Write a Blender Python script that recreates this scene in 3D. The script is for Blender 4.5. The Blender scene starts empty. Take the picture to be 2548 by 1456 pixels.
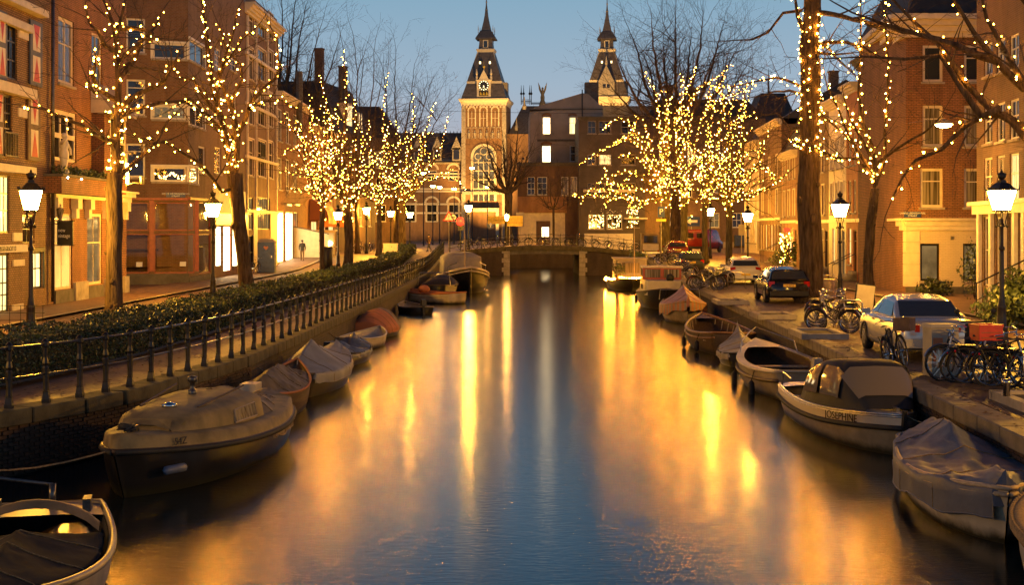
import bpy, bmesh, math, random
import numpy as np
from mathutils import Vector, Matrix, noise
R = math.radians
random.seed(7); RNG = np.random.default_rng(7)
sc = bpy.context.scene
COL = sc.collection
# ------------------------------------------------------------------ camera, sky, light
F, CX, YH, H = 3539.0, 1274.0, 572.3, 3.0          # focal length and horizon in pixels of a 2548 px wide view
cd = bpy.data.cameras.new('camera'); cam = bpy.data.objects.new('camera', cd); COL.objects.link(cam)
cam.location = (0, 0, H); cam.rotation_euler = (R(90), 0, 0)
cd.sensor_width = 36; cd.lens = 50; cd.shift_y = (YH-728)/2548; cd.clip_end = 3000; cd.clip_start = .1
sc.camera = cam
w = bpy.data.worlds.new('World'); sc.world = w; w.use_nodes = True
nt = w.node_tree; bg = nt.nodes['Background']
sky = nt.nodes.new('ShaderNodeTexSky'); sky.sky_type = 'NISHITA'; sky.sun_disc = False
sky.sun_elevation = R(1.2); sky.sun_rotation = R(105); sky.altitude = 0
sky.air_density = 1.0; sky.dust_density = 1.2; sky.ozone_density = 3.0
def lin(r,g,b): return tuple(((c/255+.055)/1.055)**2.4 for c in (r,g,b))+(1,)
tc = nt.nodes.new('ShaderNodeTexCoord'); sx = nt.nodes.new('ShaderNodeSeparateXYZ'); nt.links.new(tc.outputs['Generated'], sx.inputs[0])
cr = nt.nodes.new('ShaderNodeValToRGB'); nt.links.new(sx.outputs[2], cr.inputs[0]); el = cr.color_ramp.elements
DUSK = [(0,lin(188,174,180)),(.05,lin(182,180,190)),(.10,lin(162,182,200)),(.165,lin(134,171,195)),(.25,lin(98,150,190)),(.42,lin(48,84,128)),(1,lin(14,26,50))]
while len(el) < len(DUSK): el.new(.5)
for e_,(p_,c_) in zip(el, DUSK): e_.position = p_; e_.color = c_
mixs = nt.nodes.new('ShaderNodeMixRGB'); mixs.inputs[0].default_value = .03      # twilight colours over the faint Nishita sky
vm = nt.nodes.new('ShaderNodeMixRGB'); vm.blend_type = 'MULTIPLY'; vm.inputs[0].default_value = 1; vm.inputs[2].default_value = (10,10,10,1)
nt.links.new(cr.outputs[0], vm.inputs[1])
nt.links.new(vm.outputs[0], mixs.inputs[1]); nt.links.new(sky.outputs[0], mixs.inputs[2])
nt.links.new(mixs.outputs[0], bg.inputs[0]); bg.inputs[1].default_value = 0.0525
sd = bpy.data.lights.new('sun', 'SUN'); sd.energy = .03; sd.angle = R(10); sd.color = (1, .8, .6)
so = bpy.data.objects.new('sun', sd); COL.objects.link(so); so.rotation_euler = (R(86), 0, R(-105+180))
sc.view_settings.view_transform = 'Standard'; sc.view_settings.look = 'None'
sc.view_settings.exposure = .95; sc.view_settings.gamma = 1
cy = sc.cycles; cy.use_denoising = True; cy.max_bounces = 6; cy.diffuse_bounces = 3; cy.glossy_bounces = 4
cy.transparent_max_bounces = 6; cy.sample_clamp_indirect = 8; cy.use_adaptive_sampling = True; cy.adaptive_threshold = .012; cy.adaptive_min_samples = 32; cy.use_light_tree = True; cy.caustics_reflective = False; cy.caustics_refractive = False
try: cy.denoising_input_passes = 'RGB_ALBEDO_NORMAL'; cy.denoiser = 'OPENIMAGEDENOISE'
except Exception: pass
WARM = (1.0, .46, .04); LAMP_E = 480.0; BULB_E = 140.0
ZW = -1.1                                            # water level
# ------------------------------------------------------------------ pixel helpers (turn a measured pixel into a place)
def P(x, y, Y): return Vector(((x-CX)/F*Y, Y, H-(y-YH)*Y/F))
def G(x, y, z=0.0):
    d = (H-z)*F/(y-YH); return Vector(((x-CX)/F*d, d, z))
def sm(a, b, t):
    t = max(0, min(1, (t-a)/(b-a))); return t*t*(3-2*t)
def gz(Y): return .85*sm(98, 128, Y)                 # the street climbs towards the bridge
LQ = [(5,-22.5),(12,-15.5),(17,-12.1),(20,-10.2),(22,-9.05),(23.7,-8.2),(25.2,-7.55),(27,-7.05),(29,-6.78),(31,-6.53),(34,-6.25),(40,-6.1),(49,-5.98),(63,-5.82),(90,-5.8),(128,-5.9)]
def lq(Y):                                           # left quay edge
    return float(np.interp(Y, [a for a,b in LQ], [b for a,b in LQ]))
def rq(Y): return 6.6+.04*Y                          # right quay edge
# ------------------------------------------------------------------ mesh helpers
class MB:
    def __init__(s): s.V=[]; s.F=[]
    def add(s, vs, fs):
        n=len(s.V); s.V.extend([tuple(v) for v in vs]); s.F.extend([tuple(i+n for i in f) for f in fs]); return s
    def quad(s,a,b,c,d): return s.add([a,b,c,d],[(0,1,2,3)])
    def box(s,c,d,rz=0,ry=0,rx=0,taper=1.0):
        x,y,z=d[0]/2,d[1]/2,d[2]/2
        vs=[Vector((sx*x*(taper if sz>0 else 1),sy*y*(taper if sz>0 else 1),sz*z)) for sz in(-1,1) for sy in(-1,1) for sx in(-1,1)]
        if rz or ry or rx:
            m=Matrix.Rotation(rz,3,'Z')@Matrix.Rotation(ry,3,'Y')@Matrix.Rotation(rx,3,'X'); vs=[m@v for v in vs]
        c=Vector(c); vs=[v+c for v in vs]
        return s.add(vs,[(0,2,3,1),(4,5,7,6),(0,1,5,4),(2,6,7,3),(0,4,6,2),(1,3,7,5)])
    def tube(s,pts,rad,n=6,cap=True,closed=False):
        pts=[Vector(p) for p in pts]; m=len(pts)
        if not hasattr(rad,'__len__'): rad=[rad]*m
        vs=[]; up=Vector((0,0,1)); prev=None
        for i,p in enumerate(pts):
            if closed: t=pts[(i+1)%m]-pts[i-1]
            else: t=pts[min(i+1,m-1)]-pts[max(i-1,0)]
            if t.length<1e-9: t=Vector((0,0,1))
            t.normalize()
            if prev is None:
                a=t.cross(up)
                if a.length<.05: a=t.cross(Vector((1,0,0)))
            else: a=prev-t*prev.dot(t)
            if a.length<1e-6: a=t.cross(Vector((0,1,0)))
            a.normalize(); prev=a; b=t.cross(a)
            for k in range(n):
                q=2*math.pi*k/n; vs.append(p+(a*math.cos(q)+b*math.sin(q))*rad[i])
        fs=[]
        for i in range(m if closed else m-1):
            j=(i+1)%m
            for k in range(n):
                l=(k+1)%n; fs.append((i*n+k,i*n+l,j*n+l,j*n+k))
        if cap and not closed: fs.append(tuple(range(n-1,-1,-1))); fs.append(tuple((m-1)*n+k for k in range(n)))
        return s.add(vs,fs)
    def lathe(s,prof,n=12,c=(0,0,0),a0=0,sq=None):
        vs=[];c=Vector(c)
        for r,z in prof:
            for k in range(n):
                q=2*math.pi*k/n+a0; vs.append(c+Vector((r*math.cos(q),r*math.sin(q),z)))
        fs=[]
        for i in range(len(prof)-1):
            for k in range(n):
                l=(k+1)%n; fs.append((i*n+k,i*n+l,(i+1)*n+l,(i+1)*n+k))
        fs.append(tuple(range(n-1,-1,-1))); fs.append(tuple((len(prof)-1)*n+k for k in range(n)))
        return s.add(vs,fs)
    def loft(s,secs,cap=True,closed=False):
        n=len(secs[0]); m=len(secs); vs=[v for q in secs for v in q]; fs=[]
        for i in range(m-1):
            for k in range(n if closed else n-1):
                l=(k+1)%n; fs.append((i*n+k,i*n+l,(i+1)*n+l,(i+1)*n+k))
        if cap and closed: fs.append(tuple(range(n-1,-1,-1))); fs.append(tuple((m-1)*n+k for k in range(n)))
        return s.add(vs,fs)
    def prism(s,poly,d,o=(0,0,0),ax=((1,0,0),(0,0,1),(0,1,0))):   # polygon in (ax0,ax1), extruded along ax2
        a,b,c=[Vector(q) for q in ax]; o=Vector(o); n=len(poly)
        vs=[o+a*p[0]+b*p[1] for p in poly]+[o+a*p[0]+b*p[1]+c*d for p in poly]
        fs=[tuple(range(n-1,-1,-1)),tuple(range(n,2*n))]+[(i,(i+1)%n,n+(i+1)%n,n+i) for i in range(n)]
        return s.add(vs,fs)
    def ball(s,c,r,n=8,m=5,sc_=(1,1,1)):
        prof=[]; vs=[];c=Vector(c)
        for i in range(m+1):
            a=-math.pi/2+math.pi*i/m
            for k in range(n):
                q=2*math.pi*k/n; vs.append(c+Vector((r*sc_[0]*math.cos(a)*math.cos(q),r*sc_[1]*math.cos(a)*math.sin(q),r*sc_[2]*math.sin(a))))
        fs=[(i*n+k,i*n+(k+1)%n,(i+1)*n+(k+1)%n,(i+1)*n+k) for i in range(m) for k in range(n)]
        return s.add(vs,fs)
    def mesh(s,name,smooth=False,off=None):
        me=bpy.data.meshes.new(name)
        V=s.V
        if off is not None: V=[(v[0]-off[0],v[1]-off[1],v[2]-off[2]) for v in V]
        me.from_pydata(V,[],s.F)
        if smooth: me.polygons.foreach_set('use_smooth',[True]*len(me.polygons))
        me.update(); return me
    def build(s,name,mat,parent=None,smooth=False,world=False,loc=None):
        off=parent.location if (world and parent is not None) else None
        me=s.mesh(name,smooth,off); me.materials.append(MT(mat))
        return ob(name,me,parent,loc)
def fixn(me):
    b=bmesh.new(); b.from_mesh(me); bmesh.ops.recalc_face_normals(b,faces=b.faces); b.to_mesh(me); b.free()
def ob(name,data,parent=None,loc=None,rz=None):
    o=bpy.data.objects.new(name,data); COL.objects.link(o)
    if parent is not None: o.parent=parent
    if loc is not None: o.location=loc
    if rz is not None: o.rotation_euler=(0,0,rz)
    return o
def tag(o,label,cat,group=None):
    o['label']=label; o['category']=cat
    if group: o['group']=group
    return o
def thing(name,label,cat,loc=(0,0,0),rz=0,group=None):
    return tag(ob(name,None,None,loc,rz),label,cat,group)
def struct(name,mb,mat,smooth=False):
    o=mb.build(name,mat,None,smooth); o['kind']='structure'; return o
def dup(root,loc,rz=0,label=None,sc_=None):
    r=root.copy(); COL.objects.link(r); r.location=loc; r.rotation_euler=(0,0,rz)
    if label: r['label']=label
    if sc_: r.scale=sc_
    for ch in root.children:
        c=ch.copy(); COL.objects.link(c); c.parent=r
        for g in ch.children:
            d=g.copy(); COL.objects.link(d); d.parent=c
    return r
def text(name,body,size,mat,parent,M4,ext=.004,align='CENTER',sx=1.0):
    cu=bpy.data.curves.new(name,'FONT'); cu.body=body; cu.size=size; cu.extrude=ext; cu.align_x=align; cu.align_y='CENTER'; cu.space_character=1.0
    tmp=bpy.data.objects.new('tmp',cu); COL.objects.link(tmp); bpy.context.view_layer.update()
    me=bpy.data.meshes.new_from_object(tmp.evaluated_get(bpy.context.evaluated_depsgraph_get())); bpy.data.objects.remove(tmp); me.materials.clear(); me.materials.append(MT(mat)); me.name=name
    o=ob(name,me,parent); o.matrix_local=M4@Matrix.Diagonal((sx,1,1,1)); return o
# ------------------------------------------------------------------ materials
MATS={}
def MT(m): return MATS[m] if isinstance(m,str) else m
def newmat(name):
    m=bpy.data.materials.new(name); m.use_nodes=True; MATS[name]=m
    return m,m.node_tree,m.node_tree.nodes['Principled BSDF']
def ramp(nt,fac,stops):
    r=nt.nodes.new('ShaderNodeValToRGB'); e=r.color_ramp.elements
    while len(e)<len(stops): e.new(.5)
    for i,(p,c) in enumerate(stops): e[i].position=p; e[i].color=(*c,1)
    nt.links.new(fac,r.inputs[0]); return r.outputs[0]
def tnoise(nt,scale,detail=4,vec=None,rough=.55):
    n=nt.nodes.new('ShaderNodeTexNoise'); n.inputs['Scale'].default_value=scale; n.inputs['Detail'].default_value=detail; n.inputs['Roughness'].default_value=rough
    if vec is None:
        tc=nt.nodes.new('ShaderNodeTexCoord'); vec=tc.outputs['Object']
    nt.links.new(vec,n.inputs['Vector']); return n.outputs['Fac']
def bump(nt,bs,h,strength,dist=.02):
    b=nt.nodes.new('ShaderNodeBump'); b.inputs['Strength'].default_value=strength; b.inputs['Distance'].default_value=dist
    nt.links.new(h,b.inputs['Height']); nt.links.new(b.outputs[0],bs.inputs['Normal'])
def mul(c,k): return tuple(max(0,min(1,x*k)) for x in c)
def plain(name,col,rough=.6,metal=0,var=.25,scale=6,bmp=0,bscale=None,stretch=None,spec=.5,bdist=.02):
    m,nt,bs=newmat(name)
    tc=nt.nodes.new('ShaderNodeTexCoord'); vec=tc.outputs['Object']
    if stretch:
        mp=nt.nodes.new('ShaderNodeMapping'); mp.inputs['Scale'].default_value=stretch; nt.links.new(vec,mp.inputs[0]); vec=mp.outputs[0]
    f=tnoise(nt,scale,5,vec)
    nt.links.new(ramp(nt,f,[(.3,mul(col,1-var)),(.7,mul(col,1+var))]),bs.inputs['Base Color'])
    bs.inputs['Roughness'].default_value=rough; bs.inputs['Metallic'].default_value=metal; bs.inputs['Specular IOR Level'].default_value=spec
    if bmp: bump(nt,bs,tnoise(nt,bscale or scale*4,4,vec),bmp,bdist)
    return m
def emit(name,col,s,sampling='AUTO'):
    m,nt,bs=newmat(name); bs.inputs['Base Color'].default_value=(0.02,.02,.02,1)
    bs.inputs['Emission Color'].default_value=(*col,1); bs.inputs['Emission Strength'].default_value=s
    m.cycles.emission_sampling=sampling; return m
def brickmat(name,c1,c2,mort,bw=.24,rh=.08,ms=.016,rough=.8,horiz=False,stain=.5,b=.6):
    m,nt,bs=newmat(name)
    tc=nt.nodes.new('ShaderNodeTexCoord'); sp=nt.nodes.new('ShaderNodeSeparateXYZ'); nt.links.new(tc.outputs['Object'],sp.inputs[0])
    cb=nt.nodes.new('ShaderNodeCombineXYZ')
    if horiz:
        nt.links.new(sp.outputs[0],cb.inputs[1]); nt.links.new(sp.outputs[1],cb.inputs[0])
    else:
        ad=nt.nodes.new('ShaderNodeMath'); nt.links.new(sp.outputs[0],ad.inputs[0]); nt.links.new(sp.outputs[1],ad.inputs[1])
        nt.links.new(ad.outputs[0],cb.inputs[0]); nt.links.new(sp.outputs[2],cb.inputs[1])
    br=nt.nodes.new('ShaderNodeTexBrick'); nt.links.new(cb.outputs[0],br.inputs[0])
    br.inputs['Color1'].default_value=(*c1,1); br.inputs['Color2'].default_value=(*c2,1); br.inputs['Mortar'].default_value=(*mort,1)
    br.inputs['Scale'].default_value=1; br.inputs['Brick Width'].default_value=bw; br.inputs['Row Height'].default_value=rh; br.inputs['Mortar Size'].default_value=ms; br.inputs['Bias'].default_value=-.1
    mps=nt.nodes.new('ShaderNodeMapping'); mps.inputs['Scale'].default_value=(1.3,1.3,.35) if not horiz else (1,1,1); nt.links.new(tc.outputs['Object'],mps.inputs[0]); n=tnoise(nt,.9,7,mps.outputs[0],.72)
    mx=nt.nodes.new('ShaderNodeMixRGB'); mx.blend_type='MULTIPLY'; mx.inputs[0].default_value=1
    nt.links.new(br.outputs['Color'],mx.inputs[1]); nt.links.new(ramp(nt,n,[(.3,(1-stain,)*3),(.7,(1,1,1))]),mx.inputs[2])
    nt.links.new(mx.outputs[0],bs.inputs['Base Color']); bs.inputs['Roughness'].default_value=rough
    inv=nt.nodes.new('ShaderNodeMath'); inv.operation='SUBTRACT'; inv.inputs[0].default_value=1; nt.links.new(br.outputs['Fac'],inv.inputs[1])
    bump(nt,bs,inv.outputs[0],b,.01); return m
brickmat('brick_warm',(.35,.14,.05),(.45,.19,.07),(.15,.085,.04))
brickmat('brick_dark',(.15,.065,.03),(.21,.095,.045),(.2,.14,.09))
brickmat('brick_brown',(.21,.09,.038),(.28,.125,.055),(.25,.17,.1))
brickmat('brick_tan',(.38,.2,.075),(.5,.27,.11),(.14,.085,.04))
brickmat('brick_orange',(.42,.16,.055),(.48,.2,.075),(.4,.26,.14))
brickmat('museum_brick',(.29,.13,.045),(.35,.165,.06),(.25,.16,.09))
brickmat('brick_cream',(.62,.5,.3),(.66,.54,.33),(.56,.45,.28),stain=.15,b=.35)
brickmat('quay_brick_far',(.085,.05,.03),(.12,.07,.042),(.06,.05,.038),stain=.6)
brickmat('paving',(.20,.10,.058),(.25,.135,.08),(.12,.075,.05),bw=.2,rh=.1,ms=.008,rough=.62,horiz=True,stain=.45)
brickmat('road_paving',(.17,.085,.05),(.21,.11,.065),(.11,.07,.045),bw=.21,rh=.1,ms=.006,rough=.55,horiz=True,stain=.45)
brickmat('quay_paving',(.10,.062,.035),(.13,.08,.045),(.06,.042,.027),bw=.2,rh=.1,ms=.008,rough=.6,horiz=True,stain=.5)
plain('stone',(.34,.29,.22),.75,var=.3,scale=3,bmp=.3,bscale=30)
plain('coping',(.17,.135,.09),.7,var=.35,scale=2.5,bmp=.35,bscale=25)
plain('moss_stone',(.085,.068,.03),.85,var=.5,scale=2.2,bmp=.5,bscale=20)
plain('dark_stone',(.11,.095,.075),.8,var=.35,scale=2,bmp=.4,bscale=20)
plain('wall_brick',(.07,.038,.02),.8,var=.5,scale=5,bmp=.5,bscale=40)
plain('mortar',(.04,.034,.026),.9,var=.4,scale=4)
plain('cream_paint',(.66,.56,.38),.55,var=.12,scale=3,bmp=.08)
plain('white_paint',(.74,.68,.56),.5,var=.1,scale=3,bmp=.05)
plain('grey_render',(.31,.25,.19),.8,var=.18,scale=.7,bmp=.15)
plain('dark_render',(.10,.075,.055),.8,var=.3,scale=.8)
plain('red_paint',(.30,.055,.03),.45,var=.2)
plain('orange_render',(.46,.16,.06),.75,var=.2,scale=1)
plain('black_paint',(.012,.012,.013),.3,var=.3,scale=20,bmp=.15,bscale=60)
plain('iron',(.018,.016,.015),.35,metal=.3,var=.4,scale=12,bmp=.2,bscale=60)
plain('rail_metal',(.11,.105,.10),.32,metal=.8,var=.3,scale=15)
plain('steel',(.5,.48,.45),.28,metal=1,var=.2,scale=10)
plain('blue_paint',(.045,.06,.10),.5,var=.2)
plain('roof_slate',(.12,.10,.085),.5,var=.3,scale=2,bmp=.3,bscale=12)
plain('roof_dark',(.035,.03,.028),.7,var=.3,scale=2)
plain('bark',(.08,.055,.034),.92,var=.65,scale=5,bmp=1,bscale=9,stretch=(2.2,2.2,.3),spec=.2,bdist=.09)
plain('bark_green',(.12,.10,.045),.92,var=.55,scale=5,bmp=1,bscale=9,stretch=(2.2,2.2,.35),spec=.2,bdist=.09)
plain('twig',(.055,.038,.026),.9,var=.3)
plain('wood',(.24,.12,.05),.45,var=.35,scale=3,bmp=.2,stretch=(.6,8,8))
plain('wood_dark',(.075,.042,.022),.5,var=.4,scale=3,bmp=.25,stretch=(.6,8,8))
plain('wood_pale',(.42,.31,.19),.55,var=.25,scale=3,bmp=.15,stretch=(.6,8,8))
plain('hull_black',(.016,.014,.013),.35,var=.4,scale=3)
plain('hull_white',(.42,.36,.27),.35,var=.15,scale=2)
plain('hull_cream',(.52,.44,.31),.4,var=.2,scale=2)
plain('hull_grey',(.25,.2,.13),.4,var=.3,scale=2.5)
plain('hull_green',(.24,.165,.06),.65,var=.45,scale=2.2,bmp=.2)
plain('aluminium',(.6,.55,.46),.3,metal=.6,var=.12,scale=1.5,stretch=(.4,3,3))
plain('tarp_grey',(.10,.11,.14),.58,var=.2,scale=2,bmp=.25,bscale=9)
plain('tarp_silver',(.27,.25,.22),.6,var=.2,scale=2,bmp=.25,bscale=9)
plain('tarp_green',(.19,.13,.06),.65,var=.3,scale=2.4,bmp=.3,bscale=8)
plain('tarp_blue',(.09,.11,.15),.5,var=.25,scale=2,bmp=.3,bscale=9)
plain('tarp_dark',(.024,.022,.022),.9,var=.3,scale=2,bmp=.25,bscale=9,spec=.15)
plain('tarp_navy',(.014,.014,.016),.7,var=.3,scale=2,bmp=.2,bscale=12)
plain('rubber',(.014,.013,.012),.7,var=.3)
plain('rope',(.27,.18,.09),.9,var=.4,scale=30,bmp=.6,bscale=60)
plain('wet_board',(.035,.022,.012),.12,var=.6,scale=5,bmp=.3,bscale=14)
plain('fender_blue',(.12,.14,.2),.5)
plain('car_silver',(.52,.5,.46),.25,metal=.55,var=.05,scale=1)
plain('car_black',(.012,.012,.014),.14,var=.2,scale=1)
plain('car_white',(.68,.66,.62),.22,var=.05,scale=1)
plain('car_dark',(.03,.032,.036),.16,var=.2,scale=1)
plain('car_red',(.19,.02,.015),.2,var=.1,scale=1)
plain('plate',(.75,.5,.06),.5,var=.05)
plain('chrome',(.7,.68,.64),.15,metal=1,var=.1)
plain('saddle',(.035,.025,.018),.6)
plain('red_plastic',(.5,.012,.012),.45,var=.15)
plain('crate_brown',(.13,.07,.03),.6,var=.3)
plain('box_grey',(.36,.31,.23),.6,var=.15,scale=3)
plain('ivory',(.7,.62,.46),.6,var=.1)
plain('leaf_dark',(.045,.062,.018),.42,var=.6,scale=14)
plain('leaf_mid',(.07,.095,.03),.45,var=.5,scale=10)
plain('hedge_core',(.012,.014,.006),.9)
plain('sign_blue',(.02,.05,.17),.4,var=.1); plain('sign_white',(.75,.73,.68),.5,var=.05); plain('sign_black',(.014,.012,.012),.4)
plain('sign_yellow',(.7,.48,.05),.5)
plain('curtain',(.5,.42,.3),.8,var=.25,scale=5,stretch=(9,9,.2))
plain('cloth_dark',(.03,.03,.035),.9); plain('cloth_brown',(.12,.07,.04),.9); plain('skin',(.5,.3,.2),.6)
def waterline(mn):   # algae and scum band a hand's breadth above the water
    m=MATS[mn]; nt=m.node_tree; bs=nt.nodes['Principled BSDF']; src=bs.inputs['Base Color'].links[0].from_socket
    tc=nt.nodes.new('ShaderNodeTexCoord'); sp=nt.nodes.new('ShaderNodeSeparateXYZ'); nt.links.new(tc.outputs['Object'],sp.inputs[0])
    n=tnoise(nt,3.5,5,tc.outputs['Object'],.7); ad=nt.nodes.new('ShaderNodeMath'); ad.operation='MULTIPLY_ADD'; ad.inputs[1].default_value=-.22; nt.links.new(n,ad.inputs[0]); nt.links.new(sp.outputs[2],ad.inputs[2])
    mr=nt.nodes.new('ShaderNodeMapRange'); mr.inputs[1].default_value=-.06; mr.inputs[2].default_value=.08; nt.links.new(ad.outputs[0],mr.inputs[0])
    mx=nt.nodes.new('ShaderNodeMixRGB'); mx.inputs[1].default_value=(.03,.027,.012,1); nt.links.new(mr.outputs[0],mx.inputs[0]); nt.links.new(src,mx.inputs[2]); nt.links.new(mx.outputs[0],bs.inputs['Base Color'])
for q_ in('hull_black','hull_white','hull_cream','hull_grey','wood_dark'): waterline(q_)
def stripes(name,c1,c2,scale,axis=0,rough=.8):
    m,nt,bs=newmat(name); tc=nt.nodes.new('ShaderNodeTexCoord'); sp=nt.nodes.new('ShaderNodeSeparateXYZ'); nt.links.new(tc.outputs['Object'],sp.inputs[0])
    a=nt.nodes.new('ShaderNodeMath'); a.operation='MULTIPLY'; a.inputs[1].default_value=scale; nt.links.new(sp.outputs[axis],a.inputs[0])
    f=nt.nodes.new('ShaderNodeMath'); f.operation='FRACT'; nt.links.new(a.outputs[0],f.inputs[0])
    r=ramp(nt,f.outputs[0],[(0,c1),(.5,c2)]); nt.nodes[-1].color_ramp.interpolation='CONSTANT'
    nt.links.new(r,bs.inputs['Base Color']); bs.inputs['Roughness'].default_value=rough; return m
stripes('awning_brown',(.65,.5,.3),(.28,.1,.04),2.2,1); stripes('awning_orange',(.72,.5,.2),(.5,.16,.04),2.6,1)
stripes('tarp_orange',(.42,.16,.07),(.27,.22,.17),3.2,0,.55)
def glass(name,col=(.018,.016,.014),rough=.04,emi=None,es=0,pattern=None):
    m,nt,bs=newmat(name); bs.inputs['Base Color'].default_value=(*col,1); bs.inputs['Roughness'].default_value=rough; bs.inputs['Specular IOR Level'].default_value=.7
    if emi:
        tcc=nt.nodes.new('ShaderNodeTexCoord'); mpp=nt.nodes.new('ShaderNodeMapping'); mpp.inputs['Scale'].default_value=(3.5,3.5,.5) if not pattern else (1,1,1); nt.links.new(tcc.outputs['Object'],mpp.inputs[0]); f=tnoise(nt,pattern or 1.3,3,mpp.outputs[0])
        nt.links.new(ramp(nt,f,[(.32,mul(emi,.45)),(.62,emi)]),bs.inputs['Emission Color']); bs.inputs['Emission Strength'].default_value=es
        m.cycles.emission_sampling='FRONT' if es>=3 else 'NONE'
    return m
glass('pane_dark'); glass('pane_blue',(.03,.035,.04),.03)
glass('pane_curtain',(.2,.165,.11),.12)
def curtain_folds():
    m=MATS['pane_curtain']; nt=m.node_tree; bs=nt.nodes['Principled BSDF']; tc=nt.nodes.new('ShaderNodeTexCoord'); mp=nt.nodes.new('ShaderNodeMapping'); mp.inputs['Scale'].default_value=(7,7,.12); nt.links.new(tc.outputs['Object'],mp.inputs[0])
    nt.links.new(ramp(nt,tnoise(nt,2.2,2,mp.outputs[0]),[(.38,(.05,.04,.025)),(.62,(.3,.25,.17))]),bs.inputs['Base Color'])
curtain_folds()
glass('pane_lit',emi=(1,.62,.22),es=1.1); glass('pane_lit_yellow',emi=(1,.72,.26),es=1.5); glass('pane_bright',emi=(1,.72,.36),es=6,pattern=.4)
glass('pane_orange',emi=(1,.48,.1),es=.9,pattern=.5); glass('pane_dim',emi=(.8,.5,.18),es=.16,pattern=1.1); glass('pane_museum',emi=(1,.78,.36),es=2.2,pattern=.3)
emit('lamp_glow',WARM,LAMP_E,'FRONT'); emit('bulb_glow',(1,.36,.028),BULB_E,'FRONT'); emit('small_lamp_glow',(1,.45,.08),120,'FRONT')
emit('spot_glow',(1,.62,.25),200,'FRONT'); emit('red_light',(1,.02,.008),2.6,'FRONT'); emit('red_tail',(1,.02,.01),1.6,'NONE'); emit('white_light',(1,.9,.75),12,'NONE')
def vary(mn,base):   # no two bulbs shine alike
    m=MATS[mn]; nt=m.node_tree; bs=nt.nodes['Principled BSDF']; g=nt.nodes.new('ShaderNodeNewGeometry'); oi=nt.nodes.new('ShaderNodeObjectInfo')
    ad=nt.nodes.new('ShaderNodeMath'); nt.links.new(g.outputs['Random Per Island'],ad.inputs[0]); nt.links.new(oi.outputs['Random'],ad.inputs[1])
    fr=nt.nodes.new('ShaderNodeMath'); fr.operation='FRACT'; nt.links.new(ad.outputs[0],fr.inputs[0]); pw=nt.nodes.new('ShaderNodeMath'); pw.operation='POWER'; pw.inputs[1].default_value=2.2; nt.links.new(fr.outputs[0],pw.inputs[0])
    mu=nt.nodes.new('ShaderNodeMath'); mu.operation='MULTIPLY_ADD'; mu.inputs[1].default_value=base*2.2; mu.inputs[2].default_value=base*.15; nt.links.new(pw.outputs[0],mu.inputs[0]); nt.links.new(mu.outputs[0],bs.inputs['Emission Strength'])
vary('bulb_glow',BULB_E)
emit('mini_bulb',(1,.6,.16),9,'NONE')
plain('tail_lens',(.35,.012,.008),.15,var=.1)
def water():
    m,nt,bs=newmat('water'); bs.inputs['Base Color'].default_value=(.004,.009,.012,1); bs.inputs['Roughness'].default_value=.14; bs.inputs['IOR'].default_value=1.33
    tc=nt.nodes.new('ShaderNodeTexCoord'); mp=nt.nodes.new('ShaderNodeMapping'); mp.inputs['Scale'].default_value=(.75,1.8,1); mp.inputs['Rotation'].default_value=(0,0,R(9)); nt.links.new(tc.outputs['Object'],mp.inputs[0])
    a=tnoise(nt,7,2,mp.outputs[0],.5); b=tnoise(nt,26,2,mp.outputs[0],.6)
    ad=nt.nodes.new('ShaderNodeMath'); ad.operation='MULTIPLY_ADD'; ad.inputs[1].default_value=.33; nt.links.new(b,ad.inputs[0]); nt.links.new(a,ad.inputs[2])
    bump(nt,bs,ad.outputs[0],.12,.03); return m
water()
# ------------------------------------------------------------------ the setting: water, streets, quays, bridge
wt=MB(); wt.quad((-60,-20,ZW),(60,-20,ZW),(60,160,ZW),(-60,160,ZW)); struct('water',wt,'water')
YS=[0,6,12,17,20,22,23.7,25.2,27,29,31,34,40,49,63,80,98,103,108,113,118,123,128]
def strip(name,fx0,fx1,mat,dz=0.0,ys=YS):
    m=MB(); vs=[];fs=[]
    for Y in ys:
        a,b=fx0(Y),fx1(Y)
        for k in range(2): vs.append(((a,b)[k],Y,gz(Y)+dz))
    for i in range(len(ys)-1): fs.append((2*i,2*i+1,2*i+3,2*i+2))
    m.add(vs,fs); return struct(name,m,mat)
strip('street_left',lambda Y:-160,lambda Y:lq(Y)-.42,'road_paving')
strip('pavement_left',lambda Y:-18.6,lambda Y:-15.6-.06*max(0,40-Y),'paving',.09)
strip('kerb_left',lambda Y:-15.6-.06*max(0,40-Y),lambda Y:-15.42-.06*max(0,40-Y),'stone',.10)
strip('path_left',lambda Y:lq(Y)-2.35,lambda Y:lq(Y)-.42,'paving',.004)
strip('kerb_hedge',lambda Y:lq(Y)-2.55,lambda Y:lq(Y)-2.35,'dark_stone',.09)
strip('street_right',lambda Y:rq(Y)+.52,lambda Y:160,'road_paving')
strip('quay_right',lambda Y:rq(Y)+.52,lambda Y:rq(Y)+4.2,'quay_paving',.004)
strip('pavement_right',lambda Y:rq(Y)+7.4,lambda Y:rq(Y)+11,'paving',.08)
strip('kerb_right',lambda Y:rq(Y)+7.2,lambda Y:rq(Y)+7.4,'stone',.085)
m=MB(); m.quad((-300,128,.85),(-5.9,128,.85),(-5.9,141,.85),(-300,141,.85)); m.quad((11.7,128,.85),(300,128,.85),(300,141,.85),(11.7,141,.85)); m.quad((-300,141,.85),(-5.9,141,.85),(-5.9,153,.85),(-300,153,.85)); m.quad((11.7,141,.85),(300,141,.85),(300,153,.85),(11.7,153,.85)); m.quad((-300,153,.85),(300,153,.85),(900,1500,.85),(-900,1500,.85)); struct('street_far',m,'road_paving')
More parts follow.
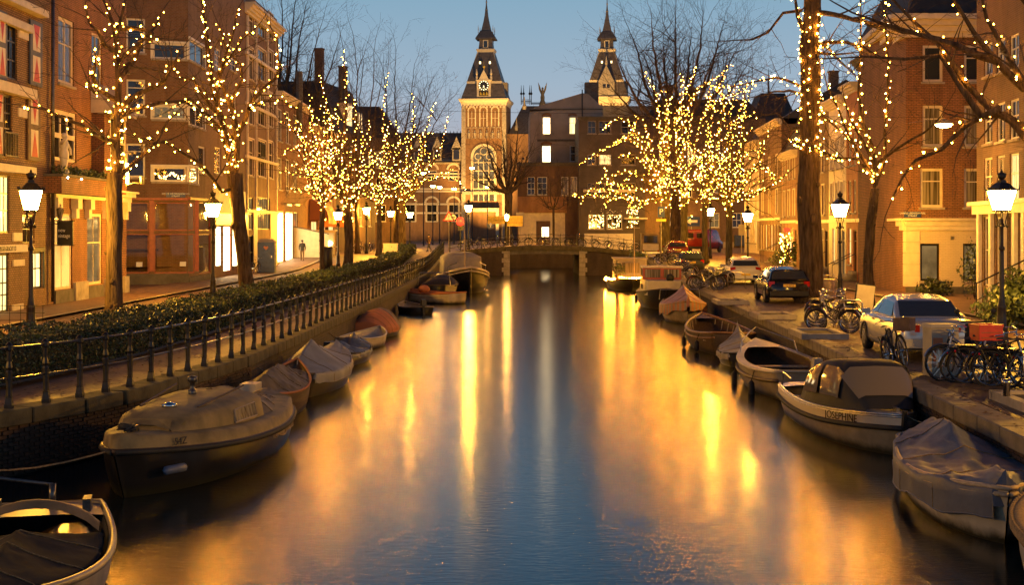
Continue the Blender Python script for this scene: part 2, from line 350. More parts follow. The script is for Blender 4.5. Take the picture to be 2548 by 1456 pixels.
m=MB(); m.box((3,154.2,-.4),(22,2,2.4)); m.box((-6.6,147,-.4),(1.3,12.2,2.4)); m.box((12.4,147,-.4),(1.3,12.2,2.4)); o=struct('far_quay_wall',m,'quay_brick_far'); 
# quay walls: backing, bricks, coping stones
def quay(name,edge,side,y0,y1,copmat,Yb0,Yb1):
    bk=MB(); ys=list(np.arange(y0,128.01,2.0)); zb=ZW-1.2
    vs=[];fs=[]
    for Y in ys:
        x=edge(Y)+side*.02; vs+= [(x,Y,zb),(x,Y,gz(Y)-.2)]
    for i in range(len(ys)-1): fs.append((2*i,2*i+1,2*i+3,2*i+2))
    far=[i for i in range(len(ys)-1) if ys[i]>=Yb1 or ys[i]<Yb0]; near=[i for i in range(len(ys)-1) if Yb0<=ys[i]<Yb1]
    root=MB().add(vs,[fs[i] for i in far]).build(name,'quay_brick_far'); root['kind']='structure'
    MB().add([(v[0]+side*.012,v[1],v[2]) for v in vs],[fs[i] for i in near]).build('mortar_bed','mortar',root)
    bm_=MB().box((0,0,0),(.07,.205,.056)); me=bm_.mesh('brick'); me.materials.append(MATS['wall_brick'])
    rest=MB(); n=0; Y=Yb0; cells=[]
    L=.22
    while Y<Yb1:
        for r in range(14):
            z=-.25-.033-r*.068
            if z<ZW+.02: break
            yy=Y+(.11 if r%2 else 0); cells.append((yy,z))
        Y+=L
    cells.sort(key=lambda c:c[0]); vis0=[c for c in cells if c[0]>=Yb0+ (0)]
    for (yy,z) in vis0:
        dx=(edge(yy+.1)-edge(yy-.1))/.2; rz=-math.atan(dx); x=edge(yy)+side*(.035-random.uniform(0,.014))
        if n<300:
            o=ob('brick',me,root,(x,yy,z+gz(yy)),rz); n+=1; o.rotation_euler=(0,0,rz+random.uniform(-.02,.02))
        else: rest.box((x,yy,z+gz(yy)),(.07,.205,.056),rz)
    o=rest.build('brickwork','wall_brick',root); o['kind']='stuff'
    # coping
    y=y0; k=0; mes={}
    while y<127.6:
        ln=random.choice((1.0,1.2,1.4)) if side>0 else 1.2
        yc=y+ln/2; dx=(edge(yc+.3)-edge(yc-.3))/.6; sl=(gz(yc+.3)-gz(yc-.3))/.6
        ln2=ln*math.sqrt(1+dx*dx)
        key=round(ln2,1)
        if key not in mes:
            bm=bmesh.new(); bmesh.ops.create_cube(bm,size=1); bmesh.ops.scale(bm,vec=(.54,key-.016,.27),verts=bm.verts); bmesh.ops.bevel(bm,geom=bm.edges,offset=.02,segments=1,affect='EDGES')
            q=bpy.data.meshes.new('coping_stone'); bm.to_mesh(q); bm.free(); q.materials.append(MATS[copmat]); mes[key]=q
        o=ob('coping_stone',mes[key],root,(edge(yc)+side*.215,yc,gz(yc)-.115+random.uniform(-.006,.006))); o.rotation_euler=(math.atan(sl),0,-math.atan(dx)+random.uniform(-.004,.004))
        y+=ln; k+=1
    return root
quay('quay_wall_left',lq,-1,12,128,'moss_stone',20.5,34.0)
quay('quay_wall_right',rq,1,8,128,'coping',19.0,40.0)
# far bridge
BY=128.0
def bz(X): return .85+.72*max(0,1-((X-2.9)/9.2)**2)
br=thing('canal_bridge','low stone and brick canal bridge with a wide flat opening','bridge',(2.9,BY,0))
def slab(x0,x1,f0,f1,y0,y1,n=12):
    m=MB(); secs=[]
    for i in range(n+1):
        x=x0+(x1-x0)*i/n; secs.append([(x,y0,f0(x)),(x,y1,f0(x)),(x,y1,f1(x)),(x,y0,f1(x))])
    return m.loft(secs,closed=True)
slab(-5.95,11.75,lambda x:bz(x)-.32,lambda x:bz(x)-.02,BY,BY+13).build('deck','road_paving',br,world=True)
for x0,x1 in ((-5.9,-.2),(6.05,11.7)):
    slab(x0,x1,lambda x:ZW-1,lambda x:bz(x)-.33,BY+.06,BY+12.9,6).build('abutment','quay_brick_far',br,world=True)
m=slab(-.2,6.05,lambda x:bz(x)-.72,lambda x:bz(x)-.325,BY+.1,BY+.4,4); m.build('girder','dark_stone',br,world=True)
for i in range(5): slab(-.2,6.05,lambda x:bz(x)-.7,lambda x:bz(x)-.325,BY+2+i*2.2,BY+2.3+i*2.2,2).build('girder','dark_stone',br,world=True)
x=-5.9
while x<11.6:
    x2=min(x+1.35,11.7); a=slab(x+.008,x2-.008,lambda q:bz(q)-.36,lambda q:bz(q)+.04,BY-.1,BY+.35,1); a.build('coping_stone','moss_stone',br,world=True); x=x2
for sx in (-.2,6.05):
    for k in range(6):
        z0=ZW-.1+k*.42; wd=.72 if k%2 else .55
        xc=sx-wd/2 if sx<0 else sx+wd/2
        MB().box((xc,BY+.16,z0+.2),(wd,.34,.405)).build('quoin_stone','stone',br,world=True)
# bridge railing
rl=thing('bridge_railing','black iron railing along the far canal bridge','railing',(2.9,BY,1.5))
px=np.linspace(-5.6,11.5,13)
for q in px: MB().lathe([(.07,0),(.07,.1),(.035,.14),(.03,.95),(.05,1.0),(.03,1.06)],8,(q,BY+.14,bz(q)+.04)).build('post','iron',rl,world=True)
for hh in (.35,.66,.98): MB().tube([(q,BY+.14,bz(q)+.04+hh) for q in np.linspace(-5.7,11.6,24)],.022,6).build('rail','iron',rl,world=True)
# left quay railing: every post and rail span
fr=thing('quay_railing','black cast iron quay railing with turned posts beside hedge path','railing',(-6.5,34,0))
posts=[(47.5,1017.8),(135.5,1002.4),(215.6,990.5),(280.7,979),(343,966),(398,949.6),(445,936.4),(488.5,923),(529,912),(564.5,900),(597.6,891.5),(627,881.4)]
pp=[]
for Y in (13.0,14.4,15.8,17.1,18.3,19.4,20.4,21.4,22.3,23.0): pp.append(Vector((lq(Y)-.2,Y,0)))
Y=23.72
while Y<127:
    pp.append(Vector((lq(Y)-.2,Y,gz(Y)))); Y+= .82 if Y<27 else (1.02 if Y<34 else 1.24 if Y<60 else 1.45)
prof=[(.135,0),(.135,.10),(.12,.13),(.095,.25),(.10,.28),(.062,.32),(.07,.5),(.078,.62),(.055,.66),(.075,.70),(.07,.73),(.052,.80),(.058,.9),(.062,.97),(.085,1.0),(.085,1.07),(.055,1.10),(.02,1.13)]
prof=[(r_*(.68 if z_<.3 else .8),z_*(.8 if z_<.3 else 1)) for r_,z_ in prof]; pm=MB(); pm.lathe(prof[:5],4,a0=math.pi/4); pm.lathe([(.052,.19)]+prof[5:],8); pme=pm.mesh('post'); pme.materials.append(MATS['iron'])
for p in pp: ob('post',pme,fr,p-fr.location).rotation_euler=(random.gauss(0,.013),random.gauss(0,.013),random.uniform(-.1,.1))
for hh,nm in ((1.03,.024),(.52,.018)):
    for i in range(0,len(pp)-1):
        if pp[i].y<19: continue
        MB().tube([pp[i]+Vector((0,0,hh)),pp[i+1]+Vector((0,0,hh))],nm,6).build('rail','rail_metal',fr,world=True)
# hedge behind the path
hg=thing('hedge','long clipped evergreen hedge along the canal path','hedge',(-9,50,0))
def hx(Y): return lq(Y)-2.62
HY=np.concatenate([np.arange(18,60,.6),np.arange(60,126,1.5)])
secs=[]
for Y in HY:
    x=hx(Y); g=gz(Y); wd=1.45+.12*math.sin(Y*.9); ht=.86+.06*math.sin(Y*1.7)+.04*math.sin(Y*4.1)
    if 36<Y<37.5: ht*=.95
    secs.append([(x-.1,Y,g),(x-.06,Y,g+ht*.6),(x-.14,Y,g+ht-.08),(x-wd*.5,Y,g+ht-.03),(x-wd+.1,Y,g+ht-.1),(x-wd+.05,Y,g)])
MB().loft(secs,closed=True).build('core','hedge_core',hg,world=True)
n=60000
u=RNG.random(n); Yl=18*np.exp(u*np.log(126/18.0)); Yl=np.sort(Yl)
xe=np.array([hx(y) for y in Yl]); g=np.array([gz(y) for y in Yl]); wd=1.45+.12*np.sin(Yl*.9); ht=.86+.06*np.sin(Yl*1.7)+.04*np.sin(Yl*4.1)
s=RNG.random(n); top=s<.55
bx=np.where(top,xe-.02-(wd)*RNG.random(n),xe-.04+.05*RNG.standard_normal(n)); bzz=np.where(top,ht+.035*RNG.standard_normal(n)+.05*np.sin(Yl*7+bx*9),ht*RNG.random(n)**.8)+g
size=np.interp(Yl,[18,40,126],[.03,.045,.085])*(.7+.6*RNG.random(n))
dirv=RNG.standard_normal((n,3)); dirv/=np.linalg.norm(dirv,axis=1)[:,None]
nrm=RNG.standard_normal((n,3)); nrm[:,2]+=.6; sidev=np.cross(dirv,nrm); sidev/=np.linalg.norm(sidev,axis=1)[:,None]
c=np.stack([bx,Yl,bzz],1); a=dirv*size[:,None]; b=sidev*(size*.45)[:,None]
V=np.stack([c-a,c+b,c+a,c-b],1).reshape(-1,3)-np.array(hg.location)
me=bpy.data.meshes.new('foliage'); me.from_pydata(V.tolist(),[],np.arange(4*n).reshape(-1,4).tolist()); me.materials.append(MATS['leaf_dark']); me.materials.append(MATS['leaf_mid']); me.materials.append(MATS['twig']); me.polygons.foreach_set('material_index',RNG.choice(3,n,p=[.6,.33,.07]).astype(np.int32)); o=ob('foliage',me,hg); o['kind']='stuff'

# fallen leaves and litter on both quays
n=2600; Yl=18+70*RNG.random(n)**1.6; side=RNG.random(n)<.62
xr=np.array([rq(y)+.15+4.2*r**1.5 for y,r in zip(Yl,RNG.random(n))]); xl=np.array([lq(y)-.35-1.9*r for y,r in zip(Yl,RNG.random(n))])
c=np.stack([np.where(side,xr,xl),Yl,np.full(n,.0)],1); c[:,2]=np.where(side,np.where(xr-np.array([rq(y) for y in Yl])<.5,.03,.012),.03)
an=RNG.random(n)*6.28; s=(.03+.03*RNG.random(n))[:,None]; d=np.stack([np.cos(an),np.sin(an),.25*RNG.random(n)],1)*s; e=np.stack([-np.sin(an),np.cos(an),.3*RNG.random(n)],1)*s*.6
V=np.stack([c-d,c+e,c+d,c-e],1).reshape(-1,3); me=bpy.data.meshes.new('fallen_leaves'); me.from_pydata(V.tolist(),[],np.arange(4*n).reshape(-1,4).tolist()); me.materials.append(MATS['cloth_brown']); o=ob('fallen_leaves',me); o['kind']='stuff'; o['label']='scattered fallen leaves and litter on the quays'
# ------------------------------------------------------------------ street lamps
def make_lamp():
    t=thing('street_lamp','lamp','street lamp',(0,0,0),0,'street lamps along the canal')
    MB().lathe([(.17,0),(.17,.22),(.14,.27),(.12,.75),(.135,.8),(.10,.86),(.085,1.0),(.07,1.1),(.06,2.3),(.055,2.5)],10).build('base','iron',t,True)
    MB().lathe([(.085,2.42),(.085,2.5),(.05,2.54),(.048,3.1),(.07,3.13),(.07,3.18),(.045,3.2),(.045,3.32)],10).build('post','iron',t,True)
    m=MB()
    for k in range(4):
        a=math.pi/4+k*math.pi/2; c_,s_=math.cos(a),math.sin(a)
        m.tube([(c_*r,s_*r,z) for r,z in ((.06,3.1),(.12,3.14),(.10,3.22),(.13,3.36),(.17,3.47),(.13,3.56),(.09,3.5))],.017,5)
        m.ball((c_*.15,s_*.15,3.1),.045,6,4)
    m.build('bracket','iron',t,True)
    zb,zt,rb,rt=3.58,4.12,.235,.40
    g=MB(); a0=math.pi/4
    g.lathe([(rb,zb),(rt,zt)],4,a0=a0); g.F=g.F[:4]; g.build('glass','lamp_glow',t)
    fr_=MB()
    for k in range(4):
        a=a0+k*math.pi/2; fr_.tube([(math.cos(a)*(rb+.012),math.sin(a)*(rb+.012),zb),(math.cos(a)*(rt+.012),math.sin(a)*(rt+.012),zt)],.016,4)
    fr_.lathe([(rb+.02,zb-.05),(rb+.03,zb-.015)],4,a0=a0)
    fr_.build('frame','iron',t)
    rf=MB(); rf.lathe([(rt+.05,zt+.005),(rt+.06,zt+.05),(rt-.02,zt+.06),(.2,zt+.22),(.12,zt+.25),(.12,zt+.31),(.05,zt+.33)],4,a0=a0)
    for k in range(16):
        a=2*math.pi*k/16; r=(rt+.06)*.8/max(abs(math.cos(a)),abs(math.sin(a)))*.9
        rf.tube([(math.cos(a)*r,math.sin(a)*r,zt+.03),(math.cos(a)*r*1.06,math.sin(a)*r*1.06,zt+.10+(.05 if k%2==0 else 0))],[.03,.005],4)
    roof=rf.build('roof','iron',t)
    cw=MB(); cw.lathe([(.06,zt+.33),(.11,zt+.37),(.13,zt+.46),(.09,zt+.52),(.035,zt+.54),(.03,zt+.58),(.01,zt+.62)],8)
    for k in range(6):
        a=k*math.pi/3; cw.ball((math.cos(a)*.11,math.sin(a)*.11,zt+.48),.035,5,3)
    cw.build('finial','iron',roof,True)
    return t
lamp0=make_lamp()
LAMPS=[(-13.8,40.8,'beside the hanging new vintage sign'),
 (-12.97,61.7,'before the red framed corner shop'),
 (-13.2,108,'in front of the striped awnings and lit kiosk'),
 (-13.1,128,'between the second and third lit trees beyond the kiosk'),
 (-12.8,150,'behind the pale utility cabinet at the hedge'),
 (-11.85,165,'at the far end of the hedge before the museum wing'),
 (-4.1,134,'on the bridge end beside the red traffic light'),
 (14.05,40.8,'before the white shopfront'),
 (14.53,63,'between the thick lit trunk and the slim lit tree'),
 (16.25,98,'behind the white hatchback'),
 (16.45,118,'behind the dark wagon, next to a slim trunk'),
 (18.1,150,'just right of the moss covered trunk by the bridge'),
 (17.7,166,'just left of the thick moss covered trunk by the bridge'),
 (-18.2,15.5,'outside the view on the near left street'),(14.2,17.0,'outside the view on the near right street')]
for i,(x,y,d) in enumerate(LAMPS):
    z=gz(y) if not (-5.9<x<11) else bz(x)
    lb='lit black lantern street lamp '+d
    o=lamp0 if i==0 else dup(lamp0,(0,0,0))
    o.location=(x,y,z); o.rotation_euler=(0,0,R(random.uniform(8,30))); o['label']=lb
# lamp hung over the right quay, small far orange lamps
hl=thing('hanging_lamp','lit hanging street lamp on a wire before the corner house','street lamp',(16.7,55,7.1))
MB().lathe([(.02,.22),(.1,.18),(.36,.05),(.37,0),(.34,-.01)],14).build('shade','box_grey',hl,True)
MB().lathe([(.33,-.012),(.25,-.1),(.1,-.14),(.01,-.15)],14).build('bulb','small_lamp_glow',hl,True)
MB().tube([(-34.5,2,1.2),(-18,1,.55),(0,0,.24),(1.8,11.5,.9)],.006,4).build('wire','iron',hl)
for i,(x,y,Y,nm) in enumerate([(1077,463,205,'row of three before the museum wing, first from its trees'),(1094,466,210,'middle one of three before the museum wing'),(1130,470,212,'row of three before the museum wing, closest to the tower'),(1175,418,200,'high before the arched museum window'),(1213,465,215,'beside the bare tree, below the arched museum window'),(1054,431,190,'half hidden in the lit tree at the museum wing')]):
    p=P(x,y,Y); t=thing('road_lamp','small orange road lamp '+nm,'street lamp',(p.x,p.y,gz(Y)),0,'orange road lamps by the museum')
    hh=p.z-gz(Y); MB().lathe([(.12,0),(.08,1),(.05,hh-.1)],8).build('post','iron',t); MB().ball((0,0,hh),.34,8,6,(1,1,.55)).build('bulb','small_lamp_glow',t,True); MB().lathe([(.34,hh+.1),(.2,hh+.22),(.05,hh+.25)],8).build('cap','iron',t)
for x,y,Y,zb_,nm in ((1261,541,140,.85,'by the yellow direction signs on the bridge'),(1652,550,160,.85,'under the parking sign by the bridge'),(1722,545,165,.85,'above the blue arrow sign')):
    p=P(x,y,Y); t=thing('path_lamp','small orange lit lamp '+nm,'street lamp',(p.x,p.y,zb_)); hh=p.z-zb_
    MB().lathe([(.1,0),(.05,.8),(.04,hh-.3)],8).build('post','iron',t); MB().lathe([(.1,hh-.3),(.2,hh+.05),(.19,hh+.2),(.05,hh+.3)],8).build('glass','small_lamp_glow',t,True); MB().lathe([(.24,hh+.3),(.02,hh+.5)],8).build('cap','iron',t)
# ------------------------------------------------------------------ buildings
class Fac:
    """One house: an Empty at the foot of the facade, a wall with real openings, windows with frames and panes."""
    def __init__(s,name,label,P0,P1,z1,mat,depth=9,z0=None,root=None,cat='building',wallname='wall',group=None):
        s.P0=Vector((P0[0],P0[1],0)); s.P1=Vector((P1[0],P1[1],0)); s.z0=gz(P0[1])-.05 if z0 is None else z0; s.z1=z1; s.mat=mat; s.depth=depth; s.wn=wallname
        s.t=(s.P1-s.P0); s.W=s.t.length; s.t.normalize(); n=Vector((s.t.y,-s.t.x,0))
        if n.dot(-s.P0)<0: n=-n
        s.n=n; s.root=root or thing(name,label,cat,(P0[0],P0[1],s.z0),0,group); s.wins=[]
    def pt(s,u,z,w=0): return s.P0+s.t*u+s.n*w+Vector((0,0,z))
    def uz(s,x,y):
        d=Vector(((x-CX)/F,1,-(y-YH)/F)); k=s.P0.dot(s.n)/d.dot(s.n); q=d*k
        return (q-s.P0).dot(s.t), H+q.z
    def rect(s,x0,x1,y0,y1):
        xm,ym=(x0+x1)/2,(y0+y1)/2; a=s.uz(x0,ym)[0]; b=s.uz(x1,ym)[0]; c=s.uz(xm,y0)[1]; d=s.uz(xm,y1)[1]
        return min(a,b),max(a,b),min(c,d),max(c,d)
    def bx(s,m,u0,u1,z0,z1,w0,w1):
        vs=[s.pt(u,z,w) for w in(w0,w1) for z in(z0,z1) for u in(u0,u1)]
        return m.add(vs,[(0,1,3,2),(4,6,7,5),(0,4,5,1),(2,3,7,6),(0,2,6,4),(1,5,7,3)])
    def part(s,name,mat,*boxes,parent=None):
        m=MB()
        for b in boxes: s.bx(m,*b)
        if parent is not None:
            me=m.mesh(name,False,s.root.location); me.materials.append(MT(mat)); return ob(name,me,parent)
        return m.build(name,mat,s.root,world=True)
    def win(s,u0,u1,z0,z1,nx=1,nz=2,pane='pane_dark',frame='white_paint',sill=True,fw=.07,rec=.12,bar=.035,name='window',split=None,arch=0,surround=None,sillmat='stone'):
        if u1-u0<.2 or z1-z0<.2: return
        s.wins.append((u0,u1,z0,z1,rec))
        m=MB(); a,b=-rec,-rec+.06
        s.bx(m,u0,u0+fw,z0,z1,a,b); s.bx(m,u1-fw,u1,z0,z1,a,b); s.bx(m,u0+fw,u1-fw,z0,z0+fw,a,b); s.bx(m,u0+fw,u1-fw,z1-fw,z1,a,b)
        iu0,iu1,iz0,iz1=u0+fw,u1-fw,z0+fw,z1-fw
        for k in range(1,nx):
            u=iu0+(iu1-iu0)*k/nx; s.bx(m,u-bar/2,u+bar/2,iz0,iz1,a+.008,b-.008)
        sp=split or [k/nz for k in range(1,nz)]
        for q in sp:
            z=iz0+(iz1-iz0)*q; s.bx(m,iu0,iu1,z-bar*.7,z+bar*.7,a+.004,b-.004)
        if surround:
            sw,mt_=surround; s.bx(m,u0-sw,u0-.001,z0,z1+sw,.0015,.05); s.bx(m,u1+.001,u1+sw,z0,z1+sw,.0015,.05); s.bx(m,u0,u1,z1+.001,z1+sw,.0015,.05)
        f=m.build(name,frame,s.root,world=True)
        pm=MB(); pm.quad(s.pt(iu0,iz0,a+.02),s.pt(iu1,iz0,a+.02),s.pt(iu1,iz1,a+.02),s.pt(iu0,iz1,a+.02)); me=pm.mesh('pane',False,s.root.location); me.materials.append(MT(pane)); ob('pane',me,f)
        if sill: s.part('sill',sillmat,(u0-.08,u1+.08,z0-.1,z0-.002,-rec,.09),parent=f)
        if arch: # shallow relieving arch of gauged brick
            am=MB(); n=9; uc=(u0+u1)/2; hw=(u1-u0)/2+.06
            for k in range(n):
                f0=-1+2*k/n+.02; f1=-1+2*(k+1)/n-.02
                q=lambda f,z:s.pt(uc+f*hw*(1+z*.12),z1+.02+arch*(1-f*f)+z*.28,0)
                vs=[q(f0,0),q(f1,0),q(f1,1),q(f0,1)]; am.add(vs+[v+s.n*.02 for v in vs],[(4,5,6,7),(0,1,5,4),(2,3,7,6),(1,2,6,5),(3,0,4,7)])
            me=am.mesh('arch',False,s.root.location); me.materials.append(MATS['brick_warm']); ob('arch',me,f)
        return f
    def pw(s,x0,x1,y0,y1,**k): return s.win(*s.rect(x0,x1,y0,y1),**k)
    def grid(s,cols,rows,w,h,z0,dz,margin=.5,**k):
        for r in range(rows):
            for c in range(cols):
                uc=margin+(s.W-2*margin)*(c+.5)/cols; p=k.get('panes'); kk={q:v for q,v in k.items() if q!='panes'}
                if p: kk['pane']=p[(r*7+c*3+int(s.P0.y))%len(p)]
                hh=h if not hasattr(h,'__len__') else h[r]
                s.win(uc-w/2,uc+w/2,z0+r*dz,z0+r*dz+hh,**kk)
    def wall(s,roof=None,side=True):
        us=sorted({0,s.W,*[q for w_ in s.wins for q in(w_[0],w_[1])]}); zs=sorted({s.z0,s.z1,*[q for w_ in s.wins for q in(w_[2],w_[3])]})
        us=[u for u in us if 0<=u<=s.W]; m=MB()
        for i in range(len(us)-1):
            for j in range(len(zs)-1):
                uc,zc=(us[i]+us[i+1])/2,(zs[j]+zs[j+1])/2
                if any(w_[0]<uc<w_[1] and w_[2]<zc<w_[3] for w_ in s.wins): continue
                m.quad(s.pt(us[i],zs[j]),s.pt(us[i+1],zs[j]),s.pt(us[i+1],zs[j+1]),s.pt(us[i],zs[j+1]))
        for u0,u1,z0,z1,r in s.wins:
            u0,u1=max(0,u0),min(s.W,u1)
            for a,b in (((u0,z0),(u0,z1)),((u1,z0),(u1,z1)),((u0,z0),(u1,z0)),((u0,z1),(u1,z1))):
                m.quad(s.pt(*a),s.pt(*b),s.pt(*b,-r),s.pt(*a,-r))
        D=-s.depth; W=s.W; c=[s.pt(0,s.z0),s.pt(W,s.z0),s.pt(W,s.z0,D),s.pt(0,s.z0,D),s.pt(0,s.z1),s.pt(W,s.z1),s.pt(W,s.z1,D),s.pt(0,s.z1,D)]
        m.add(c,[(1,2,6,5),(2,3,7,6),(3,0,4,7),(4,5,6,7)])
        m.build(s.wn,s.mat,s.root,world=True)
        return s
    def cornice(s,z,h=.5,out=.4,mat='white_paint',name='cornice',u0=-.1,u1=None):
        u1=s.W+.1 if u1 is None else u1; n=4
        return s.part(name,mat,*[(u0,u1,z+h*k/n+.001*k,z+h*(k+1)/n,-.06+.002*k,out*(k+1)/n) for k in range(n)])
    def gable(s,z,h,mat,name='roof',out=.2):   # ridge parallel to the facade
        m=MB(); D=s.depth; pr=[(out,z),(-D/2,z+h),(-D-.1,z)]
        m.add([s.pt(-.02,b,a) for a,b in pr]+[s.pt(s.W+.02,b,a) for a,b in pr],[(0,1,4,3),(1,2,5,4),(0,2,1),(3,4,5)])
        return m.build(name,mat,s.root,world=True)
    def mansard(s,z,h,ins,mat,name='roof',out=.1):
        m=MB(); D=s.depth
        a=[s.pt(-.05,z,out),s.pt(s.W+.05,z,out),s.pt(s.W+.05,z,-D),s.pt(-.05,z,-D)]; b=[s.pt(ins,z+h,-ins),s.pt(s.W-ins,z+h,-ins),s.pt(s.W-ins,z+h,-D+ins),s.pt(ins,z+h,-D+ins)]
        m.add(a+b,[(0,1,5,4),(1,2,6,5),(2,3,7,6),(3,0,4,7),(4,5,6,7)]); return m.build(name,mat,s.root,world=True)
    def chimney(s,u,w,z,h,wd=.8):
        return s.part('chimney','brick_dark',(u,u+wd,z,z+h,w-wd,w),(u-.06,u+wd+.06,z+h,z+h+.12,w-wd-.06,w+.06))
def facing(n): # matrix turning text (x right, y up, z out) onto a plane with outward normal n
    z=Vector(n).normalized(); x=Vector((0,0,1)).cross(z); m=Matrix((x,Vector((0,0,1)),z)).transposed(); return m.to_4x4()
def lettering(f,body,x,y,size,mat,w=.03,parent=None,sx=1.0):
    u,z=f.uz(x,y); p=f.pt(u,z,w)-f.root.location
    return text('lettering',body,size,mat,parent or f.root,Matrix.Translation(p)@facing(f.n),sx=sx)
# ---- A: house with hourglass shutters
A=Fac('shuttered_house','tall brick house with red hourglass shutters at the edge of the photo',(-18,36),(-18,55.4),17.5,'brick_tan')
dk=dict(frame='black_paint',sill=False)
A.pw(14,43,42,196,nx=2,split=[.3,.62],pane='pane_dark',**dk); A.pw(6,31,235,388,nx=2,split=[.45,.72],pane='pane_dark',**dk)
A.pw(-6,25,436,580,nx=3,split=[.38,.7],pane='pane_lit_yellow',**dk); A.pw(79,106,627,718,nx=2,split=[.55],pane='pane_lit_yellow',frame='black_paint',surround=(.16,'x'),sill=False)
A.pw(-10,23,632,778,nx=3,split=[.28,.5,.76],pane='pane_lit_yellow',frame='black_paint',sill=False,name='door')
A.pw(56,86,534,606,nx=2,pane='pane_dark',frame='black_paint',sill=False)
for (x0,x1,y0,y1) in ((-40,-12,600,770),(-60,-30,430,570),(-70,-40,230,380),(-80,-45,30,190)): A.pw(x0,x1,y0,y1,nx=2,nz=3,pane='pane_dark',**dk)
A.wall()
for y0,y1,x1,w in ((24,44,70,.22),(196,222,74,.3),(405,424,68,.35),(-22,-4,96,.4)):
    a=A.rect(-120,x1,y0,y1); A.part('ledge','cream_paint',(max(0,a[0]),a[1],a[2],a[3],-.01,w))
for (x0,x1,y0,y1) in ((30,52,579,600),(31,58,646,662),(29,55,757,780),(44,68,78,96),(44,66,270,292)):
    a=A.rect(x0,x1,y0,y1); A.part('corner_stone','cream_paint',(*a,-.01,.06))
def shutter(x0,x1,y0,y1,col):
    u0,u1,z0,z1=A.rect(x0,x1,y0,y1); f=A.part('shutter',col,(u0,u1,z0,z1,.03,.09)); um=(u0+u1)/2; du=(u1-u0)
    for k,(a,b) in enumerate(((.06,.46),(.54,.94))):
        za,zb=z0+(z1-z0)*a,z0+(z1-z0)*b
        A.part('panel','ivory',(u0+du*.2,u1-du*.2,za,zb,.088,.098),parent=f)
        m=MB(); q=(za,zb) if k==0 else (zb,za); m.add([A.pt(u0+du*.24,q[0],.102),A.pt(u1-du*.24,q[0],.102),A.pt(um,q[1],.102)],[(0,1,2)])
        me=m.mesh('triangle',False,A.root.location); me.materials.append(MATS['red_plastic']); ob('triangle',me,f)
shutter(70,100,53,213,'blue_paint'); shutter(65,95,232,400,'crate_brown'); shutter(-14,12,25,196,'blue_paint'); shutter(-16,4,225,392,'crate_brown')
u0,u1,z0,z1=A.rect(3,36,332,390); A.part('balcony_grille','iron',*[(u0+(u1-u0)*k/8,u0+(u1-u0)*k/8+.03,z0,z1,.1,.13) for k in range(9)],(u0,u1,z1,z1+.05,.08,.15),(u0,u1,z0,z0+.05,.08,.15))
u0,u1,z0,z1=A.rect(-60,60,610,629); A.part('name_board','ivory',(u0,u1,z0,z1,.0,.14)); lettering(A,'SPIEGELGRACHT 13',8,619.5,.24,'sign_black',.15,sx=.85)
m=MB(); yy=55.3; m.tube([(-17.85,yy,16.5),(-17.85,yy,.2)],.07,8); dp=m.build('drainpipe','rail_metal',A.root,True,world=True)
# ---- B: brick house with shop, oriel and balcony
B=Fac('antique_shop_house','brick house with cream shopfront, flower balcony and small bay window',(-18,55.42),(-18,66.4),18.5,'brick_warm')
B.pw(145,184,46,210,nx=2,split=[.62],pane='pane_curtain',frame='cream_paint',fw=.14); B.pw(228,254,84,218,nx=2,split=[.62],pane='pane_blue',frame='cream_paint',fw=.12)
B.pw(134,190,276,402,nx=3,split=[.5],pane='pane_dark',frame='cream_paint',fw=.16,bar=.14,sill=False)
B.pw(134,180,532,720,nx=2,split=[.62],pane='pane_orange',frame='cream_paint',fw=.1,sill=False); B.pw(217,254,532,708,nx=2,split=[.6],pane='pane_dim',frame='cream_paint',fw=.12,sill=False)
B.pw(272,303,540,700,nx=2,split=[.6],pane='pane_dim',frame='cream_paint',fw=.12,sill=False)
B.wall()
u,z=B.uz(216,490); B.part('cornice','cream_paint',(0,B.W,z-.12,z+.1,0,.25),(0,B.W,z+.1,z+.28,0,.45),(0,B.W,z+.28,z+.36,0,.6))
for x in (132,182,214,258,306):
    u0=B.uz(x,540)[0]; z0=z-.12; B.part('capital','cream_paint',(u0-.28,u0+.28,z0-.42,z0-.001,0,.3),(u0-.2,u0+.2,z0-.8,z0-.42,0,.2))
for x0,x1 in ((182,214),(258,270),(305,316)):
    a=B.rect(x0,x1,690,750); B.part('pier_base','stone',(a[0],a[1],0,.85,0,.12))
a=B.rect(134,180,722,750); B.part('stall_riser','dark_stone',(a[0],a[1],0.02,a[3],0,.08))
a=B.rect(217,254,710,745); B.part('stall_riser','dark_stone',(a[0],a[1],0.02,a[3],0,.08))
# balcony with flowers and lit statue
a=B.rect(108,246,446,486); B.part('balcony','brick_warm',(a[0],a[1],a[2],a[3],.0,.7)); B.part('balcony_rim','dark_stone',(a[0]-.05,a[1]+.05,a[3],a[3]+.1,.0,.78))
def leaves(n,fn,size,mat,parent,name='foliage',seed=1):
    rg=np.random.default_rng(seed); c=np.array([fn(rg) for _ in range(n)]); d=rg.standard_normal((n,3)); d/=np.linalg.norm(d,axis=1)[:,None]; e=np.cross(d,rg.standard_normal((n,3))); e/=np.linalg.norm(e,axis=1)[:,None]
    sz=size*(.6+.8*rg.random(n))[:,None]; V=np.stack([c-d*sz,c+e*sz*.5,c+d*sz,c-e*sz*.5],1).reshape(-1,3)-np.array(parent.matrix_world.translation if False else parent.location)
    me=bpy.data.meshes.new(name); me.from_pydata(V.tolist(),[],np.arange(4*n).reshape(-1,4).tolist()); me.materials.append(MT(mat)); o=ob(name,me,parent); o['kind']='stuff'; return o
za=a[3]+.1
fb=thing('balcony_flowers','row of green plants on the shop balcony','plants',tuple(B.pt(a[0],za,.4)))
